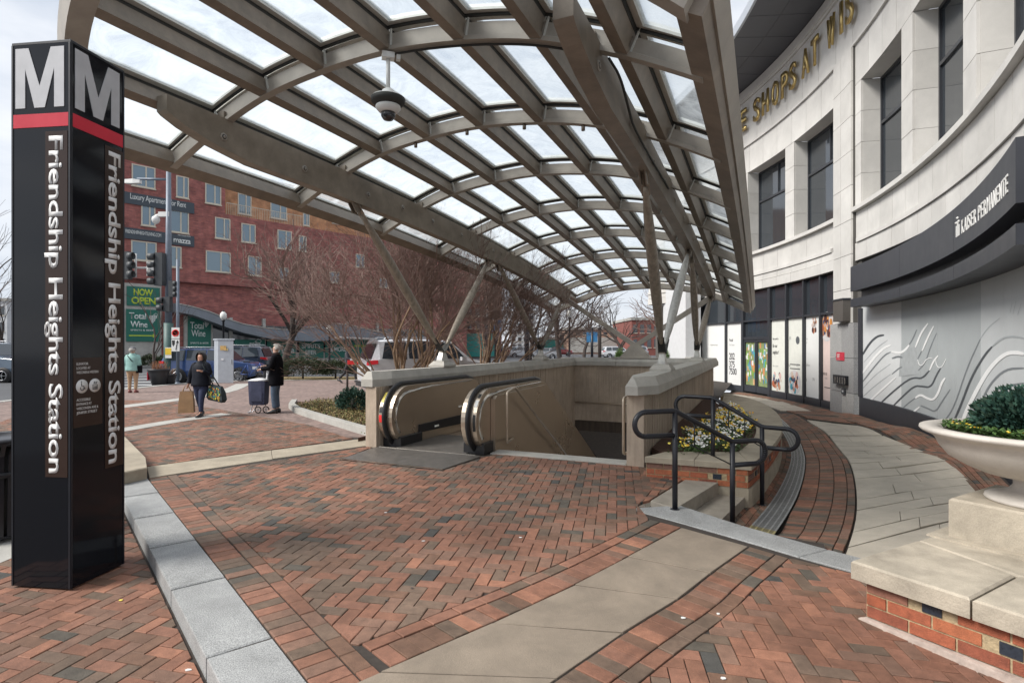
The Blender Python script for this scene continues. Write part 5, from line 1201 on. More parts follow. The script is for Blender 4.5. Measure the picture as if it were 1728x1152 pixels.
for fi, (o, rr) in enumerate(faces):
    if fi == 2: o, rr = pc_+e1*pw_+e2*pw_-e1*pw_, e1
    if fi == 2: o = pc_+e2*pw_
    if fi == 3: o, rr = pc_+e1*pw_+e2*pw_, -e2
    n_ = rr.cross(Vector((0, 0, 1)))
    def fq(name, u0, u1, z0, z1, m, d0=.0, d1=.01, par=None):
        b = MB(); b.mat(m); P = [o+rr*u0+n_*d0, o+rr*u1+n_*d0, o+rr*u1+n_*d1, o+rr*u0+n_*d1]; b.prism(P, z0, z1); return b.build(name, par or py)
    if fi == 2: n_ = -n_ if n_.dot(e2) < 0 else n_
    if fi == 3: n_ = -n_ if n_.dot(e1) < 0 else n_
    fq('face_panel', .018, pw_-.018, zb, ptop-.022, M_gloss, -.012, .0)
    for u in (.0, pw_-.014): fq('corner_strip', u, u+.014, zb, ptop-.022, M_blk, -.012, .004)
    fq('red_stripe', .016, pw_-.016, 3.31, 3.41, M_redb, .0, .004)
    b = MB(); b.mat(M_silv); q = [o+rr*(.035+x*.405)+Vector((0, 0, 3.455+y*.445))+n_*.001 for x, y in Mp]; q2 = [v+n_*.004 for v in q]; n = len(q)
    b.add(q+q2, [tuple(range(n, 2*n)), tuple(range(n-1, -1, -1))]+[(i, (i+1) % n, n+(i+1) % n, n+i) for i in range(n)]); b.build('letter_m', py)
    s0, s1 = (.285, .468) if fi != 1 else (.300, .476)
    st_ = fq('name_strip', s0, s1, .72, 3.275, M_brn, .001, .004)
    text('name_lettering', 'Friendship Heights Station', o+rr*(s0+.035)+Vector((0, 0, 3.24))+n_*.0045, (0, 0, -1), rr, .116, M_wlet, st_, wdt=2.49, ext=.001, bold=.022, split=True)
    if fi == 1:
        pq = fq('access_plaque', .02, .275, 1.08, 1.60, M_brn, .001, .0035)
        for k, s in enumerate(('ELEVATOR', 'LOCATED AT', 'WISCONSIN & WESTERN')): text('plaque_text', s, o+rr*.045+Vector((0, 0, 1.545-k*.032))+n_*.004, rr, (0, 0, 1), .02, M_wlet, pq, wdt=(.10, .12, .19)[k], ext=.0005)
        for k, s in enumerate(('ACCESSIBLE', 'ENTRANCE AT', 'WISCONSIN AVE &', 'JENIFER STREET')): text('plaque_text', s, o+rr*.045+Vector((0, 0, 1.275-k*.032))+n_*.004, rr, (0, 0, 1), .02, M_wlet, pq, wdt=(.12, .13, .19, .18)[k], ext=.0005)
        for k, u in enumerate((.092, .205)):
            c = o+rr*u+Vector((0, 0, 1.385))+n_*.004
            b = MB(); b.mat(M_wlet); b.lathe([(.052, 0), (.052, .001)], c, 26, axis=(rr, Vector((0, 0, 1)), n_)); b.build('symbol_disc', pq)
            b = MB(); b.mat(M_ink); Z_ = Vector((0, 0, 1)); c2 = c+n_*.0022
            if k == 0:
                b.tube([c2+rr*.016*math.cos(a)+Z_*(.016*math.sin(a)-.014) for a in [R(150+i*22) for i in range(11)]], .003, 4)
                b.tube([c2+Z_*.026-rr*.006, c2+Z_*.004-rr*.006, c2+Z_*.002+rr*.012, c2-Z_*.02+rr*.02, c2-Z_*.018+rr*.028], .0032, 4); b.lathe([(.005, 0), (0, .001)], c2+Z_*.034-rr*.006, 8, axis=(rr, Z_, n_))
            else:
                b.tube([c2-rr*.02-Z_*.03, c2+rr*.02-Z_*.03, c2+rr*.02+Z_*.006, c2-rr*.02+Z_*.006, c2-rr*.02-Z_*.03], .0025, 4)
                for q in (-.009, .003, .014): b.tube([c2+rr*q-Z_*.026, c2+rr*q-Z_*.006], .003, 4)
                b.tube([c2-rr*.012+Z_*.014, c2-rr*.006+Z_*.03, c2+Z_*.014], .0025, 4); b.tube([c2+rr*.006+Z_*.028, c2+rr*.012+Z_*.014, c2+rr*.018+Z_*.028], .0025, 4)
            b.build('symbol', pq)
# trash can
tcan = thing('litter_bin', 'black slatted metal litter bin standing left of the black pylon', 'litter bin', (-4.86, 5.3, LOW))
c = Vector((-4.86, 5.3, LOW))
b = MB(); b.mat(M_blk); b.lathe([(.27, .04), (.27, .06), (.24, .06)], c, 24); b.build('base_ring', tcan)
for k in range(30):
    a = k*math.tau/30; d_ = Vector((math.cos(a), math.sin(a), 0)); b = MB(); b.mat(M_blk)
    P = [c+d_*.27+Vector((0, 0, .06)), c+d_*.285+Vector((0, 0, .62)), c+d_*.30+Vector((0, 0, .80)), c+d_*.37+Vector((0, 0, .92))]
    for p, q in zip(P[:-1], P[1:]): b.bar(p, q, .032, .008, up=d_)
    b.build('slat', tcan)
b = MB(); b.mat(M_blk); b.lathe([(.295, .60), (.305, .60), (.305, .65), (.295, .65)], c, 28); b.build('hoop', tcan)
b = MB(); b.mat(M_blk); b.lathe([(.36, .91), (.385, .93), (.37, .95), (.22, .96), (.21, .94)], c, 28); b.build('rim', tcan)
b = MB(); b.mat(M_ink); b.lathe([(.24, .07), (.25, .85)], c, 20); b.build('liner', tcan)
# ============================================================ streets and far ground
M_asph = mat('asphalt', (.085, .088, .094), .9, var=.14, scale=.6, bump=.2, bscale=60, speck=(80, .15))
M_far = mat('far_paving', (.215, .155, .135), .9, var=.14, scale=1.0, speck=(7, .25))
M_side = mat('sidewalk_concrete', (.40, .39, .36), .9, var=.12, scale=2, speck=(100, .08))
M_mark = mat('road_marking', (.62, .63, .62), .8, var=.12, scale=6)
def sheet(name, P, z, m, th=.0): b = MB(); b.mat(m); b.add([Vector((p[0], p[1], z)) for p in P], [tuple(range(len(P)))]); return tag(b.build(name), kind='structure')
b = MB(); b.mat(M_asph); X0, X1, Y0_, Y1_ = -400, 400, -60, 900
hole = [(-9.6, -4), (10.5, -4), (10.5, 34), (-9.6, 34)]
b.add([Vector((x, y, -.32)) for x, y in ((X0, 20.), (X1, 20.), (X1, Y1_), (X0, Y1_))], [(0, 1, 2, 3)])
# road sheet built as strips so it stays clear of the escalator pit
b = MB(); b.mat(M_asph)
for x0, x1, y0, y1 in ((X0, -9.5, Y0_, 30), (X0, X1, 30, Y1_), (10.6, X1, Y0_, 30), (-9.5, 10.6, Y0_, -3)): b.add([Vector((x0, y0, -.33)), Vector((x1, y0, -.33)), Vector((x1, y1, -.33)), Vector((x0, y1, -.33))], [(0, 1, 2, 3)])
tag(b.build('ground'), kind='structure')
ED = [at(x, y) for x, y in ((-200, 700), (60, 672), (213, 657), (300, 648), (392, 643), (480, 641), (600, 640), (760, 636), (950, 630))]     # far edge of the plaza
NE = [(-7.8, 7.6), (-5.0, 10.4), (-3.2, 12.8)]
road = sheet('road', [(-60, 12), (-60, 90), (60, 90), (60, 30.5), (2, 30.5)]+[(p.x, p.y) for p in ED[::-1][1:]]+[(-30, 12)], -.14, M_asph)
fp = tag(one('plaza_far_paving', lambda b: b.prism([(p.x, p.y) for p in ED]+[(8, 34), (3.0, 20.2), st(20, -6.3), st(8.6, -6.3), (-8.2, 10.4), (-16.0, 13.0)], -.3, -.006), None, M_far), kind='structure')
cb_ = structure('far_kerb')
for i in range(len(ED)-1):
    P = resample([ED[i], ED[i+1]], 4)
    for a, c in zip(P[:-1], P[1:]): b = MB(); b.mat(M_side); d_ = (c-a).normalized(); b.prism([a, c-d_*.02, c-d_*.02+Vector((-d_.y, d_.x, 0))*.32, a+Vector((-d_.y, d_.x, 0))*.32], -.2, .012, .01); b.build('kerb_stone', cb_)
lo = sheet('side_pavement', [(-4.25, 4.7), (-4.2, 7.6), (-9, 7.6), (-16, 10.5), (-30, 10), (-30, 4.7)], LOW+.004, M_side)
sheet('side_road', [(-16, 10.5), (-60, 10.2), (-60, 40), (-30, 40), (-24, 20), (-17, 14)], -.130, M_asph)
for (a, c, w_) in ((((210, 728), (280, 716), (348, 704), (392, 699)), 0, .45), (((210, 688), (304, 676), (352, 669), (402, 659), (424, 647)), 0, .6)):
    P = smooth_line([at(x, y) for x, y in a], 2); Q = offs(P, w_)
    s_ = structure('pale_band'); k = 0
    for q in ruled(P, Q, 1.2, 0, 1, H0, .008): b = MB(); b.mat(M_side); b.prism(q[1], -.05, .006, .004); b.build('slab', s_)
cw = structure('crosswalk')
for k in range(7):
    y = 630+k*4.2; b = MB(); b.mat(M_mark); A, B = at(205, y-2), at(262+k*4, y-4+k*.4); 
    b.prism([A, B, B+Vector((.1, .35, 0)), A+Vector((.1, .35, 0))], -.139, -.128); b.build('stripe', cw)
# ---- traffic island with ground cover left of the station wall
M_gc = mat('dry_ground_cover', (0, 0, 0), .85, palette=[(.16, .14, .05), (.24, .18, .07), (.11, .13, .04), (.30, .22, .10), (.20, .13, .06), (.09, .11, .03)], var=.15)
kb = structure('bed_kerb'); KP = smooth_line([at(x, y) for x, y in ((492, 681), (484, 690), (500, 698), (560, 717), (622, 736))], 2); KP2 = offs(KP, .16)
for q in ruled(KP, KP2, 1.1, 0, 1, H0, .008): b = MB(); b.mat(M_side); b.prism(q[1], -.1, .13, .012); b.build('kerb_stone', kb)
bedp = [(p.x, p.y) for p in KP2]+[st(8.0, -6.5)[:2], st(19, -6.5)[:2], (-1.5, 21), (-4.0, 17.5), (-5.1, 16.3)]
tag(one('planting_bed', lambda b: b.prism(bedp, -.1, .06), None, M_soil), kind='structure')
g = MB(); g.mat(M_gc); xs = [p[0] for p in bedp]; ys = [p[1] for p in bedp]; k = 0
while k < 26000:
    x, y = rnd.uniform(-5.6, 0), rnd.uniform(min(ys), 17)
    if not inpoly(x, y, bedp): continue
    k += 1; g.t = rnd.random(); leafquad(g, (x, y, .06+rnd.uniform(0, .10)), rnd.uniform(.03, .07), rnd.uniform(.015, .03), rnd.uniform(0, 6.28), rnd.uniform(-.1, 1.2))
tag(g.build('ground_cover'), 'dry golden green ground cover in the kerbed bed beside the station wall', 'ground cover', kind='stuff')
M_hedge = mat('hedge_leaves', (0, 0, 0), .75, palette=[(.035, .05, .022), (.05, .07, .028), (.07, .085, .04), (.03, .04, .02)], var=.1)
def bush(label, cat, c, rx, ry_, rz, n, ls, seed, m=M_hedge, name='evergreen_bush', group=None):
    t_ = thing(name, label, cat, (c[0], c[1], 0), group=group); shrub('foliage', c, rx, ry_, rz, n, ls, m, t_, seed)
    b = MB(); b.mat(M_bark); b.tube([Vector((c[0], c[1], -.1)), Vector((c[0], c[1], c[2]+rz*.3))], .05, 6); b.build('stem', t_); return t_
M_bark = mat('dark_bark', (.055, .042, .036), .9, var=.25, scale=9, streak=(10, 10, 1.5), bump=.5)
M_bark2 = mat('peeling_bark', (.30, .20, .13), .8, var=.32, scale=7, streak=(9, 9, 1.2), bump=.3)
M_twig = mat('reddish_twigs', (.22, .145, .12), .85, var=.2); M_twigd = mat('grey_brown_twigs', (.085, .065, .058), .85, var=.2)
# ============================================================ bare trees
def grow(trunk, twigs, p, d, L_, r, lev, q, spread, up, nb, maxlev, taper=.62, gnarl=.28):
    n = 3 if lev < 2 else 2; P = [p]; dd = d.normalized()
    for i in range(n):
        dd = (dd+Vector((q.uniform(-1, 1), q.uniform(-1, 1), q.uniform(-1, 1)))*gnarl+Vector((0, 0, up*.12))).normalized(); P.append(P[-1]+dd*L_/n)
    r2 = max(r*taper, .0038); b = trunk if lev < 2 else twigs
    b.tube(P, [lerp(r, r2, i/n) for i in range(n+1)], 8 if lev == 0 else (5 if lev < 2 else 3), caps=False)
    if lev >= maxlev: return
    k = nb[min(lev, len(nb)-1)]
    for j in range(k):
        f = 1. if j == 0 else q.uniform(.35, 1.); i = min(n-1, int(f*n)); pp = P[i].lerp(P[i+1], min(1, f*n-i)) if f < 1 else P[-1]
        a = q.uniform(0, 6.283); x = dd.orthogonal().normalized(); y = dd.cross(x); sp = spread*q.uniform(.5, 1.3)*(.4 if j == 0 else 1)
        nd = (dd*math.cos(sp)+(x*math.cos(a)+y*math.sin(a))*math.sin(sp)+Vector((0, 0, up*.25))).normalized()
        grow(trunk, twigs, pp, nd, L_*q.uniform(.6, .85), r2*(1 if j == 0 else .75), lev+1, q, spread, up, nb, maxlev, taper, gnarl)
def tree(name, label, base, h, r, seed, nb=(4, 4, 3, 3, 3), maxlev=5, spread=.6, up=.25, stems=1, lean=.0, mt=M_bark, mw=M_twig, L0=None, group=None, fan=.5, aim=None):
    t_ = thing(name, label, 'tree', base, group=group); q = random.Random(seed); tr = MB(); tr.mat(mt); tw = MB(); tw.mat(mw); base = Vector(base)
    for s_ in range(stems):
        a = q.uniform(0, 6.283) if stems > 1 else 0; d_ = Vector((math.cos(a)*fan*q.uniform(.3, 1), math.sin(a)*fan*q.uniform(.3, 1), 1)) if stems > 1 else Vector((lean, 0, 1))
        if aim is not None and stems > 1: d_ = Vector((lerp(-aim[0], aim[1], (s_+.5)/stems), q.uniform(-.3, .3), 1))
        grow(tr, tw, base+Vector((d_.x*.12, d_.y*.12, -.1)), d_, L0 or h*.3, r, 0, q, spread, up, nb, maxlev)
    tr.build('trunk', t_); tw.build('crown', t_); return t_
tree('crape_myrtle', 'large multi-stemmed bare crape myrtle with pale peeling trunks behind the left station wall', (-2.75, 14.6, 0), 4.5, .055, 11, nb=(3, 4, 3, 3, 3, 2), maxlev=6, spread=.42, up=.2, stems=11, mt=M_bark2, L0=1.75, aim=(.72, .6))
tree('crape_myrtle', 'narrower bare crape myrtle with pale trunks, right of the largest one behind the wall', (-.85, 17.8, 0), 4.5, .05, 12, nb=(3, 4, 3, 3, 3, 2), maxlev=6, spread=.42, up=.2, stems=9, mt=M_bark2, L0=1.8, aim=(.5, .75))
tree('street_tree', 'dark trunked bare street tree with reddish twigs in front of the brick building', (-12.9, 32, 0), 9, .24, 5, nb=(6, 5, 4, 3, 3), maxlev=5, spread=.75, up=.15, L0=3.4)
tree('young_tree', 'slender young bare tree in front of the green store banners', (-19.0, 30, 0), 5.5, .07, 8, nb=(5, 3, 2, 2), maxlev=3, spread=.5, up=.3, L0=2.2, mt=M_twigd, mw=M_twigd)
for k, (px, Y, h, sd, L0, lab) in enumerate(((948, 44, 10, 21, 3.6, 'bare tree left of centre beyond the station wall, behind the second strut pair'), (1105, 34, 9, 22, 3.0, 'wide bare tree with thick trunk behind the rear strut pedestal'), (1140, 46, 10, 23, 3.2, 'bare reddish tree beside the white building end'), (985, 70, 12, 24, 4, 'distant bare tree above the tan far building'), (1050, 60, 9, 25, 3, 'distant bare tree between the lamp posts'), (893, 58, 11, 26, 4, 'distant bare tree behind the blue street banners'))):
    p = atY(px, 600, Y); tree('bare_tree', lab, (p.x, Y, -.1), h, .22, sd, nb=(6, 4, 3, 3), maxlev=4 if k > 2 else 4, spread=.75, up=.22, L0=L0, mt=M_bark, mw=M_twigd if k not in (1, 2) else M_twig, group=None)
for k, (px, Y, sd, lab) in enumerate(((-6, 50, 31, 'tall bare tree at the left edge beyond the road'), (14, 66, 32, 'farther bare tree at the left edge behind the dark vehicle'), (-70, 40, 33, 'bare tree just outside the left edge'))):
    p = atY(px, 600, Y); tree('bare_tree', lab, (p.x, Y, -.1), 12, .2, sd, nb=(5, 4, 3, 3), maxlev=4, spread=.55, up=.35, L0=5, mt=M_bark, mw=M_twigd)
bush('low evergreen mound on the traffic island beyond the woman with the cart', 'bush', (-10.2, 27.6, .42), 1.5, .7, .62, 5200, .09, 41); bush('rounder evergreen mound touching the low one on the island', 'bush', (-8.7, 27.9, .40), 1.2, .6, .52, 4200, .09, 42)
bush('small dark green bush against the front end of the left station wall', 'bush', (-3.85, 13.7, .28), .38, .38, .36, 2600, .06, 43, M_ever)
hg = thing('hedge', 'long low clipped hedge along the foot of the red brick building', 'hedge', (-27, 44, 0))
for i in range(6):
    f = i/5; shrub('hedge_section', (lerp(-29.6, -25.2, f), lerp(44.0, 48.6, f), .25), .85, .6, .62, 1100, .16, M_hedge, hg, 50+i)
for px, Y, h, lab in ((1046, 30, 1.05, 'left narrow evergreen beyond the rear wall'), (1060, 30, .8, 'right shorter evergreen beyond the rear wall'), (1136, 30, 1.15, 'broad evergreen bush left of the white building end')):
    p = atY(px, 600, Y); bush(lab, 'bush', (p.x, Y, h*.6), .3 if px < 1100 else .75, .4, h*.75, 2200, .09, 60+px, mat('bright_evergreen', (0, 0, 0), .7, palette=[(.05, .10, .02), (.08, .14, .035), (.10, .16, .05)], var=.1))
tag(one('island', lambda b: b.prism([(-12.5, 26.9), (-6.2, 27.2), (-5.6, 29.6), (-12.5, 29.4)], -.3, .0), None, M_side), kind='structure')
tag(one('island_verge', lambda b: b.prism([(-12.2, 27.1), (-6.4, 27.4), (-5.8, 29.4), (-12.2, 29.2)], -.02, .03), None, M_gc), kind='structure')
# bollard
bo = thing('bollard', 'thin brown metal post standing on the paving left of the white vehicle', 'bollard', at(586, 672)); c = at(586, 672)
b = MB(); b.mat(M_bark); b.tube([c, c+Vector((0, 0, .82))], .035, 10); b.build('post', bo); b = MB(); b.mat(M_bark); b.lathe([(.14, 0), (.13, .02), (.04, .03)], c, 14); b.build('base_plate', bo); b = MB(); b.mat(M_bark); b.lathe([(.035, .0), (.05, .02), (.03, .05), (0, .06)], c+Vector((0, 0, .82)), 12); b.build('cap', bo)
# ============================================================ red brick apartment building
BP = Vector((-31.4, 46, 0)); BD = Vector((.663, .749, 0)).normalized(); BN = Vector((BD.y, -BD.x, 0))       # BN faces the camera
def bfp(px, off=0.):
    o = BP+BN*off; k = (px-864)/FPX; d_ = (k*o.y-o.x)/(BD.x-k*BD.y); return d_
def bz(px, py_, off=0.): d_ = bfp(px, off); Y = (BP+BN*off+BD*d_).y; return CAMZ+(HY-py_)/FPX*Y
def bpt(d_, z, off=0.): v = BP+BD*d_+BN*off; return Vector((v.x, v.y, z))
def bslab(b, d0, d1, z0, z1, o0, o1): b.hexa([bpt(d0, z0, o0), bpt(d1, z0, o0), bpt(d1, z0, o1), bpt(d0, z0, o1)], [bpt(d0, z1, o0), bpt(d1, z1, o0), bpt(d1, z1, o1), bpt(d0, z1, o1)])
def brickwall_mat(name, c1, c2, mort):
    m = bpy.data.materials.new(name); m.use_nodes = True; t = m.node_tree; n = t.nodes; l = t.links; b = n['Principled BSDF']; b.inputs['Roughness'].default_value = .9
    geo = n.new('ShaderNodeNewGeometry'); mp_ = n.new('ShaderNodeMapping'); mp_.inputs['Rotation'].default_value = (0, 0, -math.atan2(BD.y, BD.x)); l.new(geo.outputs['Position'], mp_.inputs['Vector'])
    sx = n.new('ShaderNodeSeparateXYZ'); l.new(mp_.outputs[0], sx.inputs[0]); cx_ = n.new('ShaderNodeCombineXYZ'); l.new(sx.outputs['X'], cx_.inputs['X']); l.new(sx.outputs['Z'], cx_.inputs['Y'])
    bt = n.new('ShaderNodeTexBrick'); bt.inputs['Scale'].default_value = 1; bt.inputs['Brick Width'].default_value = .42; bt.inputs['Row Height'].default_value = .11; bt.inputs['Mortar Size'].default_value = .009
    bt.inputs['Color1'].default_value = (*c1, 1); bt.inputs['Color2'].default_value = (*c2, 1); bt.inputs['Mortar'].default_value = (*mort, 1); l.new(cx_.outputs[0], bt.inputs['Vector'])
    nz_ = n.new('ShaderNodeTexNoise'); nz_.inputs['Scale'].default_value = 1.8; nz_.inputs['Detail'].default_value = 8; l.new(geo.outputs['Position'], nz_.inputs['Vector'])
    mr_ = n.new('ShaderNodeMapRange'); mr_.inputs['From Min'].default_value = .3; mr_.inputs['From Max'].default_value = .7; mr_.inputs['To Min'].default_value = .72; mr_.inputs['To Max'].default_value = 1.25; l.new(nz_.outputs['Fac'], mr_.inputs['Value'])
    v = n.new('ShaderNodeVectorMath'); v.operation = 'SCALE'; l.new(bt.outputs['Color'], v.inputs[0]); l.new(mr_.outputs[0], v.inputs['Scale']); l.new(v.outputs[0], b.inputs['Base Color'])
    return m
M_rb = brickwall_mat('red_facade_brick', (.37, .125, .105), (.24, .08, .075), (.22, .13, .11)); M_ob = brickwall_mat('orange_facade_brick', (.50, .25, .12), (.42, .19, .09), (.4, .28, .2))
apt = thing('apartment_building', 'dark red brick apartment building with pale framed windows and green store banners', 'building', bpt(20, 0))
zled = bz(340, 478); ztop = bz(440, 371); dorg = bfp(380)
dL, dE, zroof = bfp(186), bfp(792), bz(250, 250)
b = MB(); b.mat(M_rb); bslab(b, dL, dorg, zled, zroof, -12, 0); b.build('wall', apt); b = MB(); b.mat(M_rb); bslab(b, dorg+.003, dE, zled, ztop, -12, 0); b.build('wall', apt)
b = MB(); b.mat(M_rb); bslab(b, dL, dE, -.3, zled-.004, -12, -.5); b.build('lower_wall', apt)
b = MB(); b.mat(M_ob); bslab(b, dorg+.01, dE, ztop+.004, zroof, -12, -1.4); b.build('penthouse_wall', apt)
M_cream = mat('cream_window_frame', (.58, .52, .42), .6, var=.05); M_wgl = mat('sky_window_glass', (.16, .22, .26), .05, var=0, spec=1., metal=.35)
def awin(x0, x1, yt, yb, off=0., split=.6):
    d0, d1, z1, z0 = bfp(x0, off), bfp(x1, off), bz(x1, yt, off), bz(x1, yb, off)
    b = MB(); b.mat(M_cream); t_ = .09
    for a, c, e, f in ((d0, d1, z0, z0+t_), (d0, d1, z1-t_, z1), (d0, d0+t_, z0+t_, z1-t_), (d1-t_, d1, z0+t_, z1-t_), (lerp(d0, d1, split)-.05, lerp(d0, d1, split)+.05, z0+t_, z1-t_)): bslab(b, a, c, e, f, off-.02, off+.06)
    w_ = b.build('window', apt)
    for a, c in ((d0+t_, lerp(d0, d1, split)-.05), (lerp(d0, d1, split)+.05, d1-t_)): b = MB(); b.mat(M_wgl); bslab(b, a, c, z0+t_, z1-t_, off+.003, off+.02); b.build('pane', w_)
    b = MB(); b.mat(M_cream); bslab(b, d0-.05, d1+.05, z0-.08, z0-.002, off+.002, off+.12); b.build('sill', w_)
for q in ((222, 262, 284, 320), (297, 318.5, 300, 336), (346, 373, 314, 347), (238, 262, 346, 383), (284, 318.5, 358.5, 395), (362.6, 388.5, 370, 405), (407, 431, 380, 411), (468, 492, 391, 422), (504, 517, 399, 425), (221, 264, 410, 442), (285, 306, 417, 452), (347, 389, 427, 461), (418, 441, 434, 466), (470, 487, 452, 473), (556, 573, 459, 478), (600, 615, 430, 452), (640, 655, 470, 486)): awin(*q)
for q in ((401, 424, 330, 364), (456, 484, 346, 372), (511, 522, 361, 382), (560, 580, 350, 380)): awin(*q, off=-1.4)
# balcony rail
d0, d1 = bfp(382, -.1), bfp(512, -.1)
b = MB(); b.mat(M_cream); bslab(b, d0, d1, ztop+1.05, ztop+1.10, -.12, -.06); b.build('balcony_rail', apt)
n_ = 46
bal = MB(); bal.mat(M_cream)
for i in range(n_): a = lerp(d0, d1, i/(n_-1)); bslab(bal, a-.012, a+.012, ztop+.01, ztop+1.05, -.10, -.08)
tag(bal.build('balcony_pickets', apt), kind='stuff')
# rental banners on the facade
M_ban = mat('slate_banner', (.058, .072, .088), .7, var=.05); M_green = mat('green_banner', (.012, .13, .095), .55, var=.04); M_lime = mat('lime_print', (.42, .52, .04), .6, var=0); M_prw = mat('banner_white_print', (.68, .70, .68), .6, var=0)
def banner(name, label, x0, x1, yt, yb, xr, m, off=.12, th=.05):
    """yt/yb measured at pixel column xr"""
    d0, d1, z1, z0 = bfp(x0, off), bfp(x1, off), bz(xr, yt, off), bz(xr, yb, off); t_ = thing(name, label, 'banner', bpt((d0+d1)/2, z0, off))
    b = MB(); b.mat(m); bslab(b, d0, d1, z0, z1, off-th, off); b.build('sheet', t_); return t_, d0, d1, z0, z1, off
def btext(t_, s, d_, z, h, w_, m, off, bold=.0, nm='lettering', shear=0): return text(nm, s, bpt(d_, z, off+.002), BD, (0, 0, 1), h, m, t_, wdt=w_, ext=.01, bold=bold, shear=shear)
T = banner('rental_banner', 'upper slate banner reading luxury apartments for rent across the brick facade', 200, 328, 343, 361, 328, M_ban); btext(T[0], 'Luxury Apartments for Rent', bfp(219), T[3]+.42, .48, bfp(313)-bfp(219), M_prw, .12)
T = banner('rental_banner', 'lower left slate banner with a web address on the brick facade', 200, 279, 392, 410, 279, M_ban); btext(T[0], 'FRIENDSHIPHEIGHTSLIVING.COM', bfp(211), T[3]+.45, .30, bfp(271)-bfp(211), M_prw, .12)
T = banner('rental_banner', 'lower right slate banner with the white word mazza', 284, 328, 399, 417, 328, M_ban); btext(T[0], 'mazza', bfp(292), T[3]+.22, .48, bfp(321)-bfp(292), M_prw, .12, bold=.02); btext(T[0], 'THE COLLECTION', bfp(299), T[3]+.82, .12, 1.0, M_prw, .12)
# store front frame at far left and banners
b = MB(); b.mat(M_side); d0, d1 = bfp(200), bfp(273); bslab(b, d0, d1, -.3, bz(273, 481), -.5, -.1); b.build('grey_frame', apt)
T = banner('store_banner', 'green banner reading now open in lime letters', 214, 270, 484, 516, 240, M_green, .0); w_ = T[2]-T[1]; hh_ = T[4]-T[3]; btext(T[0], 'NOW', T[1]+w_*.2, T[3]+hh_*.54, hh_*.36, w_*.58, M_lime, .0, bold=.03); btext(T[0], 'OPEN', T[1]+w_*.13, T[3]+hh_*.10, hh_*.36, w_*.74, M_lime, .0, bold=.03)
def grapes(t_, cx, cz, s_, off, m=M_prw):
    b = MB(); b.mat(m)
    for i, row in enumerate((4, 4, 3, 3, 2, 1)):
        for j in range(row): c = bpt(cx+(j-(row-1)/2)*s_*.26-(i*.05)*s_, cz-i*s_*.22, off+.004); b.lathe([(s_*.13, 0), (s_*.13, .006), (s_*.085, .006), (s_*.085, 0)], c, 10, axis=(BD, Vector((0, 0, 1)), BN))
    c = bpt(cx, cz+s_*.2, off+.006); b.tube([c, bpt(cx+s_*.3, cz+s_*.45, off+.006), bpt(cx+s_*.6, cz+s_*.3, off+.006), bpt(cx+s_*.45, cz+s_*.05, off+.006), c], s_*.03, 4)
    b.build('grape_logo', t_)
T = banner('store_banner', 'green wine store banner with a lime arrow beside the street corner', 213, 270, 522, 576, 240, M_green, .0); w_ = T[2]-T[1]; hh_ = T[4]-T[3]
btext(T[0], 'Total', T[1]+w_*.08, T[3]+hh_*.70, hh_*.20, w_*.5, M_prw, 0, bold=.01); btext(T[0], 'Wine', T[1]+w_*.12, T[3]+hh_*.44, hh_*.20, w_*.5, M_prw, 0, bold=.01); btext(T[0], "SPIRITS & BEER", T[1]+w_*.12, T[3]+hh_*.33, hh_*.05, w_*.7, M_prw, 0); grapes(T[0], T[1]+w_*.80, T[3]+hh_*.80, .55, 0)
b = MB(); b.mat(M_lime); bslab(b, T[1]+w_*.08, T[1]+w_*.78, T[3]+hh_*.165, T[3]+hh_*.20, .002, .012); q = [bpt(T[1]+w_*.78, T[3]+hh_*.24, .012), bpt(T[1]+w_*.78, T[3]+hh_*.12, .012), bpt(T[1]+w_*.92, T[3]+hh_*.18, .012)]; b.add(q, [(0, 1, 2)]); b.build('arrow', T[0])
# recessed shop zone under the wavy canopy
dS0, dS1 = bfp(316), bfp(720)
b = MB(); b.mat(M_dglass); bslab(b, dS0, dS1, .9, bz(400, 548), -.5, -.42); b.build('shop_glazing', apt)
b = MB(); b.mat(M_side); bslab(b, dS0, dS1, -.3, .9, -.5, -.30); b.build('stall_riser', apt)
for x in (316, 358, 392, 448, 500, 545, 590, 640): b = MB(); b.mat(M_side); d_ = bfp(x); bslab(b, d_-.14, d_+.14, .9, 4.2, -.5, -.25); b.build('shop_pier', apt)
T = banner('store_banner', 'tall green wine store banner under the left end of the wavy canopy', 317, 356, 531, 590, 336, M_green, -.2); w_ = T[2]-T[1]; hh_ = T[4]-T[3]
btext(T[0], 'Total', T[1]+w_*.1, T[3]+hh_*.60, hh_*.2, w_*.58, M_prw, -.2); btext(T[0], 'Wine', T[1]+w_*.15, T[3]+hh_*.38, hh_*.2, w_*.6, M_prw, -.2); btext(T[0], 'SPIRITS & BEER', T[1]+w_*.1, T[3]+hh_*.17, hh_*.05, w_*.8, M_prw, -.2); grapes(T[0], T[1]+w_*.85, T[3]+hh_*.85, .5, -.2)
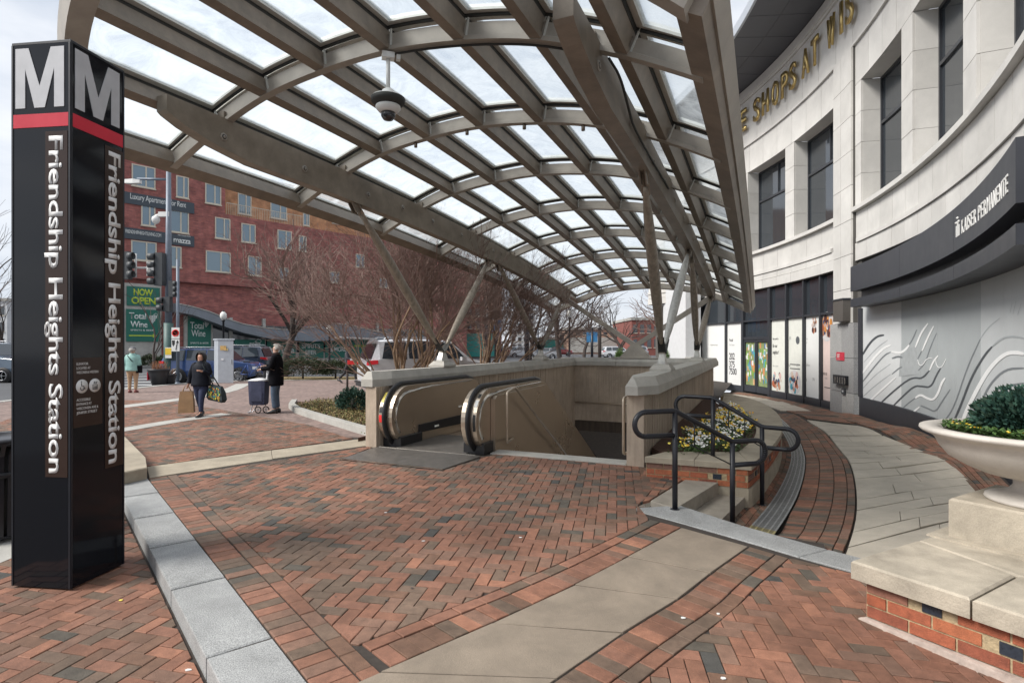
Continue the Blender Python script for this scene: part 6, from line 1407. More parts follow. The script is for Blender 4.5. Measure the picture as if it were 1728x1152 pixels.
for lab, x0, x1, words in (('green shop window banner with a white grape bunch', 396, 447, ()), ('green shop window banner with large white letters beside the older woman', 451, 499, (('Wine', .05, .3, .36, .9),)), ('green shop window banner reading spirits and beer', 505, 546, (('SPIRITS', .1, .55, .25, .75), ('BEER', .25, .2, .25, .45))), ('green shop window banner reading and more', 549, 588, (('& MORE', .2, .35, .28, .7),)), ('green shop window banner farthest right, with small lime lettering', 592, 640, (('winemakers', .1, .6, .2, .75),))):
    T = banner('window_banner', lab, x0, x1, 573, 606, 430, M_green, -.2); w_ = T[2]-T[1]; hh_ = T[4]-T[3]
    if not words: btext(T[0], 'al', T[1]+w_*.02, T[3]+hh_*.25, hh_*.5, w_*.28, M_prw, -.2, bold=.02); grapes(T[0], T[1]+w_*.66, T[3]+hh_*.78, 1.05, -.2)
    for s, u, v, h_, ww in words: btext(T[0], s, T[1]+w_*u, T[3]+hh_*v, hh_*h_, w_*ww, M_lime if 'wine' in s else M_prw, -.2, bold=.015)
# wavy canopy
cn = thing('wavy_canopy', 'long wavy grey metal canopy over the wine store windows', 'canopy', bpt(bfp(480), 3.5, 1.0))
prof = [(297, 512, 526), (325, 518, 531), (353, 526, 541), (380, 537, 551), (410, 547, 561), (450, 554, 570), (490, 557, 574), (530, 552, 576), (560, 545, 574), (590, 548, 572), (620, 556, 571), (660, 565, 575)]
pr2 = []
for i in range(len(prof)-1):
    for k in range(3): f = k/3; f2 = f*f*(3-2*f)*.5+f*.5; pr2.append(tuple(lerp(prof[i][j], prof[i+1][j], f) for j in range(3)))
pr2.append(prof[-1]); o = 1.2; M_cn = mat('zinc_canopy', (.20, .22, .25), .5, var=.08, scale=1, metal=.2)
top_ = [bpt(bfp(x, o), bz(x, yt, o), o) for x, yt, yb in pr2]; bot_ = [bpt(bfp(x, o), bz(x, yb, o), o) for x, yt, yb in pr2]; tb = [v-BN*1.6+Vector((0, 0, .15)) for v in top_]; bb_ = [v-BN*1.6 for v in bot_]
b = MB(); b.mat(M_cn); b.loft([[top_[i], bot_[i], bb_[i], tb[i]] for i in range(len(top_))]); b.build('fascia', cn)
b = MB(); b.mat(M_side); b.tube([v+Vector((0, 0, .02))+BN*.02 for v in top_], .055, 5); b.build('top_trim', cn)
# ============================================================ signals, signs, lamps
M_pole = mat('grey_blue_pole', (.16, .19, .235), .5, var=.1, metal=.2); M_poleg = mat('green_pole_base', (.07, .13, .12), .55, var=.15); M_sig = mat('signal_housing', (.05, .055, .06), .55, var=.1)
sp_ = thing('signal_pole', 'tall blue grey street pole with lamp arm, camera and signal heads left of centre', 'street pole', at(284, 640, -.1)); Yp = 26.6; P0 = atY(284.5, 600, Yp); P0.z = -.14
def tz(px, py_, Y): return atY(px, py_, Y)
b = MB(); b.mat(M_poleg); b.tube([P0, Vector((P0.x, P0.y, tz(284, 545, Yp).z))], .20, 12); b.build('pole_base', sp_)
b = MB(); b.mat(M_pole); b.tube([Vector((P0.x, P0.y, tz(284, 545, Yp).z)), Vector((P0.x, P0.y, tz(284, 289, Yp).z))], [.15, .10], 12); b.build('pole', sp_)
b = MB(); b.mat(M_pole); b.tube([tz(281, 303, Yp), tz(232, 302, Yp)], .06, 8); b.build('lamp_arm', sp_)
b = MB(); b.mat(M_white); c = tz(223, 307, Yp); b.loft([[c+Vector((x, y, z)) for y, z in ((-.12*k, -.08*k), (.12*k, -.08*k), (.1*k, .1*k), (-.1*k, .1*k))] for x, k in ((-.42, .5), (-.3, 1), (.1, 1.2), (.4, .8))]); b.build('lamp_head', sp_)
b = MB(); b.mat(M_white); b.box(tz(278, 362, Yp), .5, .2, .22); b.tube([tz(272, 362, Yp), tz(264, 364, Yp), tz(262, 370, Yp)], .07, 8); b.lathe([(0, -.22), (.14, -.12), (.18, 0), (.16, .12), (.05, .2)], tz(263, 371, Yp), 14); b.build('camera_unit', sp_)
def signal_head(name, label, px, pyt, pyb, Y, wpx, n, face=1):
    c0, c1 = tz(px, pyt, Y), tz(px, pyb, Y); h = (c0.z-c1.z); w_ = wpx/FPX*Y; t_ = thing(name, label, 'traffic signal', c1)
    b = MB(); b.mat(M_sig); b.box((c0+c1)/2, w_*.72, w_*.6, h); b.build('housing', t_)
    for k in range(n):
        z = c1.z+h*(k+.5)/n; r_ = min(h/n*.42, w_*.36); ax = (Vector((0, 0, 1)), Vector((0, 1, 0)), Vector((face, -.25, 0)).normalized())
        b = MB(); b.mat(M_sig); b.lathe([(r_, 0), (r_, r_*1.7), (r_*.92, r_*1.7), (r_*.9, .0)], Vector((c0.x+face*w_*.30, c0.y-.1, z)), 14, axis=ax); b.build('visor', t_)
        b = MB(); b.mat(mat('lens_dark', (.03, .035, .03), .2, var=0)); b.lathe([(r_*.88, 0), (0, r_*.2)], Vector((c0.x+face*w_*.33, c0.y-.1, z)), 12, axis=ax); b.build('lens', t_)
    return t_
signal_head('traffic_signal', 'tall four-lens signal head on the left side of the blue grey pole', 270, 427, 482, Yp-.3, 19, 4, -1)
signal_head('traffic_signal', 'signal head cut off by the right edge of the black pylon', 214, 425, 471, Yp-.3, 17, 3, 1)
signal_head('traffic_signal', 'small signal head right of the pole above the pedestrian signal', 291, 474, 501, Yp-.3, 13, 3, 1)
t_ = signal_head('pedestrian_signal', 'black double pedestrian signal box low on the blue grey pole', 283, 501, 526, Yp-.4, 16, 2, -1)
sb = thing('signal_bracket', 'thin white bracket arm with short post carrying the left signals', 'bracket', tz(240, 450, Yp)); b = MB(); b.mat(M_white); b.tube([tz(229, 428, Yp), tz(229, 468, Yp)], .05, 8); b.build('upright', sb); b = MB(); b.mat(M_white); b.tube([tz(212, 452, Yp), tz(262, 452, Yp)], .045, 8); b.build('arm', sb)
def flat_sign(name, label, x0, x1, y0, y1, Y, m, cat='sign'):
    t_ = thing(name, label, cat, tz((x0+x1)/2, y1, Y)); b = MB(); b.mat(m); a, c = tz(x0, y1, Y), tz(x1, y0, Y); b.box((a+c)/2, c.x-a.x, .02, c.z-a.z); b.build('plate', t_); return t_, a, c
T_, a, c = flat_sign('road_sign', 'small white no turn on red sign between the signal heads', 247.5, 259, 441, 465, Yp-.5, M_white)
for k, s in enumerate(('NO', 'TURN', 'ON')): text('lettering', s, Vector(((a.x+c.x)/2, a.y-.012, c.z-.15-k*.15)), (1, 0, 0), (0, 0, 1), .11, M_ink, T_, wdt=.22, ext=.002, align='CENTER')
b = MB(); b.mat(M_red); b.lathe([(.055, 0), (.055, .01)], Vector(((a.x+c.x)/2, a.y-.012, a.z+.10)), 14, axis=(Vector((1, 0, 0)), Vector((0, 0, 1)), Vector((0, -1, 0)))); b.build('red_dot', T_)
pp = thing('sign_post', 'thin grey post right of the main pole carrying two white road signs', 'sign post', at(298, 640, -.1)); b = MB(); b.mat(M_pole); q = tz(300, 600, Yp-.4); b.tube([Vector((q.x, q.y, -.14)), Vector((q.x, q.y, tz(300, 440, Yp).z))], .07, 8); b.build('post', pp); b = MB(); b.mat(M_pole); b.lathe([(.15, 0), (.09, .1)], Vector((q.x, q.y, -.14)), 10); b.build('foot', pp)
T_, a, c = flat_sign('road_sign', 'square white no left turn sign with red ring', 289.5, 303, 552.5, 571, Yp-.6, M_white); mid = (a+c)/2; AX = (Vector((1, 0, 0)), Vector((0, 0, 1)), Vector((0, -1, 0)))
b = MB(); b.mat(M_red); b.lathe([(.17, .012), (.17, .016), (.125, .016), (.125, .012)], mid, 24, axis=AX); b.bar(mid+Vector((-.11, -.016, .11)), mid+Vector((.11, -.016, -.11)), .006, .035, up=(0, 1, 0)); b.build('red_ring', T_)
b = MB(); b.mat(M_ink); b.tube([mid+Vector((.06, -.012, -.10)), mid+Vector((.06, -.012, .03)), mid+Vector((-.08, -.012, .03))], .02, 5); b.build('arrow', T_)
T_, a, c = flat_sign('road_sign', 'white lane direction sign with black arrow and stripes under the no left turn sign', 289.5, 303, 572, 592.5, Yp-.6, M_white); mid = (a+c)/2
b = MB(); b.mat(M_ink); b.tube([mid+Vector((.02, -.012, -.22)), mid+Vector((.05, -.012, -.05)), mid+Vector((.09, -.012, .12))], .022, 5); b.add([mid+Vector((.02, -.014, .10)), mid+Vector((.17, -.014, .10)), mid+Vector((.10, -.014, .24))], [(0, 1, 2)]); b.add([mid+Vector((-.16, -.014, .22)), mid+Vector((-.02, -.014, .22)), mid+Vector((-.03, -.014, .04)), mid+Vector((-.10, -.014, -.06)), mid+Vector((-.15, -.014, .04))], [(0, 1, 2, 3, 4)]); b.build('arrow', T_)
T_, a, c = flat_sign('pole_notice', 'yellow and white paper notice wrapped on the green pole base', 279, 289.5, 586, 604, Yp-.35, M_white, 'notice'); b = MB(); b.mat(mat('notice_yellow', (.75, .52, .04), .6, var=.1)); b.box(((a+c)/2)+Vector((0, -.015, .06)), (c.x-a.x)*.96, .01, (c.z-a.z)*.62); b.build('yellow_sheet', T_)
def lamp(label, px, pyt, Y, h_px_base, globe=True, banner_=None):
    c = tz(px, pyt, Y); t_ = thing('street_lamp', label, 'street lamp', (c.x, c.y, -.1)); H_ = c.z
    b = MB(); b.mat(M_blk); b.lathe([(.22, -.15), (.2, .3), (.1, .5), (.07, .7), (.06, H_-.75), (.10, H_-.72), (.11, H_-.62)], Vector((c.x, c.y, 0)), 12); b.build('post', t_)
    b = MB(); b.mat(mat('lamp_globe', (.78, .78, .74), .3, var=0)); b.lathe([(.11, H_-.62), (.2, H_-.45), (.19, H_-.25), (.08, H_-.1)], Vector((c.x, c.y, 0)), 14); b.build('globe', t_)
    b = MB(); b.mat(M_blk); b.lathe([(.1, H_-.1), (.06, H_-.04), (.0, H_)], Vector((c.x, c.y, 0)), 10); b.build('finial', t_); return t_, c
lamp('black street lamp with acorn globe in front of the wine store entrance', 377, 523, 36, 0); lamp('black street lamp with acorn globe before the wavy canopy, above the island', 556, 545, 36, 0); lamp('black street lamp right of the rear left canopy strut', 961, 521, 42, 0)
M_bb = mat('blue_street_banner', (.05, .22, .45), .6, var=.15)
for px, pt, Y, lab, bn, w_ in ((838, 500, 40, 'black banner post with two blue banners left of the second strut pair', True, .16), (823, 486, 40, 'thick black post just left of the blue bannered post', False, .22), (889, 520, 44, 'black post beside the second strut pair pedestal', False, .18), (999, 556, 50, 'banner post with two small blue banners right of centre', True, .12), (1012, 556, 46, 'plain brown post right of the small blue banners', False, .14)):
    c = tz(px, pt, Y); t_ = thing('banner_post' if bn else 'street_post', lab, 'street post', (c.x, c.y, -.1)); b = MB(); b.mat(M_blk if px != 1012 else M_bark); b.tube([Vector((c.x, c.y, -.14)), c], w_, 8); b.build('post', t_)
    b = MB(); b.mat(M_blk); b.lathe([(w_*1.1, 0), (w_*.6, .2), (0, .3)], c, 8); b.build('cap', t_)
    if bn:
        for sg in (-1, 1): q = tz(px+sg*(5 if px < 900 else 5.5), (535 if px < 900 else 560), Y-.05); hh2 = (24 if px < 900 else 17)/FPX*Y; b = MB(); b.mat(M_bb); b.box(q-Vector((0, 0, hh2/2)), .30 if px < 900 else .38, .03, hh2); b.build('banner', t_)
signal_head('traffic_signal', 'far signal head hanging over the street beyond the canopy', 949, 564, 579, 60, 7, 3, -1)
ma = thing('signal_mast', 'grey signal mast with long arm over the far street', 'signal mast', tz(905, 600, 60)); b = MB(); b.mat(M_pole); q = tz(908, 600, 60); b.tube([Vector((q.x, q.y, -.14)), tz(908, 545, 60)], .10, 8); b.build('mast', ma); b = MB(); b.mat(M_pole); b.tube([tz(908, 556, 60), tz(948, 562, 60)], .06, 6); b.build('arm', ma)
# planters
M_potb = mat('black_planter', (.022, .022, .026), .5, var=.1)
for lab, px, pb, pt, wpx in (('large black round planter with dry grasses beside the crossing', 268, 649, 622, 33), ('smaller black round planter with red mark next to the large one', 286, 648, 631, 22)):
    c = at(px, pb); s_ = c.y/FPX; t_ = thing('round_planter', lab, 'planter', c); r_ = wpx/2*s_; h_ = (pb-pt)*s_
    b = MB(); b.mat(M_potb); b.lathe([(r_*.62, 0), (r_*.9, h_*.7), (r_*.97, h_*.86), (r_*1.04, h_*.88), (r_*1.04, h_), (r_*.92, h_), (r_*.85, h_*.9)], c, 22); b.build('pot', t_)
    b = MB(); b.mat(M_soil); b.lathe([(r_*.86, h_*.9), (0, h_*.93)], c, 16); b.build('soil', t_)
    b = MB(); b.mat(mat('dry_grass', (.26, .11, .05), .8, var=.2))
    for _ in range(70 if wpx > 25 else 16): a = rnd.uniform(0, 6.28); p = c+Vector((rnd.uniform(-.6, .6)*r_, rnd.uniform(-.6, .6)*r_, h_*.9)); b.tube([p, p+Vector((rnd.uniform(-.18, .18), rnd.uniform(-.1, .1), rnd.uniform(.15, .42)))], .008, 3, caps=False)
    tag(b.build('dry_plants', t_), kind='stuff'); b = MB(); b.mat(mat('red_tape', (.6, .03, .06), .6, var=0)); q = c+Vector((-r_*.87, -r_*.3, h_*.55)); b.box(q, .02, .16, h_*.5); b.build('red_mark', t_)
# utility cabinet
M_cab = mat('cabinet_steel', (.40, .43, .47), .5, var=.06, metal=.15)
c = at(379, 643); t_ = thing('utility_cabinet', 'tall pale grey steel utility cabinet with faded stickers behind the woman with bags', 'utility cabinet', c); s_ = c.y/FPX
A = at(368, 646); x0 = at(356, 643, 0).x; w1 = 13*s_; B1 = Vector((A.x-w1, A.y+.35, 0)); C1 = Vector((A.x+23*s_, A.y+.10, 0)); D1_ = B1+(C1-A); zt2 = CAMZ+(HY-574)*s_
b = MB(); b.mat(M_cab); b.prism([A, C1, D1_, B1], 0, zt2, .02); b.build('body', t_)
b = MB(); b.mat(M_cab); k_ = (A+D1_)/2; b.prism([k_+(v-k_)*1.12 for v in (A, C1, D1_, B1)], zt2, zt2+.06, .01); b.build('lid', t_)
for u, z, r_, cc in ((.35, zt2-.35, .13, (.55, .35, .12)), (.55, zt2-.42, .07, (.6, .5, .25)), (.3, zt2-.85, .05, (.7, .7, .72))): b = MB(); b.mat(mat('sticker_%d' % int(r_*100) if 0 else 'sticker_tan' if r_ > .1 else ('sticker_ochre' if r_ > .06 else 'sticker_pale'), cc, .7, var=.3, scale=9)); p = A.lerp(C1, u)+Vector((-.003, -.02, z)); b.box(p, r_*2, .012, r_*1.5); b.build('sticker', t_)
b = MB(); b.mat(M_cab); b.box(A.lerp(C1, .85)+Vector((0, -.02, zt2*.5)), .03, .03, .2); b.build('handle', t_)
# ============================================================ vehicles
M_tyre = mat('tyre', (.014, .014, .015), .85, var=.1); M_rim = mat('alloy_rim', (.42, .43, .45), .3, metal=.8, var=.05); M_cgl = mat('car_glass', (.03, .04, .05), .05, var=0, spec=1.)
M_tl = mat('tail_light', (.55, .01, .02), .2, var=0); M_hl = mat('head_light', (.65, .67, .7), .1, var=0, spec=1.); M_pl = mat('black_trim', (.02, .02, .022), .6, var=.05)
def car(label, cat, loc, rz, paint, L_=4.5, W_=1.85, Hh=1.65, suv=True, gate=False, name='parked_car'):
    """local x forward"""
    t_ = thing(name, label, cat, (0, 0, 0)); hw = W_/2; k = L_/4.5; zs = Hh/1.65
    st_ = [(-2.25, .45, .62, .95, .90, .80), (-2.18, .34, .62, 1.02, .98, .90), (-1.9, .28, .62, 1.08, 1.62 if suv else 1.15, .95), (-1.2, .24, .6, 1.07, 1.66 if suv else 1.45, 1.), (0, .22, .6, 1.04, 1.65 if suv else 1.47, 1.), (.55, .22, .6, 1.02, 1.60 if suv else 1.42, 1.), (1.15, .22, .6, 1.0, 1.08, 1.), (1.8, .26, .58, .93, .97, .97), (2.12, .34, .55, .80, .84, .90), (2.25, .42, .52, .68, .70, .78)]
    rings = []
    for x, z0, zm, zb_, zt, wk in st_:
        w0 = hw*wk; tw = w0*(.80 if zt > zb_+.2 else .94)
        rings.append([Vector((x*k, y, z*zs)) for y, z in ((-w0*.9, z0), (-w0, zm), (-w0*.985, zb_), (-tw, zt-.04*(zt > 1.2)), (-tw*.8, zt), (tw*.8, zt), (tw, zt-.04*(zt > 1.2)), (w0*.985, zb_), (w0, zm), (w0*.9, z0))])
    b = MB(); b.mat(paint); b.loft(rings); body = b.build('body', t_)
    def sidewin(sg):
        b = MB(); b.mat(M_cgl); e = .012
        ztw = 1.58 if suv else 1.40
        for xa, xb, za, zb2 in ((-1.85, -1.05, ztw-.02, ztw), (-.98, -.12, ztw, ztw), (-.05, .98, ztw, 1.12)):
            yb, yt = sg*(hw*.992+.004), sg*(hw*.825+.012)
            b.add([Vector((xa*k, yb, 1.10*zs)), Vector((xb*k, yb, 1.08*zs)), Vector(((xb if zb2 > 1.2 else xb-.45)*k, yt if zb2 > 1.2 else yt, (zb2 if zb2 > 1.2 else 1.53)*zs)), Vector(((xa+(.12 if xa < -1.5 else 0))*k, yt, za*zs))], [(0, 1, 2, 3)])
        return b.build('side_window', t_)
    sidewin(-1); sidewin(1)
    b = MB(); b.mat(M_cgl)
    if suv: b.add([Vector((-2.16*k, -hw*.78, 1.10*zs)), Vector((-2.16*k, hw*.78, 1.10*zs)), Vector((-1.955*k, hw*.68, 1.52*zs)), Vector((-1.955*k, -hw*.68, 1.52*zs))], [(0, 1, 2, 3)])
    else: b.add([Vector((-1.93*k, -hw*.75, 1.17*zs)), Vector((-1.93*k, hw*.75, 1.17*zs)), Vector((-1.3*k, hw*.66, 1.44*zs)), Vector((-1.3*k, -hw*.66, 1.44*zs))], [(0, 1, 2, 3)])
    b.build('rear_window', t_)
    b = MB(); b.mat(M_cgl); b.add([Vector((1.13*k, -hw*.82, 1.115*zs)), Vector((1.13*k, hw*.82, 1.115*zs)), Vector((.62*k, hw*.72, (1.575 if suv else 1.39)*zs)), Vector((.62*k, -hw*.72, (1.575 if suv else 1.39)*zs))], [(0, 1, 2, 3)]); b.build('windscreen', t_)
    for x in (-1.38, 1.38):
        for sg in (-1, 1):
            c = Vector((x*k, sg*(hw-.10), .34)); ax = (Vector((1, 0, 0)), Vector((0, 0, 1)), Vector((0, -sg*1., 0)))
            b = MB(); b.mat(M_pl); b.lathe([(.40, -.115), (.40, .1)], c, 22, axis=ax); b.build('wheel_arch', t_)
            wh = MB(); wh.mat(M_tyre); wh.lathe([(.21, -.135), (.31, -.14), (.34, -.11), (.34, .10), (.3, .12)], c, 24, axis=ax); wo = wh.build('wheel', t_)
            b = MB(); b.mat(M_rim)
            for q in range(5): a = q*math.tau/5; u = Vector((math.cos(a), 0, math.sin(a))); b.bar(c+u*.03+Vector((0, sg*.142, 0)), c+u*.21+Vector((0, sg*.142, 0)), .02, .06, up=(0, 1, 0))
            b.lathe([(.23, -.139), (.23, -.143), (.20, -.143), (.20, -.139)], c, 24, axis=ax); b.lathe([(.05, -.14), (.03, -.155), (0, -.155)], c, 10, axis=ax); b.build('rim', wo)
    for sg in (-1, 1):
        b = MB(); b.mat(M_tl); b.hexa([Vector((-2.262*k, sg*hw*.60, .92*zs)), Vector((-2.262*k, sg*hw*.86, .92*zs)), Vector((-1.98*k, sg*hw*1.004, .96*zs)), Vector((-2.1*k, sg*hw*.7, .92*zs))], [Vector((-2.225*k, sg*hw*.60, 1.05*zs)), Vector((-2.225*k, sg*hw*.88, 1.05*zs)), Vector((-1.98*k, sg*hw*1.004, 1.07*zs)), Vector((-2.1*k, sg*hw*.7, 1.05*zs))]); b.build('tail_light', t_)
        b = MB(); b.mat(M_hl); b.box((2.12*k, sg*hw*.72, .72*zs), .2, .36, .12); b.build('headlight', t_)
        b = MB(); b.mat(paint); b.box((.85*k, sg*(hw+.08), 1.08*zs), .16, .2, .13); b.build('mirror', t_)
        b = MB(); b.mat(M_pl); b.box((0, sg*hw*.97, .26), 2.4*k, .06, .10); b.build('sill_trim', t_)
        if suv: b = MB(); b.mat(M_rim); b.tube([Vector((-1.75*k, sg*hw*.72, 1.64*zs)), Vector((-1.6*k, sg*hw*.72, 1.71*zs)), Vector((.3*k, sg*hw*.72, 1.70*zs)), Vector((.5*k, sg*hw*.72, 1.62*zs))], .02, 6); b.build('roof_rail', t_)
        for x in (-.5, .42): b = MB(); b.mat(M_pl); b.box((x*k, sg*(hw+.004), .92*zs), .16, .02, .03); b.build('door_handle', t_)
    b = MB(); b.mat(M_pl); b.box((-2.22*k, 0, .42), .14, W_*.86, .2); b.box((2.2*k, 0, .42), .12, W_*.8, .16); b.build('bumper_trim', t_)
    b = MB(); b.mat(M_rim); b.box((-2.30*k, 0, .52), .05, W_*.8, .03); b.build('chrome_strip', t_)
    b = MB(); b.mat(M_white); b.box((-2.285*k, 0, .80*zs), .03, .46, .15); b.build('number_plate', t_)
    if gate:
        b = MB(); b.mat(paint); P = [Vector((-1.95*k, y, 1.63*zs)) for y in (-hw*.78, hw*.78)]; e = Vector((-1.15, 0, .06)); up_ = Vector((0, 0, .05))
        b.hexa([P[0], P[1], P[1]+e+Vector((0, -.08, 0)), P[0]+e+Vector((0, .08, 0))], [v+up_ for v in (P[0], P[1], P[1]+e+Vector((0, -.08, 0)), P[0]+e+Vector((0, .08, 0)))]); tg = b.build('lifted_tailgate', t_)
        b = MB(); b.mat(M_cgl); q = [v+Vector((0, 0, -.006)) for v in (P[0].lerp(P[0]+e, .1)+Vector((0, .12, 0)), P[1].lerp(P[1]+e, .1)-Vector((0, .12, 0)), P[1].lerp(P[1]+e, .55)-Vector((0, .16, 0)), P[0].lerp(P[0]+e, .55)+Vector((0, .16, 0)))]; b.add(q, [(0, 1, 2, 3)]); b.build('glass', tg)
    t_.location = loc; t_.rotation_euler = (0, 0, rz); return t_
def paint(name, c): return mat(name, c, .22, var=.02, coat=.8, spec=.6, metal=.1)
bl = paint('metallic_blue_paint', (.035, .075, .21)); dk = paint('dark_blue_paint', (.03, .045, .075)); wh_ = paint('white_car_paint', (.72, .73, .75)); gy = paint('silver_car_paint', (.42, .43, .45)); rd = paint('dark_red_paint', (.22, .02, .025))
p = tz(363, 600, 27.6); car('metallic blue SUV with white rear window shine behind the woman with the bags', 'car', (p.x, 27.6, -.14), R(8), bl, L_=4.4)
p = tz(388, 600, 32.5); car('dark blue SUV farther back with its red tail light showing right of the cabinet', 'car', (p.x, 32.5, -.14), R(184), dk, L_=4.6, Hh=1.75)
p = tz(-22, 600, 28); car('dark grey vehicle cut by the left picture edge', 'car', (p.x, 28, -.14), R(0), paint('slate_paint', (.10, .14, .19)), L_=5.2, Hh=1.95)
p = tz(716, 600, 19.2); car('white vehicle with its rear hatch raised behind the left end of the station wall', 'car', (p.x, 20.2, -.05), R(28), wh_, L_=4.7, W_=1.95, Hh=1.92, gate=True)
for i, (px, Y, m, rz, lab) in enumerate(((882, 84, wh_, 10, 'white far car left of the second pedestal'), (915, 76, gy, 175, 'silver far car right of the second pedestal'), (1042, 80, wh_, 5, 'white far car before the tan building'), (862, 92, dk, 0, 'dark far car left of the white one'), (1070, 95, gy, 180, 'pale far car at the right end of the far street'), (945, 98, rd, 0, 'dark red far car under the hanging signal'))):
    p = tz(px, 600, Y); car(lab, 'car', (p.x, Y, -.25), R(rz), m, suv=i % 2 == 0)
# bicycle
bk = thing('bicycle', 'blue bicycle standing between the grey cabinet and the blue SUV', 'bicycle', at(408, 642)); c = at(406, 643)
M_bkf = mat('bicycle_blue', (.03, .08, .30), .4, var=0)
for dx in (0, 1.02):
    w_ = MB(); w_.mat(M_tyre); q = c+Vector((dx, 0, .33)); w_.tube([q+Vector((.32*math.cos(a), 0, .32*math.sin(a))) for a in [i*math.tau/22 for i in range(22)]], .018, 5, closed=True); wo = w_.build('wheel', bk)
    s_ = MB(); s_.mat(M_rim)
    for i in range(8): a = i*math.pi/8; s_.tube([q+Vector((.31*math.cos(a), 0, .31*math.sin(a))), q-Vector((.31*math.cos(a), 0, .31*math.sin(a)))], .003, 3)
    tag(s_.build('spokes', wo), kind='stuff')
f_ = MB(); f_.mat(M_bkf)
for A_, B_ in (((0, .33), (.30, .80)), ((.0, .33), (.42, .30)), ((.42, .30), (.30, .80)), ((.42, .30), (.88, .78)), ((.30, .78), (.88, .78)), ((.88, .85), (1.02, .33))): f_.tube([c+Vector((A_[0], 0, A_[1])), c+Vector((B_[0], 0, B_[1]))], .018, 6)
f_.build('frame', bk); b = MB(); b.mat(M_blk); b.box(c+Vector((.28, 0, .88)), .25, .12, .05); b.build('saddle', bk); b = MB(); b.mat(M_blk); b.tube([c+Vector((.88, 0, .85)), c+Vector((.86, 0, 1.0)), c+Vector((.90, -.22, 1.02))], .014, 6); b.tube([c+Vector((.86, 0, 1.0)), c+Vector((.90, .22, 1.02))], .014, 6); b.build('handlebar', bk)
# ============================================================ far buildings
def block(label, px0, px1, pyt, Y, depth, m, win=None, base=None, name='far_building'):
    a, c = tz(px0, pyt, Y), tz(px1, pyt, Y); t_ = thing(name, label, 'building', ((a.x+c.x)/2, Y, -.3)); b = MB(); b.mat(m); b.prism([(a.x, Y), (c.x, Y), (c.x, Y+depth), (a.x, Y+depth)], -.4, a.z); b.build('wall', t_)
    b = MB(); b.mat(M_side); b.prism([(a.x-.2, Y-.2), (c.x+.2, Y-.2), (c.x+.2, Y+depth), (a.x-.2, Y+depth)], a.z, a.z+.5); b.build('parapet', t_)
    if win:
        nx, nz_, mm = win
        for i in range(nx):
            for j in range(nz_):
                x0 = lerp(a.x, c.x, (i+.22)/nx); x1 = lerp(a.x, c.x, (i+.78)/nx); z0 = lerp(3.5 if base else .5, a.z-.3, (j+.25)/nz_); z1 = lerp(3.5 if base else .5, a.z-.3, (j+.8)/nz_)
                b = MB(); b.mat(mm); b.box(((x0+x1)/2, Y-.01, (z0+z1)/2), x1-x0, .06, z1-z0); w_ = b.build('window', t_)
                b = MB(); b.mat(M_cream); b.box(((x0+x1)/2, Y-.05, z0-.1), x1-x0+.2, .12, .12); b.build('sill', w_)
    if base: b = MB(); b.mat(base); b.box(((a.x+c.x)/2, Y-.1, 1.6), (c.x-a.x)*.96, .1, 3.2); b.build('shop_front', t_)
M_rbp = mat('far_red_brick', (.22, .075, .06), .9, var=.15, scale=.8); M_tanb = mat('far_tan_brick', (.42, .27, .20), .9, var=.12, scale=.5); M_whb = mat('far_white_wall', (.55, .56, .57), .9, var=.08, scale=.4); M_teal = mat('teal_shop_front', (.03, .25, .22), .5, var=.1)
block('far red brick building with teal shop front beyond the crape myrtles', 770, 842, 470, 78, 20, M_rbp, (5, 4, M_dglass), M_teal)
block('far pale grey office building left of centre', 862, 902, 528, 120, 20, M_whb, (4, 5, M_dglass)); block('far tan building at the end of the street under the canopy', 958, 1062, 556, 120, 24, M_tanb, (9, 1, M_dglass), M_side)
block('far low grey building beside the tan one', 905, 958, 572, 130, 20, M_whb, (6, 1, M_dglass), M_teal); block('far brown brick building partly behind the white building end', 1066, 1160, 540, 105, 20, M_rbp, (8, 2, M_dglass))
block('far pale building at the left edge behind the bare trees', -160, 12, 508, 95, 20, M_whb, (8, 3, M_dglass))
# ============================================================ people
def skin_obj(name, V, E, rads, m, parent, root=0, sub=2):
    me = bpy.data.meshes.new(name); me.from_pydata([tuple(v) for v in V], E, []); ob = bpy.data.objects.new(name, me); COL.objects.link(ob)
    sk = ob.modifiers.new('s', 'SKIN'); sk.use_smooth_shade = True; lay = me.skin_vertices[0]
    for i, r_ in enumerate(rads): q = r_ if hasattr(r_, '__len__') else (r_, r_); lay.data[i].radius = q; lay.data[i].use_root = (i == root)
    sv = ob.modifiers.new('v', 'SUBSURF'); sv.levels = sub; sv.render_levels = sub
    dg = bpy.context.evaluated_depsgraph_get(); dg.update(); m2 = bpy.data.meshes.new_from_object(ob.evaluated_get(dg)); bpy.data.objects.remove(ob)
    m2.name = name; m2.materials.clear(); m2.materials.append(m)
    for p_ in m2.polygons: p_.use_smooth = True
    o = bpy.data.objects.new(name, m2); COL.objects.link(o); o.parent = parent; return o
M_skin = mat('skin_tone', (.50, .27, .185), .55, var=.06, scale=20); M_skin2 = mat('pale_skin_tone', (.60, .38, .29), .55, var=.06, scale=20)
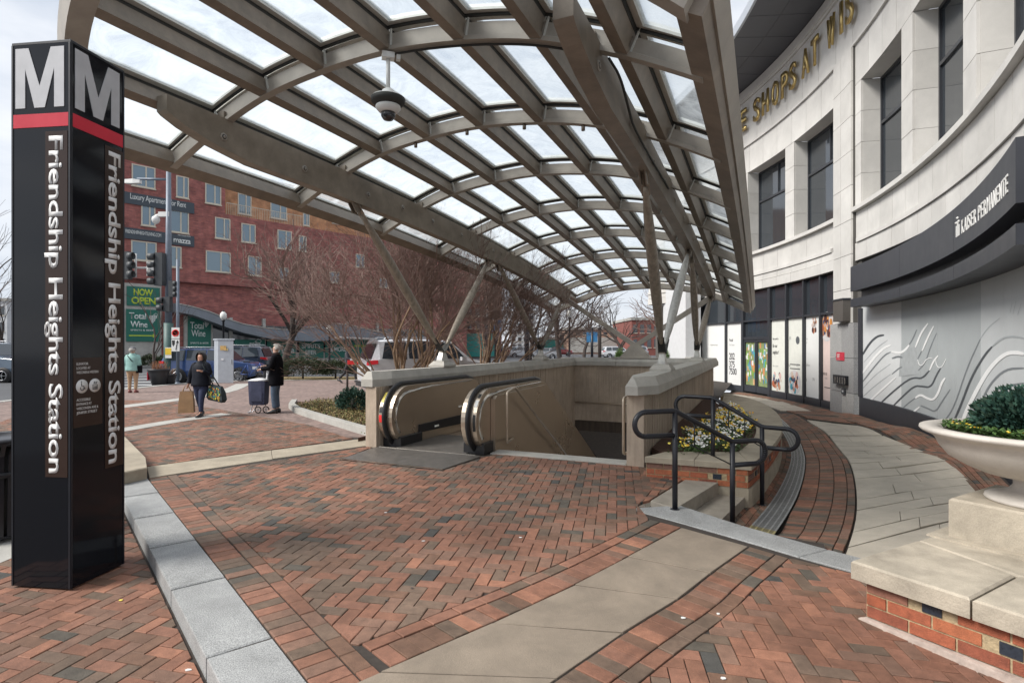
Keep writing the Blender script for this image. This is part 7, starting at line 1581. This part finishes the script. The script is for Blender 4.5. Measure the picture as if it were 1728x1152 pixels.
def person(label, loc, rz, H_, J, top, bot, hair, shoe, coat_len, bulk=1., skin=M_skin, hood=None, hat=None, hairlen=.12, group=None):
    """J: joint overrides; local x = person's right, y = forward, z up; unit height 1.65"""
    k = H_/1.65; t_ = thing('person', label, 'person', (0, 0, 0)); D = dict(pel=(0, 0, .90), chest=(0, .0, 1.25), neck=(0, -.01, 1.405), chin=(0, .015, 1.46), head=(0, .0, 1.55),
        sL=(-.175, 0, 1.33), eL=(-.225, -.02, 1.07), wL=(-.22, .05, .84), sR=(.175, 0, 1.33), eR=(.225, -.02, 1.07), wR=(.22, .05, .84), hL=(-.09, 0, .86), kL=(-.10, .02, .47), aL=(-.10, -.01, .08), tL=(-.11, .16, .035), hR=(.09, 0, .86), kR=(.10, .02, .47), aR=(.10, -.01, .08), tR=(.11, .16, .035)); D.update(J)
    D = {a: Vector(v)*k for a, v in D.items()}
    V, E, Rr = [], [], []
    def av(v, r_, par=None): V.append(Vector(v)); Rr.append(r_ if hasattr(r_, '__len__') else (r_*k, r_*k)); i = len(V)-1; (E.append((par, i)) if par is not None else None); return i
    p = av(D['pel'], .115); c = av(D['chest'], .125, p); n_ = av(D['neck'], .052, c); ch = av(D['chin'], .062, n_); h_ = av(D['head'], .083, ch); av(D['head']+Vector((0, -.012, .07*k)), .066, h_)
    for s in 'LR':
        a = av(D['s'+s], .052, c); e = av(D['e'+s], .040, a); w_ = av(D['w'+s], .026, e); d_ = (D['w'+s]-D['e'+s]).normalized(); x = d_.cross(Vector((0, 1, 0.01))).normalized()*(1 if s == 'L' else -1)
        y_ = x.cross(d_).normalized(); pm = av(D['w'+s]+d_*.055*k, (.030*k, .018*k), w_)
        for q, (off, L_) in enumerate(((-.026, .062), (-.009, .072), (.009, .068), (.026, .052))):
            f = av(V[pm]+d_*.028*k+y_*off*k, .0085, pm); g_ = av(V[f]+d_*L_*.5*k-x*.006*k, .008, f); av(V[g_]+d_*L_*.3*k-x*.018*k, .0065, g_)
        f = av(V[w_]+d_*.03*k-y_*.03*k, .0095, pm); av(V[f]+d_*.03*k-y_*.015*k-x*.01*k, .008, f)
        hp = av(D['h'+s], .085, p); kn = av(D['k'+s], .055, hp); an = av(D['a'+s], .036, kn); av(D['t'+s], .028, an)
    skin_obj('body', V, E, Rr, skin, t_, 0, 1)
    # trousers
    V2 = [D['pel']+Vector((0, 0, .06*k)), D['pel']-Vector((0, 0, .03*k))]; E2 = [(0, 1)]; R2 = [(.15*bulk*k, .12*bulk*k), (.15*bulk*k, .125*bulk*k)]
    for s in 'LR':
        o = len(V2); V2 += [D['h'+s]-Vector((0, 0, .1*k)), D['h'+s].lerp(D['k'+s], .5), D['k'+s], D['k'+s].lerp(D['a'+s], .5), D['a'+s]+Vector((0, -.005, .02*k))]; R2 += [.098*bulk*k, .088*bulk*k, .070*k, .062*k, .058*k]; E2 += [(1, o), (o, o+1), (o+1, o+2), (o+2, o+3), (o+3, o+4)]
    skin_obj('trousers', V2, E2, R2, bot, t_, 1, 2)
    for s in 'LR':                                                       # shoes
        a, tt_ = D['a'+s], D['t'+s]; f = (tt_-a); f.z = 0; f.normalize(); sd = Vector((-f.y, f.x, 0)); z0 = min(a.z-.08*k, tt_.z-.035*k); b = MB(); b.mat(shoe); b.smooth = True; rg = []
        for u, w_, h2 in ((-.07, .030, .07), (-.04, .038, .10), (.03, .038, .105), (.10, .042, .065), (.16, .038, .05), (.185, .02, .03)): q = a+f*u*k; q.z = lerp(a.z-.08*k, tt_.z-.035*k, max(0, min(1, u/.16))); rg.append([q-sd*w_*k, q+sd*w_*k, q+sd*w_*.8*k+Vector((0, 0, h2*k)), q-sd*w_*.8*k+Vector((0, 0, h2*k))])
        b.loft(rg); o = b.build('shoe', None); o.parent = t_
    # coat
    b = MB(); b.mat(top); b.smooth = True; rg = []; up_ = (D['neck']-D['pel']).normalized()
    zc0 = coat_len*k; prof = [(zc0, .20, .155), (zc0+.04*k, .198, .158), (D['pel'].z, .195, .15), (1.05*k, .185, .14), (1.2*k, .195, .14), (1.30*k, .195, .125), (1.365*k, .15, .10), (1.41*k, .085, .08), (1.45*k, .08, .078)]
    for z, rx, ry_ in prof:
        f = (z-D['pel'].z)/(D['neck'].z-D['pel'].z); c_ = D['pel'].lerp(D['neck'], f) if f > 0 else D['pel']*1; fold = .012*k
        rg.append([Vector((c_.x+(rx*bulk*k+fold*math.sin(a*5+z*9)*(z < 1.2*k))*math.cos(a), c_.y+(ry_*bulk*k+fold*math.sin(a*4+z*7)*(z < 1.2*k))*math.sin(a), z)) for a in [i*math.tau/20 for i in range(20)]])
    b.loft(rg, caps=True)
    for s in 'LR': a, e, w_ = D['s'+s], D['e'+s], D['w'+s]; b.tube(smooth_line([a+Vector((-.03*k if s == 'L' else .03*k, 0, .0))*-1, a, a.lerp(e, .5), e, e.lerp(w_, .5), w_], 1), [.070*bulk*k]*2+[.068*bulk*k]*2+[.064*bulk*k]*2+[.060*bulk*k]*2+[.052*k]*4, 12)
    o = b.build('coat', None); o.parent = t_
    # face and hair
    hd = D['head']; fc = MB(); fc.mat(skin); fc.smooth = True; fc.lathe([(0, -.016*k), (.012*k, -.008*k), (.010*k, .012*k), (0, .03*k)], hd+Vector((0, .090*k, -.012*k)), 8); 
    for sx_ in (-1, 1): fc.lathe([(0, -.03*k), (.012*k, 0), (0, .03*k)], hd+Vector((sx_*.082*k, -.005*k, -.01*k)), 6)
    o = fc.build('nose_and_ears', None); o.parent = t_
    for sx_ in (-1, 1): e_ = MB(); e_.mat(M_ink); e_.lathe([(0, -.006*k), (.010*k, 0), (0, .006*k)], hd+Vector((sx_*.031*k, .080*k, .008*k)), 8); o = e_.build('eye', None); o.parent = t_
    m_ = MB(); m_.mat(mat('lips', (.32, .09, .08), .5, var=0)); m_.box(hd+Vector((0, .086*k, -.052*k)), .042*k, .012*k, .010*k); o = m_.build('mouth', None); o.parent = t_
    hb = MB(); hb.mat(hair); hb.smooth = True; rg = []
    for i in range(8):
        a = i/7*math.pi*.62; z = math.cos(a)*.112*k; r_ = math.sin(a)*.108*k+.004
        cut = -.045*k if a > .9 else -.012*k
        rg.append([hd+Vector((r_*math.cos(q), cut+r_*1.02*math.sin(q)*(.72 if math.sin(q) > 0 and a > .95 else 1.), z+.012*k)) for q in [j*math.tau/16 for j in range(16)]])
    hb.loft(rg, caps=False); 
    if hairlen > .1: hb.loft([[hd+Vector((.095*k*math.cos(q), -.03*k+.085*k*math.sin(q), -.03*k-dz)) for q in [math.pi*(.92+1.16*j/10) for j in range(11)]] for dz in (0, hairlen*.5, hairlen)], caps=False, closed=False)
    o = hb.build('hair', None); o.parent = t_
    if hood:
        b = MB(); b.mat(hood); b.smooth = True; rg = []
        for i in range(7): f = i/6; y = lerp(.075, -.125, f); r_ = lerp(.112, .05, max(0, (f-.55)/.45)**1.5)+.01*math.sin(f*3); rg.append([hd+Vector((r_*k*math.cos(q), y*k-.02*k, r_*1.22*k*math.sin(q)+(-.01-.02*f)*k)) for q in [j*math.tau/18 for j in range(18)]])
        b.loft(rg, caps=False); b.loft([[D['neck']+Vector((.13*k*s2*math.cos(q), -.02*k+.11*k*s2*math.sin(q), z*k)) for q in [j*math.tau/16 for j in range(16)]] for s2, z in ((1.15, -.06), (1.0, 0), (.82, .05))], caps=False); o = b.build('hood', None); o.parent = t_
    if hat:
        b = MB(); b.mat(hat); b.smooth = True; b.lathe([(.108*k, .02*k), (.112*k, .05*k), (.10*k, .10*k), (.06*k, .135*k), (0, .145*k)], hd+Vector((0, -.005*k, 0)), 18); o = b.build('hat', None); o.parent = t_
    t_.location = loc; t_.rotation_euler = (0, 0, rz); return t_, k
def w2(t_, p): return Matrix.Translation(t_.location) @ Matrix.Rotation(t_.rotation_euler.z, 4, 'Z') @ Vector(p)
M_navy = mat('black_padded_coat', (.008, .010, .017), .6, spec=.15, var=.2, scale=12, bump=.5, bscale=14); M_blkc = mat('black_wool_coat', (.006, .006, .008), .9, spec=.1, var=.15, bump=.3); M_jean = mat('dark_blue_jeans', (.022, .032, .075), .85, var=.2, scale=20); M_jean2 = mat('blue_grey_jeans', (.075, .11, .16), .85, var=.2, scale=16)
M_mint = mat('mint_quilted_coat', (.26, .46, .42), .55, var=.12, scale=12, bump=.5, bscale=18); M_khaki = mat('khaki_trousers', (.42, .28, .17), .8, var=.12); M_hairb = mat('dark_brown_hair', (.03, .016, .010), .6, var=.2, scale=30); M_hairg = mat('grey_hair', (.34, .32, .29), .7, var=.25, scale=30); M_shoe = mat('dark_shoe', (.02, .02, .022), .5, var=.1); M_shoew = mat('dark_trainer', (.05, .05, .055), .6, var=.2)
f1p = at(339, 703); A1, k1 = person('woman with dark brown hair in a hooded black padded coat carrying bags towards the station', (f1p.x, f1p.y, 0), R(172), 1.50, dict(hL=(-.09, 0, .86), kL=(-.09, .10, .48), aL=(-.07, .10, .10), tL=(-.07, .26, .05), kR=(.10, -.04, .47), aR=(.11, -.18, .12), tR=(.12, -.04, .035), eR=(.30, -.02, 1.08), wR=(.33, .02, .86), eL=(-.27, .02, 1.12), wL=(-.17, .17, 1.18)), M_navy, M_jean, M_hairb, M_shoew, .80, 1.22, hood=mat('dark_hood', (.03, .028, .03), .8, var=.1), hairlen=.16)
f2p = at(466, 696); A2_, k2 = person('older grey haired woman in a long black coat standing with a shopping cart', (f2p.x, f2p.y, 0), R(98), 1.70, dict(eL=(-.24, .06, 1.10), wL=(-.15, .28, 1.06), eR=(.24, .06, 1.10), wR=(.10, .26, 1.12), kL=(-.12, .03, .47), aL=(-.14, .0, .08), tL=(-.16, .16, .035)), M_blkc, M_jean2, M_hairg, mat('black_boot', (.014, .014, .015), .45, var=.1), .66, 1.06, skin=M_skin2, hairlen=.08)
f3p = at(224, 662); A3_, k3 = person('person seen from behind in a mint green quilted coat and grey knit hat', (f3p.x, f3p.y, 0), R(12), 1.58, dict(kL=(-.10, .0, .47)), M_mint, M_khaki, M_hairg, mat('reddish_shoe', (.25, .08, .07), .6, var=.1), .80, 1.2, skin=M_skin2, hat=mat('grey_knit_hat', (.16, .16, .17), .9, var=.2, scale=40), hairlen=.05)
f4p = at(588, 646); A4_, k4 = person('person in dark clothes striding behind the raised hatch of the white vehicle', (f4p.x, f4p.y, 0), R(255), 1.62, dict(kL=(-.10, .28, .52), aL=(-.10, .32, .12), tL=(-.10, .47, .06), kR=(.10, -.12, .47), aR=(.10, -.42, .18), tR=(.10, -.36, .04), eR=(.26, .1, 1.1), wR=(.22, .3, 1.05)), mat('dark_sport_jacket', (.03, .03, .04), .7, var=.2), M_pl, M_hairb, M_shoew, .88, 1.0)
# belongings
def bag_paper(p, w_, d_, h_, rz):
    t_ = thing('paper_bag', 'brown paper shopping bag held by the woman in the hooded coat', 'paper bag', p); x = Vector((math.cos(rz), math.sin(rz), 0)); y = Vector((-x.y, x.x, 0)); m = mat('kraft_paper', (.36, .22, .115), .8, var=.12, scale=6, bump=.4, bscale=12); p = Vector(p)
    b = MB(); b.mat(m); b.loft([[p+x*i*w_*k/2+y*j*d_*q/2+Vector((0, 0, z)) for i, j in ((-1, -1), (1, -1), (1, 1), (-1, 1))] for z, k, q in ((0, 1.08, 1.2), (h_*.5, 1.02, 1.1), (h_, .86, .8))]); b.build('body', t_)
    for s in (-1, 1): b = MB(); b.mat(m); b.tube([p+x*-.09+y*s*d_*.35+Vector((0, 0, h_-.02)), p+x*-.04+Vector((0, 0, h_+.12)), p+x*.04+Vector((0, 0, h_+.12)), p+x*.09+y*s*d_*.35+Vector((0, 0, h_-.02))], .008, 5); b.build('handle', t_)
    b = MB(); b.mat(mat('bag_inside', (.12, .08, .05), .9, var=0)); b.quad(*[p+x*i*w_*.41+y*j*d_*.38+Vector((0, 0, h_+.002)) for i, j in ((-1, -1), (1, -1), (1, 1), (-1, 1))]); b.build('opening', t_)
hr_ = w2(A1, Vector((.33, .02, .86))*k1); bag_paper((hr_.x-.03, hr_.y-.03, max(.10, hr_.z-.68)), .30, .19, .50, R(20))
# shoulder tote
hl = w2(A1, Vector((-.30, -.05, 1.0))*k1); tt_ = thing('tote_bag', 'dark patterned tote bag with green and yellow flowers hanging at the woman\'s side', 'tote bag', (hl.x, hl.y, .45)); c = Vector((hl.x+.10, hl.y-.02, .56)); x = Vector((.94, -.3, 0)).normalized(); y = Vector((.3, .94, 0)).normalized()
M_tote = mat('tote_fabric', (.03, .045, .05), .8, var=.1); b = MB(); b.mat(M_tote); tl_ = .25
def tp(u, v, z): q = x*u+y*v; return c+Vector((q.x, q.y, z+u*tl_*-.6))
b.loft([[tp(i*w_/2, j*d_/2, z) for i, j in ((-1, -1), (1, -1), (1, 1), (-1, 1))] for z, w_, d_ in ((-.19, .40, .10), (-.12, .46, .16), (.05, .40, .14), (.18, .30, .06))]); b.build('body', tt_)
fl = MB()
for _ in range(90):
    fl.mat(rnd.choice([mat('tote_green', (.08, .22, .06), .7, var=0), mat('tote_yellow', (.5, .42, .05), .7, var=0), mat('tote_orange', (.5, .2, .05), .7, var=0), mat('tote_teal', (.05, .2, .22), .7, var=0)])); u, z = rnd.uniform(-.17, .17), rnd.uniform(-.14, .14); q = tp(u*(1-.5*max(0, z)/.14*.3), -.086+.02*max(0, z)/.1, z); s_ = rnd.uniform(.008, .02); fl.box(q, s_*2, .006, s_*2, rz=math.atan2(x.y, x.x))
tag(fl.build('flower_print', tt_), kind='stuff')
sh = w2(A1, Vector((-.14, .05, 1.36))*k1)
b = MB(); b.mat(M_tote); b.tube([tp(-.1, 0, .17), sh+Vector((0, -.09, .0)), sh+Vector((0, 0, .05)), tp(.08, 0, .17)], .014, 6); b.build('strap', tt_)
# shopping cart
c = at(437, 696); ct = thing('shopping_cart', 'navy fabric two wheeled shopping trolley standing in front of the grey haired woman', 'shopping trolley', c); M_nvf = mat('navy_trolley_fabric', (.055, .062, .11), .8, var=.15, scale=8, bump=.4, bscale=20); M_cwf = mat('white_plastic_bag', (.70, .70, .70), .5, var=.05)
b = MB(); b.mat(M_nvf); b.loft([[c+Vector((i*w_/2, j*d_/2, z)) for i, j in ((-1, -1), (-.6, -1.12), (.6, -1.12), (1, -1), (1, 1), (-1, 1))] for z, w_, d_ in ((.20, .34, .24), (.25, .37, .26), (.5, .39, .28), (.80, .41, .30))]); b.build('bag', ct)
b = MB(); b.mat(M_nvf); b.box(c+Vector((0, -.155, .42)), .28, .03, .24); b.build('pocket', ct)
b = MB(); b.mat(M_cwf); b.smooth = True; b.loft([[c+Vector((i*w_/2, j*d_/2, z)) for i, j in ((-1, -1), (0, -1.2), (1, -1), (1.1, 0), (1, 1), (0, 1.1), (-1, 1), (-1.1, 0))] for z, w_, d_ in ((.79, .40, .29), (.815, .42, .30), (.84, .30, .2), (.86, .1, .08))]); b.build('white_liner', ct)
b = MB(); b.mat(M_rim); b.tube([c+Vector((-.15, -.02, .20)), c+Vector((-.19, -.06, .03)), c+Vector((-.25, -.08, .02))], .011, 6); b.tube([c+Vector((-.02, -.04, .20)), c+Vector((-.10, -.1, .04)), c+Vector((-.22, -.1, .0))], .011, 6); b.tube([c+Vector((.12, .1, .16)), c+Vector((.16, .12, 1.05))], .012, 6); b.build('frame', ct)
b = MB(); b.mat(M_blk); b.tube(smooth_corner([c+Vector((.08, .12, .82)), c+Vector((.10, .12, 1.06)), c+Vector((.22, .12, 1.06)), c+Vector((.21, .12, .80))], .06), .015, 8); b.build('handle', ct)
for dx, dy in ((.03, -.12), (.20, -.06)):
    q = c+Vector((dx, dy, .085)); b = MB(); b.mat(M_tyre); b.tube([q+Vector((.075*math.cos(a), 0, .075*math.sin(a))) for a in [i*math.tau/18 for i in range(18)]], .013, 6, closed=True); wo = b.build('wheel', ct); b = MB(); b.mat(M_rim)
    for i in range(3): a = i*math.pi/3; b.tube([q+Vector((.07*math.cos(a), 0, .07*math.sin(a))), q-Vector((.07*math.cos(a), 0, .07*math.sin(a)))], .007, 4)
    b.build('spokes', wo)
# crossbody bag of the person in mint
q = w2(A3_, Vector((.22, .02, .86))*k3); t_ = thing('crossbody_bag', 'small black crossbody bag on the hip of the person in the mint coat', 'bag', q); b = MB(); b.mat(M_blkc); b.box(q+Vector((.02, -.06, 0)), .18, .10, .26, rz=.2); b.build('body', t_); b = MB(); b.mat(M_blkc); b.tube([q+Vector((0, -.08, .12)), w2(A3_, Vector((.02, -.20, 1.2))*k3), w2(A3_, Vector((-.13, -.12, 1.37))*k3)], .013, 5); b.build('strap', t_)
q = w2(A4_, Vector((.22, .3, 1.0))*k4); t_ = thing('red_parcel', 'small red and white bag held by the striding person', 'bag', q); b = MB(); b.mat(M_red); b.box(q+Vector((0, -.05, -.06)), .34, .16, .18, rz=.3); b.build('body', t_); b = MB(); b.mat(M_cwf); b.box(q+Vector((.05, -.06, .06)), .2, .14, .08, rz=.3); b.build('flap', t_)
# litter on the paving
for (px, py_, lb) in ((204, 1013, 'flattened yellow scrap on the lower paving right of the pylon'), (318, 1131, 'tiny white scrap on the lower paving beside the granite kerb'), (651, 865, 'tiny white scrap in the middle of the herringbone paving, leftmost there'), (715, 913, 'pale flat scrap on the herringbone paving above the concrete band'), (878, 907, 'tiny white scrap on the herringbone paving left of the band end'), (1153, 1043, 'white scrap on the border bricks right of the concrete band'), (1221, 1145, 'white scrap at the bottom edge of the corner paving'), (1212, 1036, 'small white scrap on the corner paving near the border bricks')):
    p = at(px, py_, Hn if px > 520 else 0.0)
    if px < 350: p = at(px, py_, LOW)
    t_ = one('litter_scrap', lambda b: b.prism([p+Vector((.016*math.cos(a)*rnd.uniform(.6, 1.3), .011*math.sin(a)*rnd.uniform(.6, 1.2), 0)) for a in [i*math.tau/6 for i in range(6)]], p.z+.003, p.z+.007), None, M_white if px != 204 else M_yel); tag(t_, lb, 'litter', group='paper scraps on the paving')
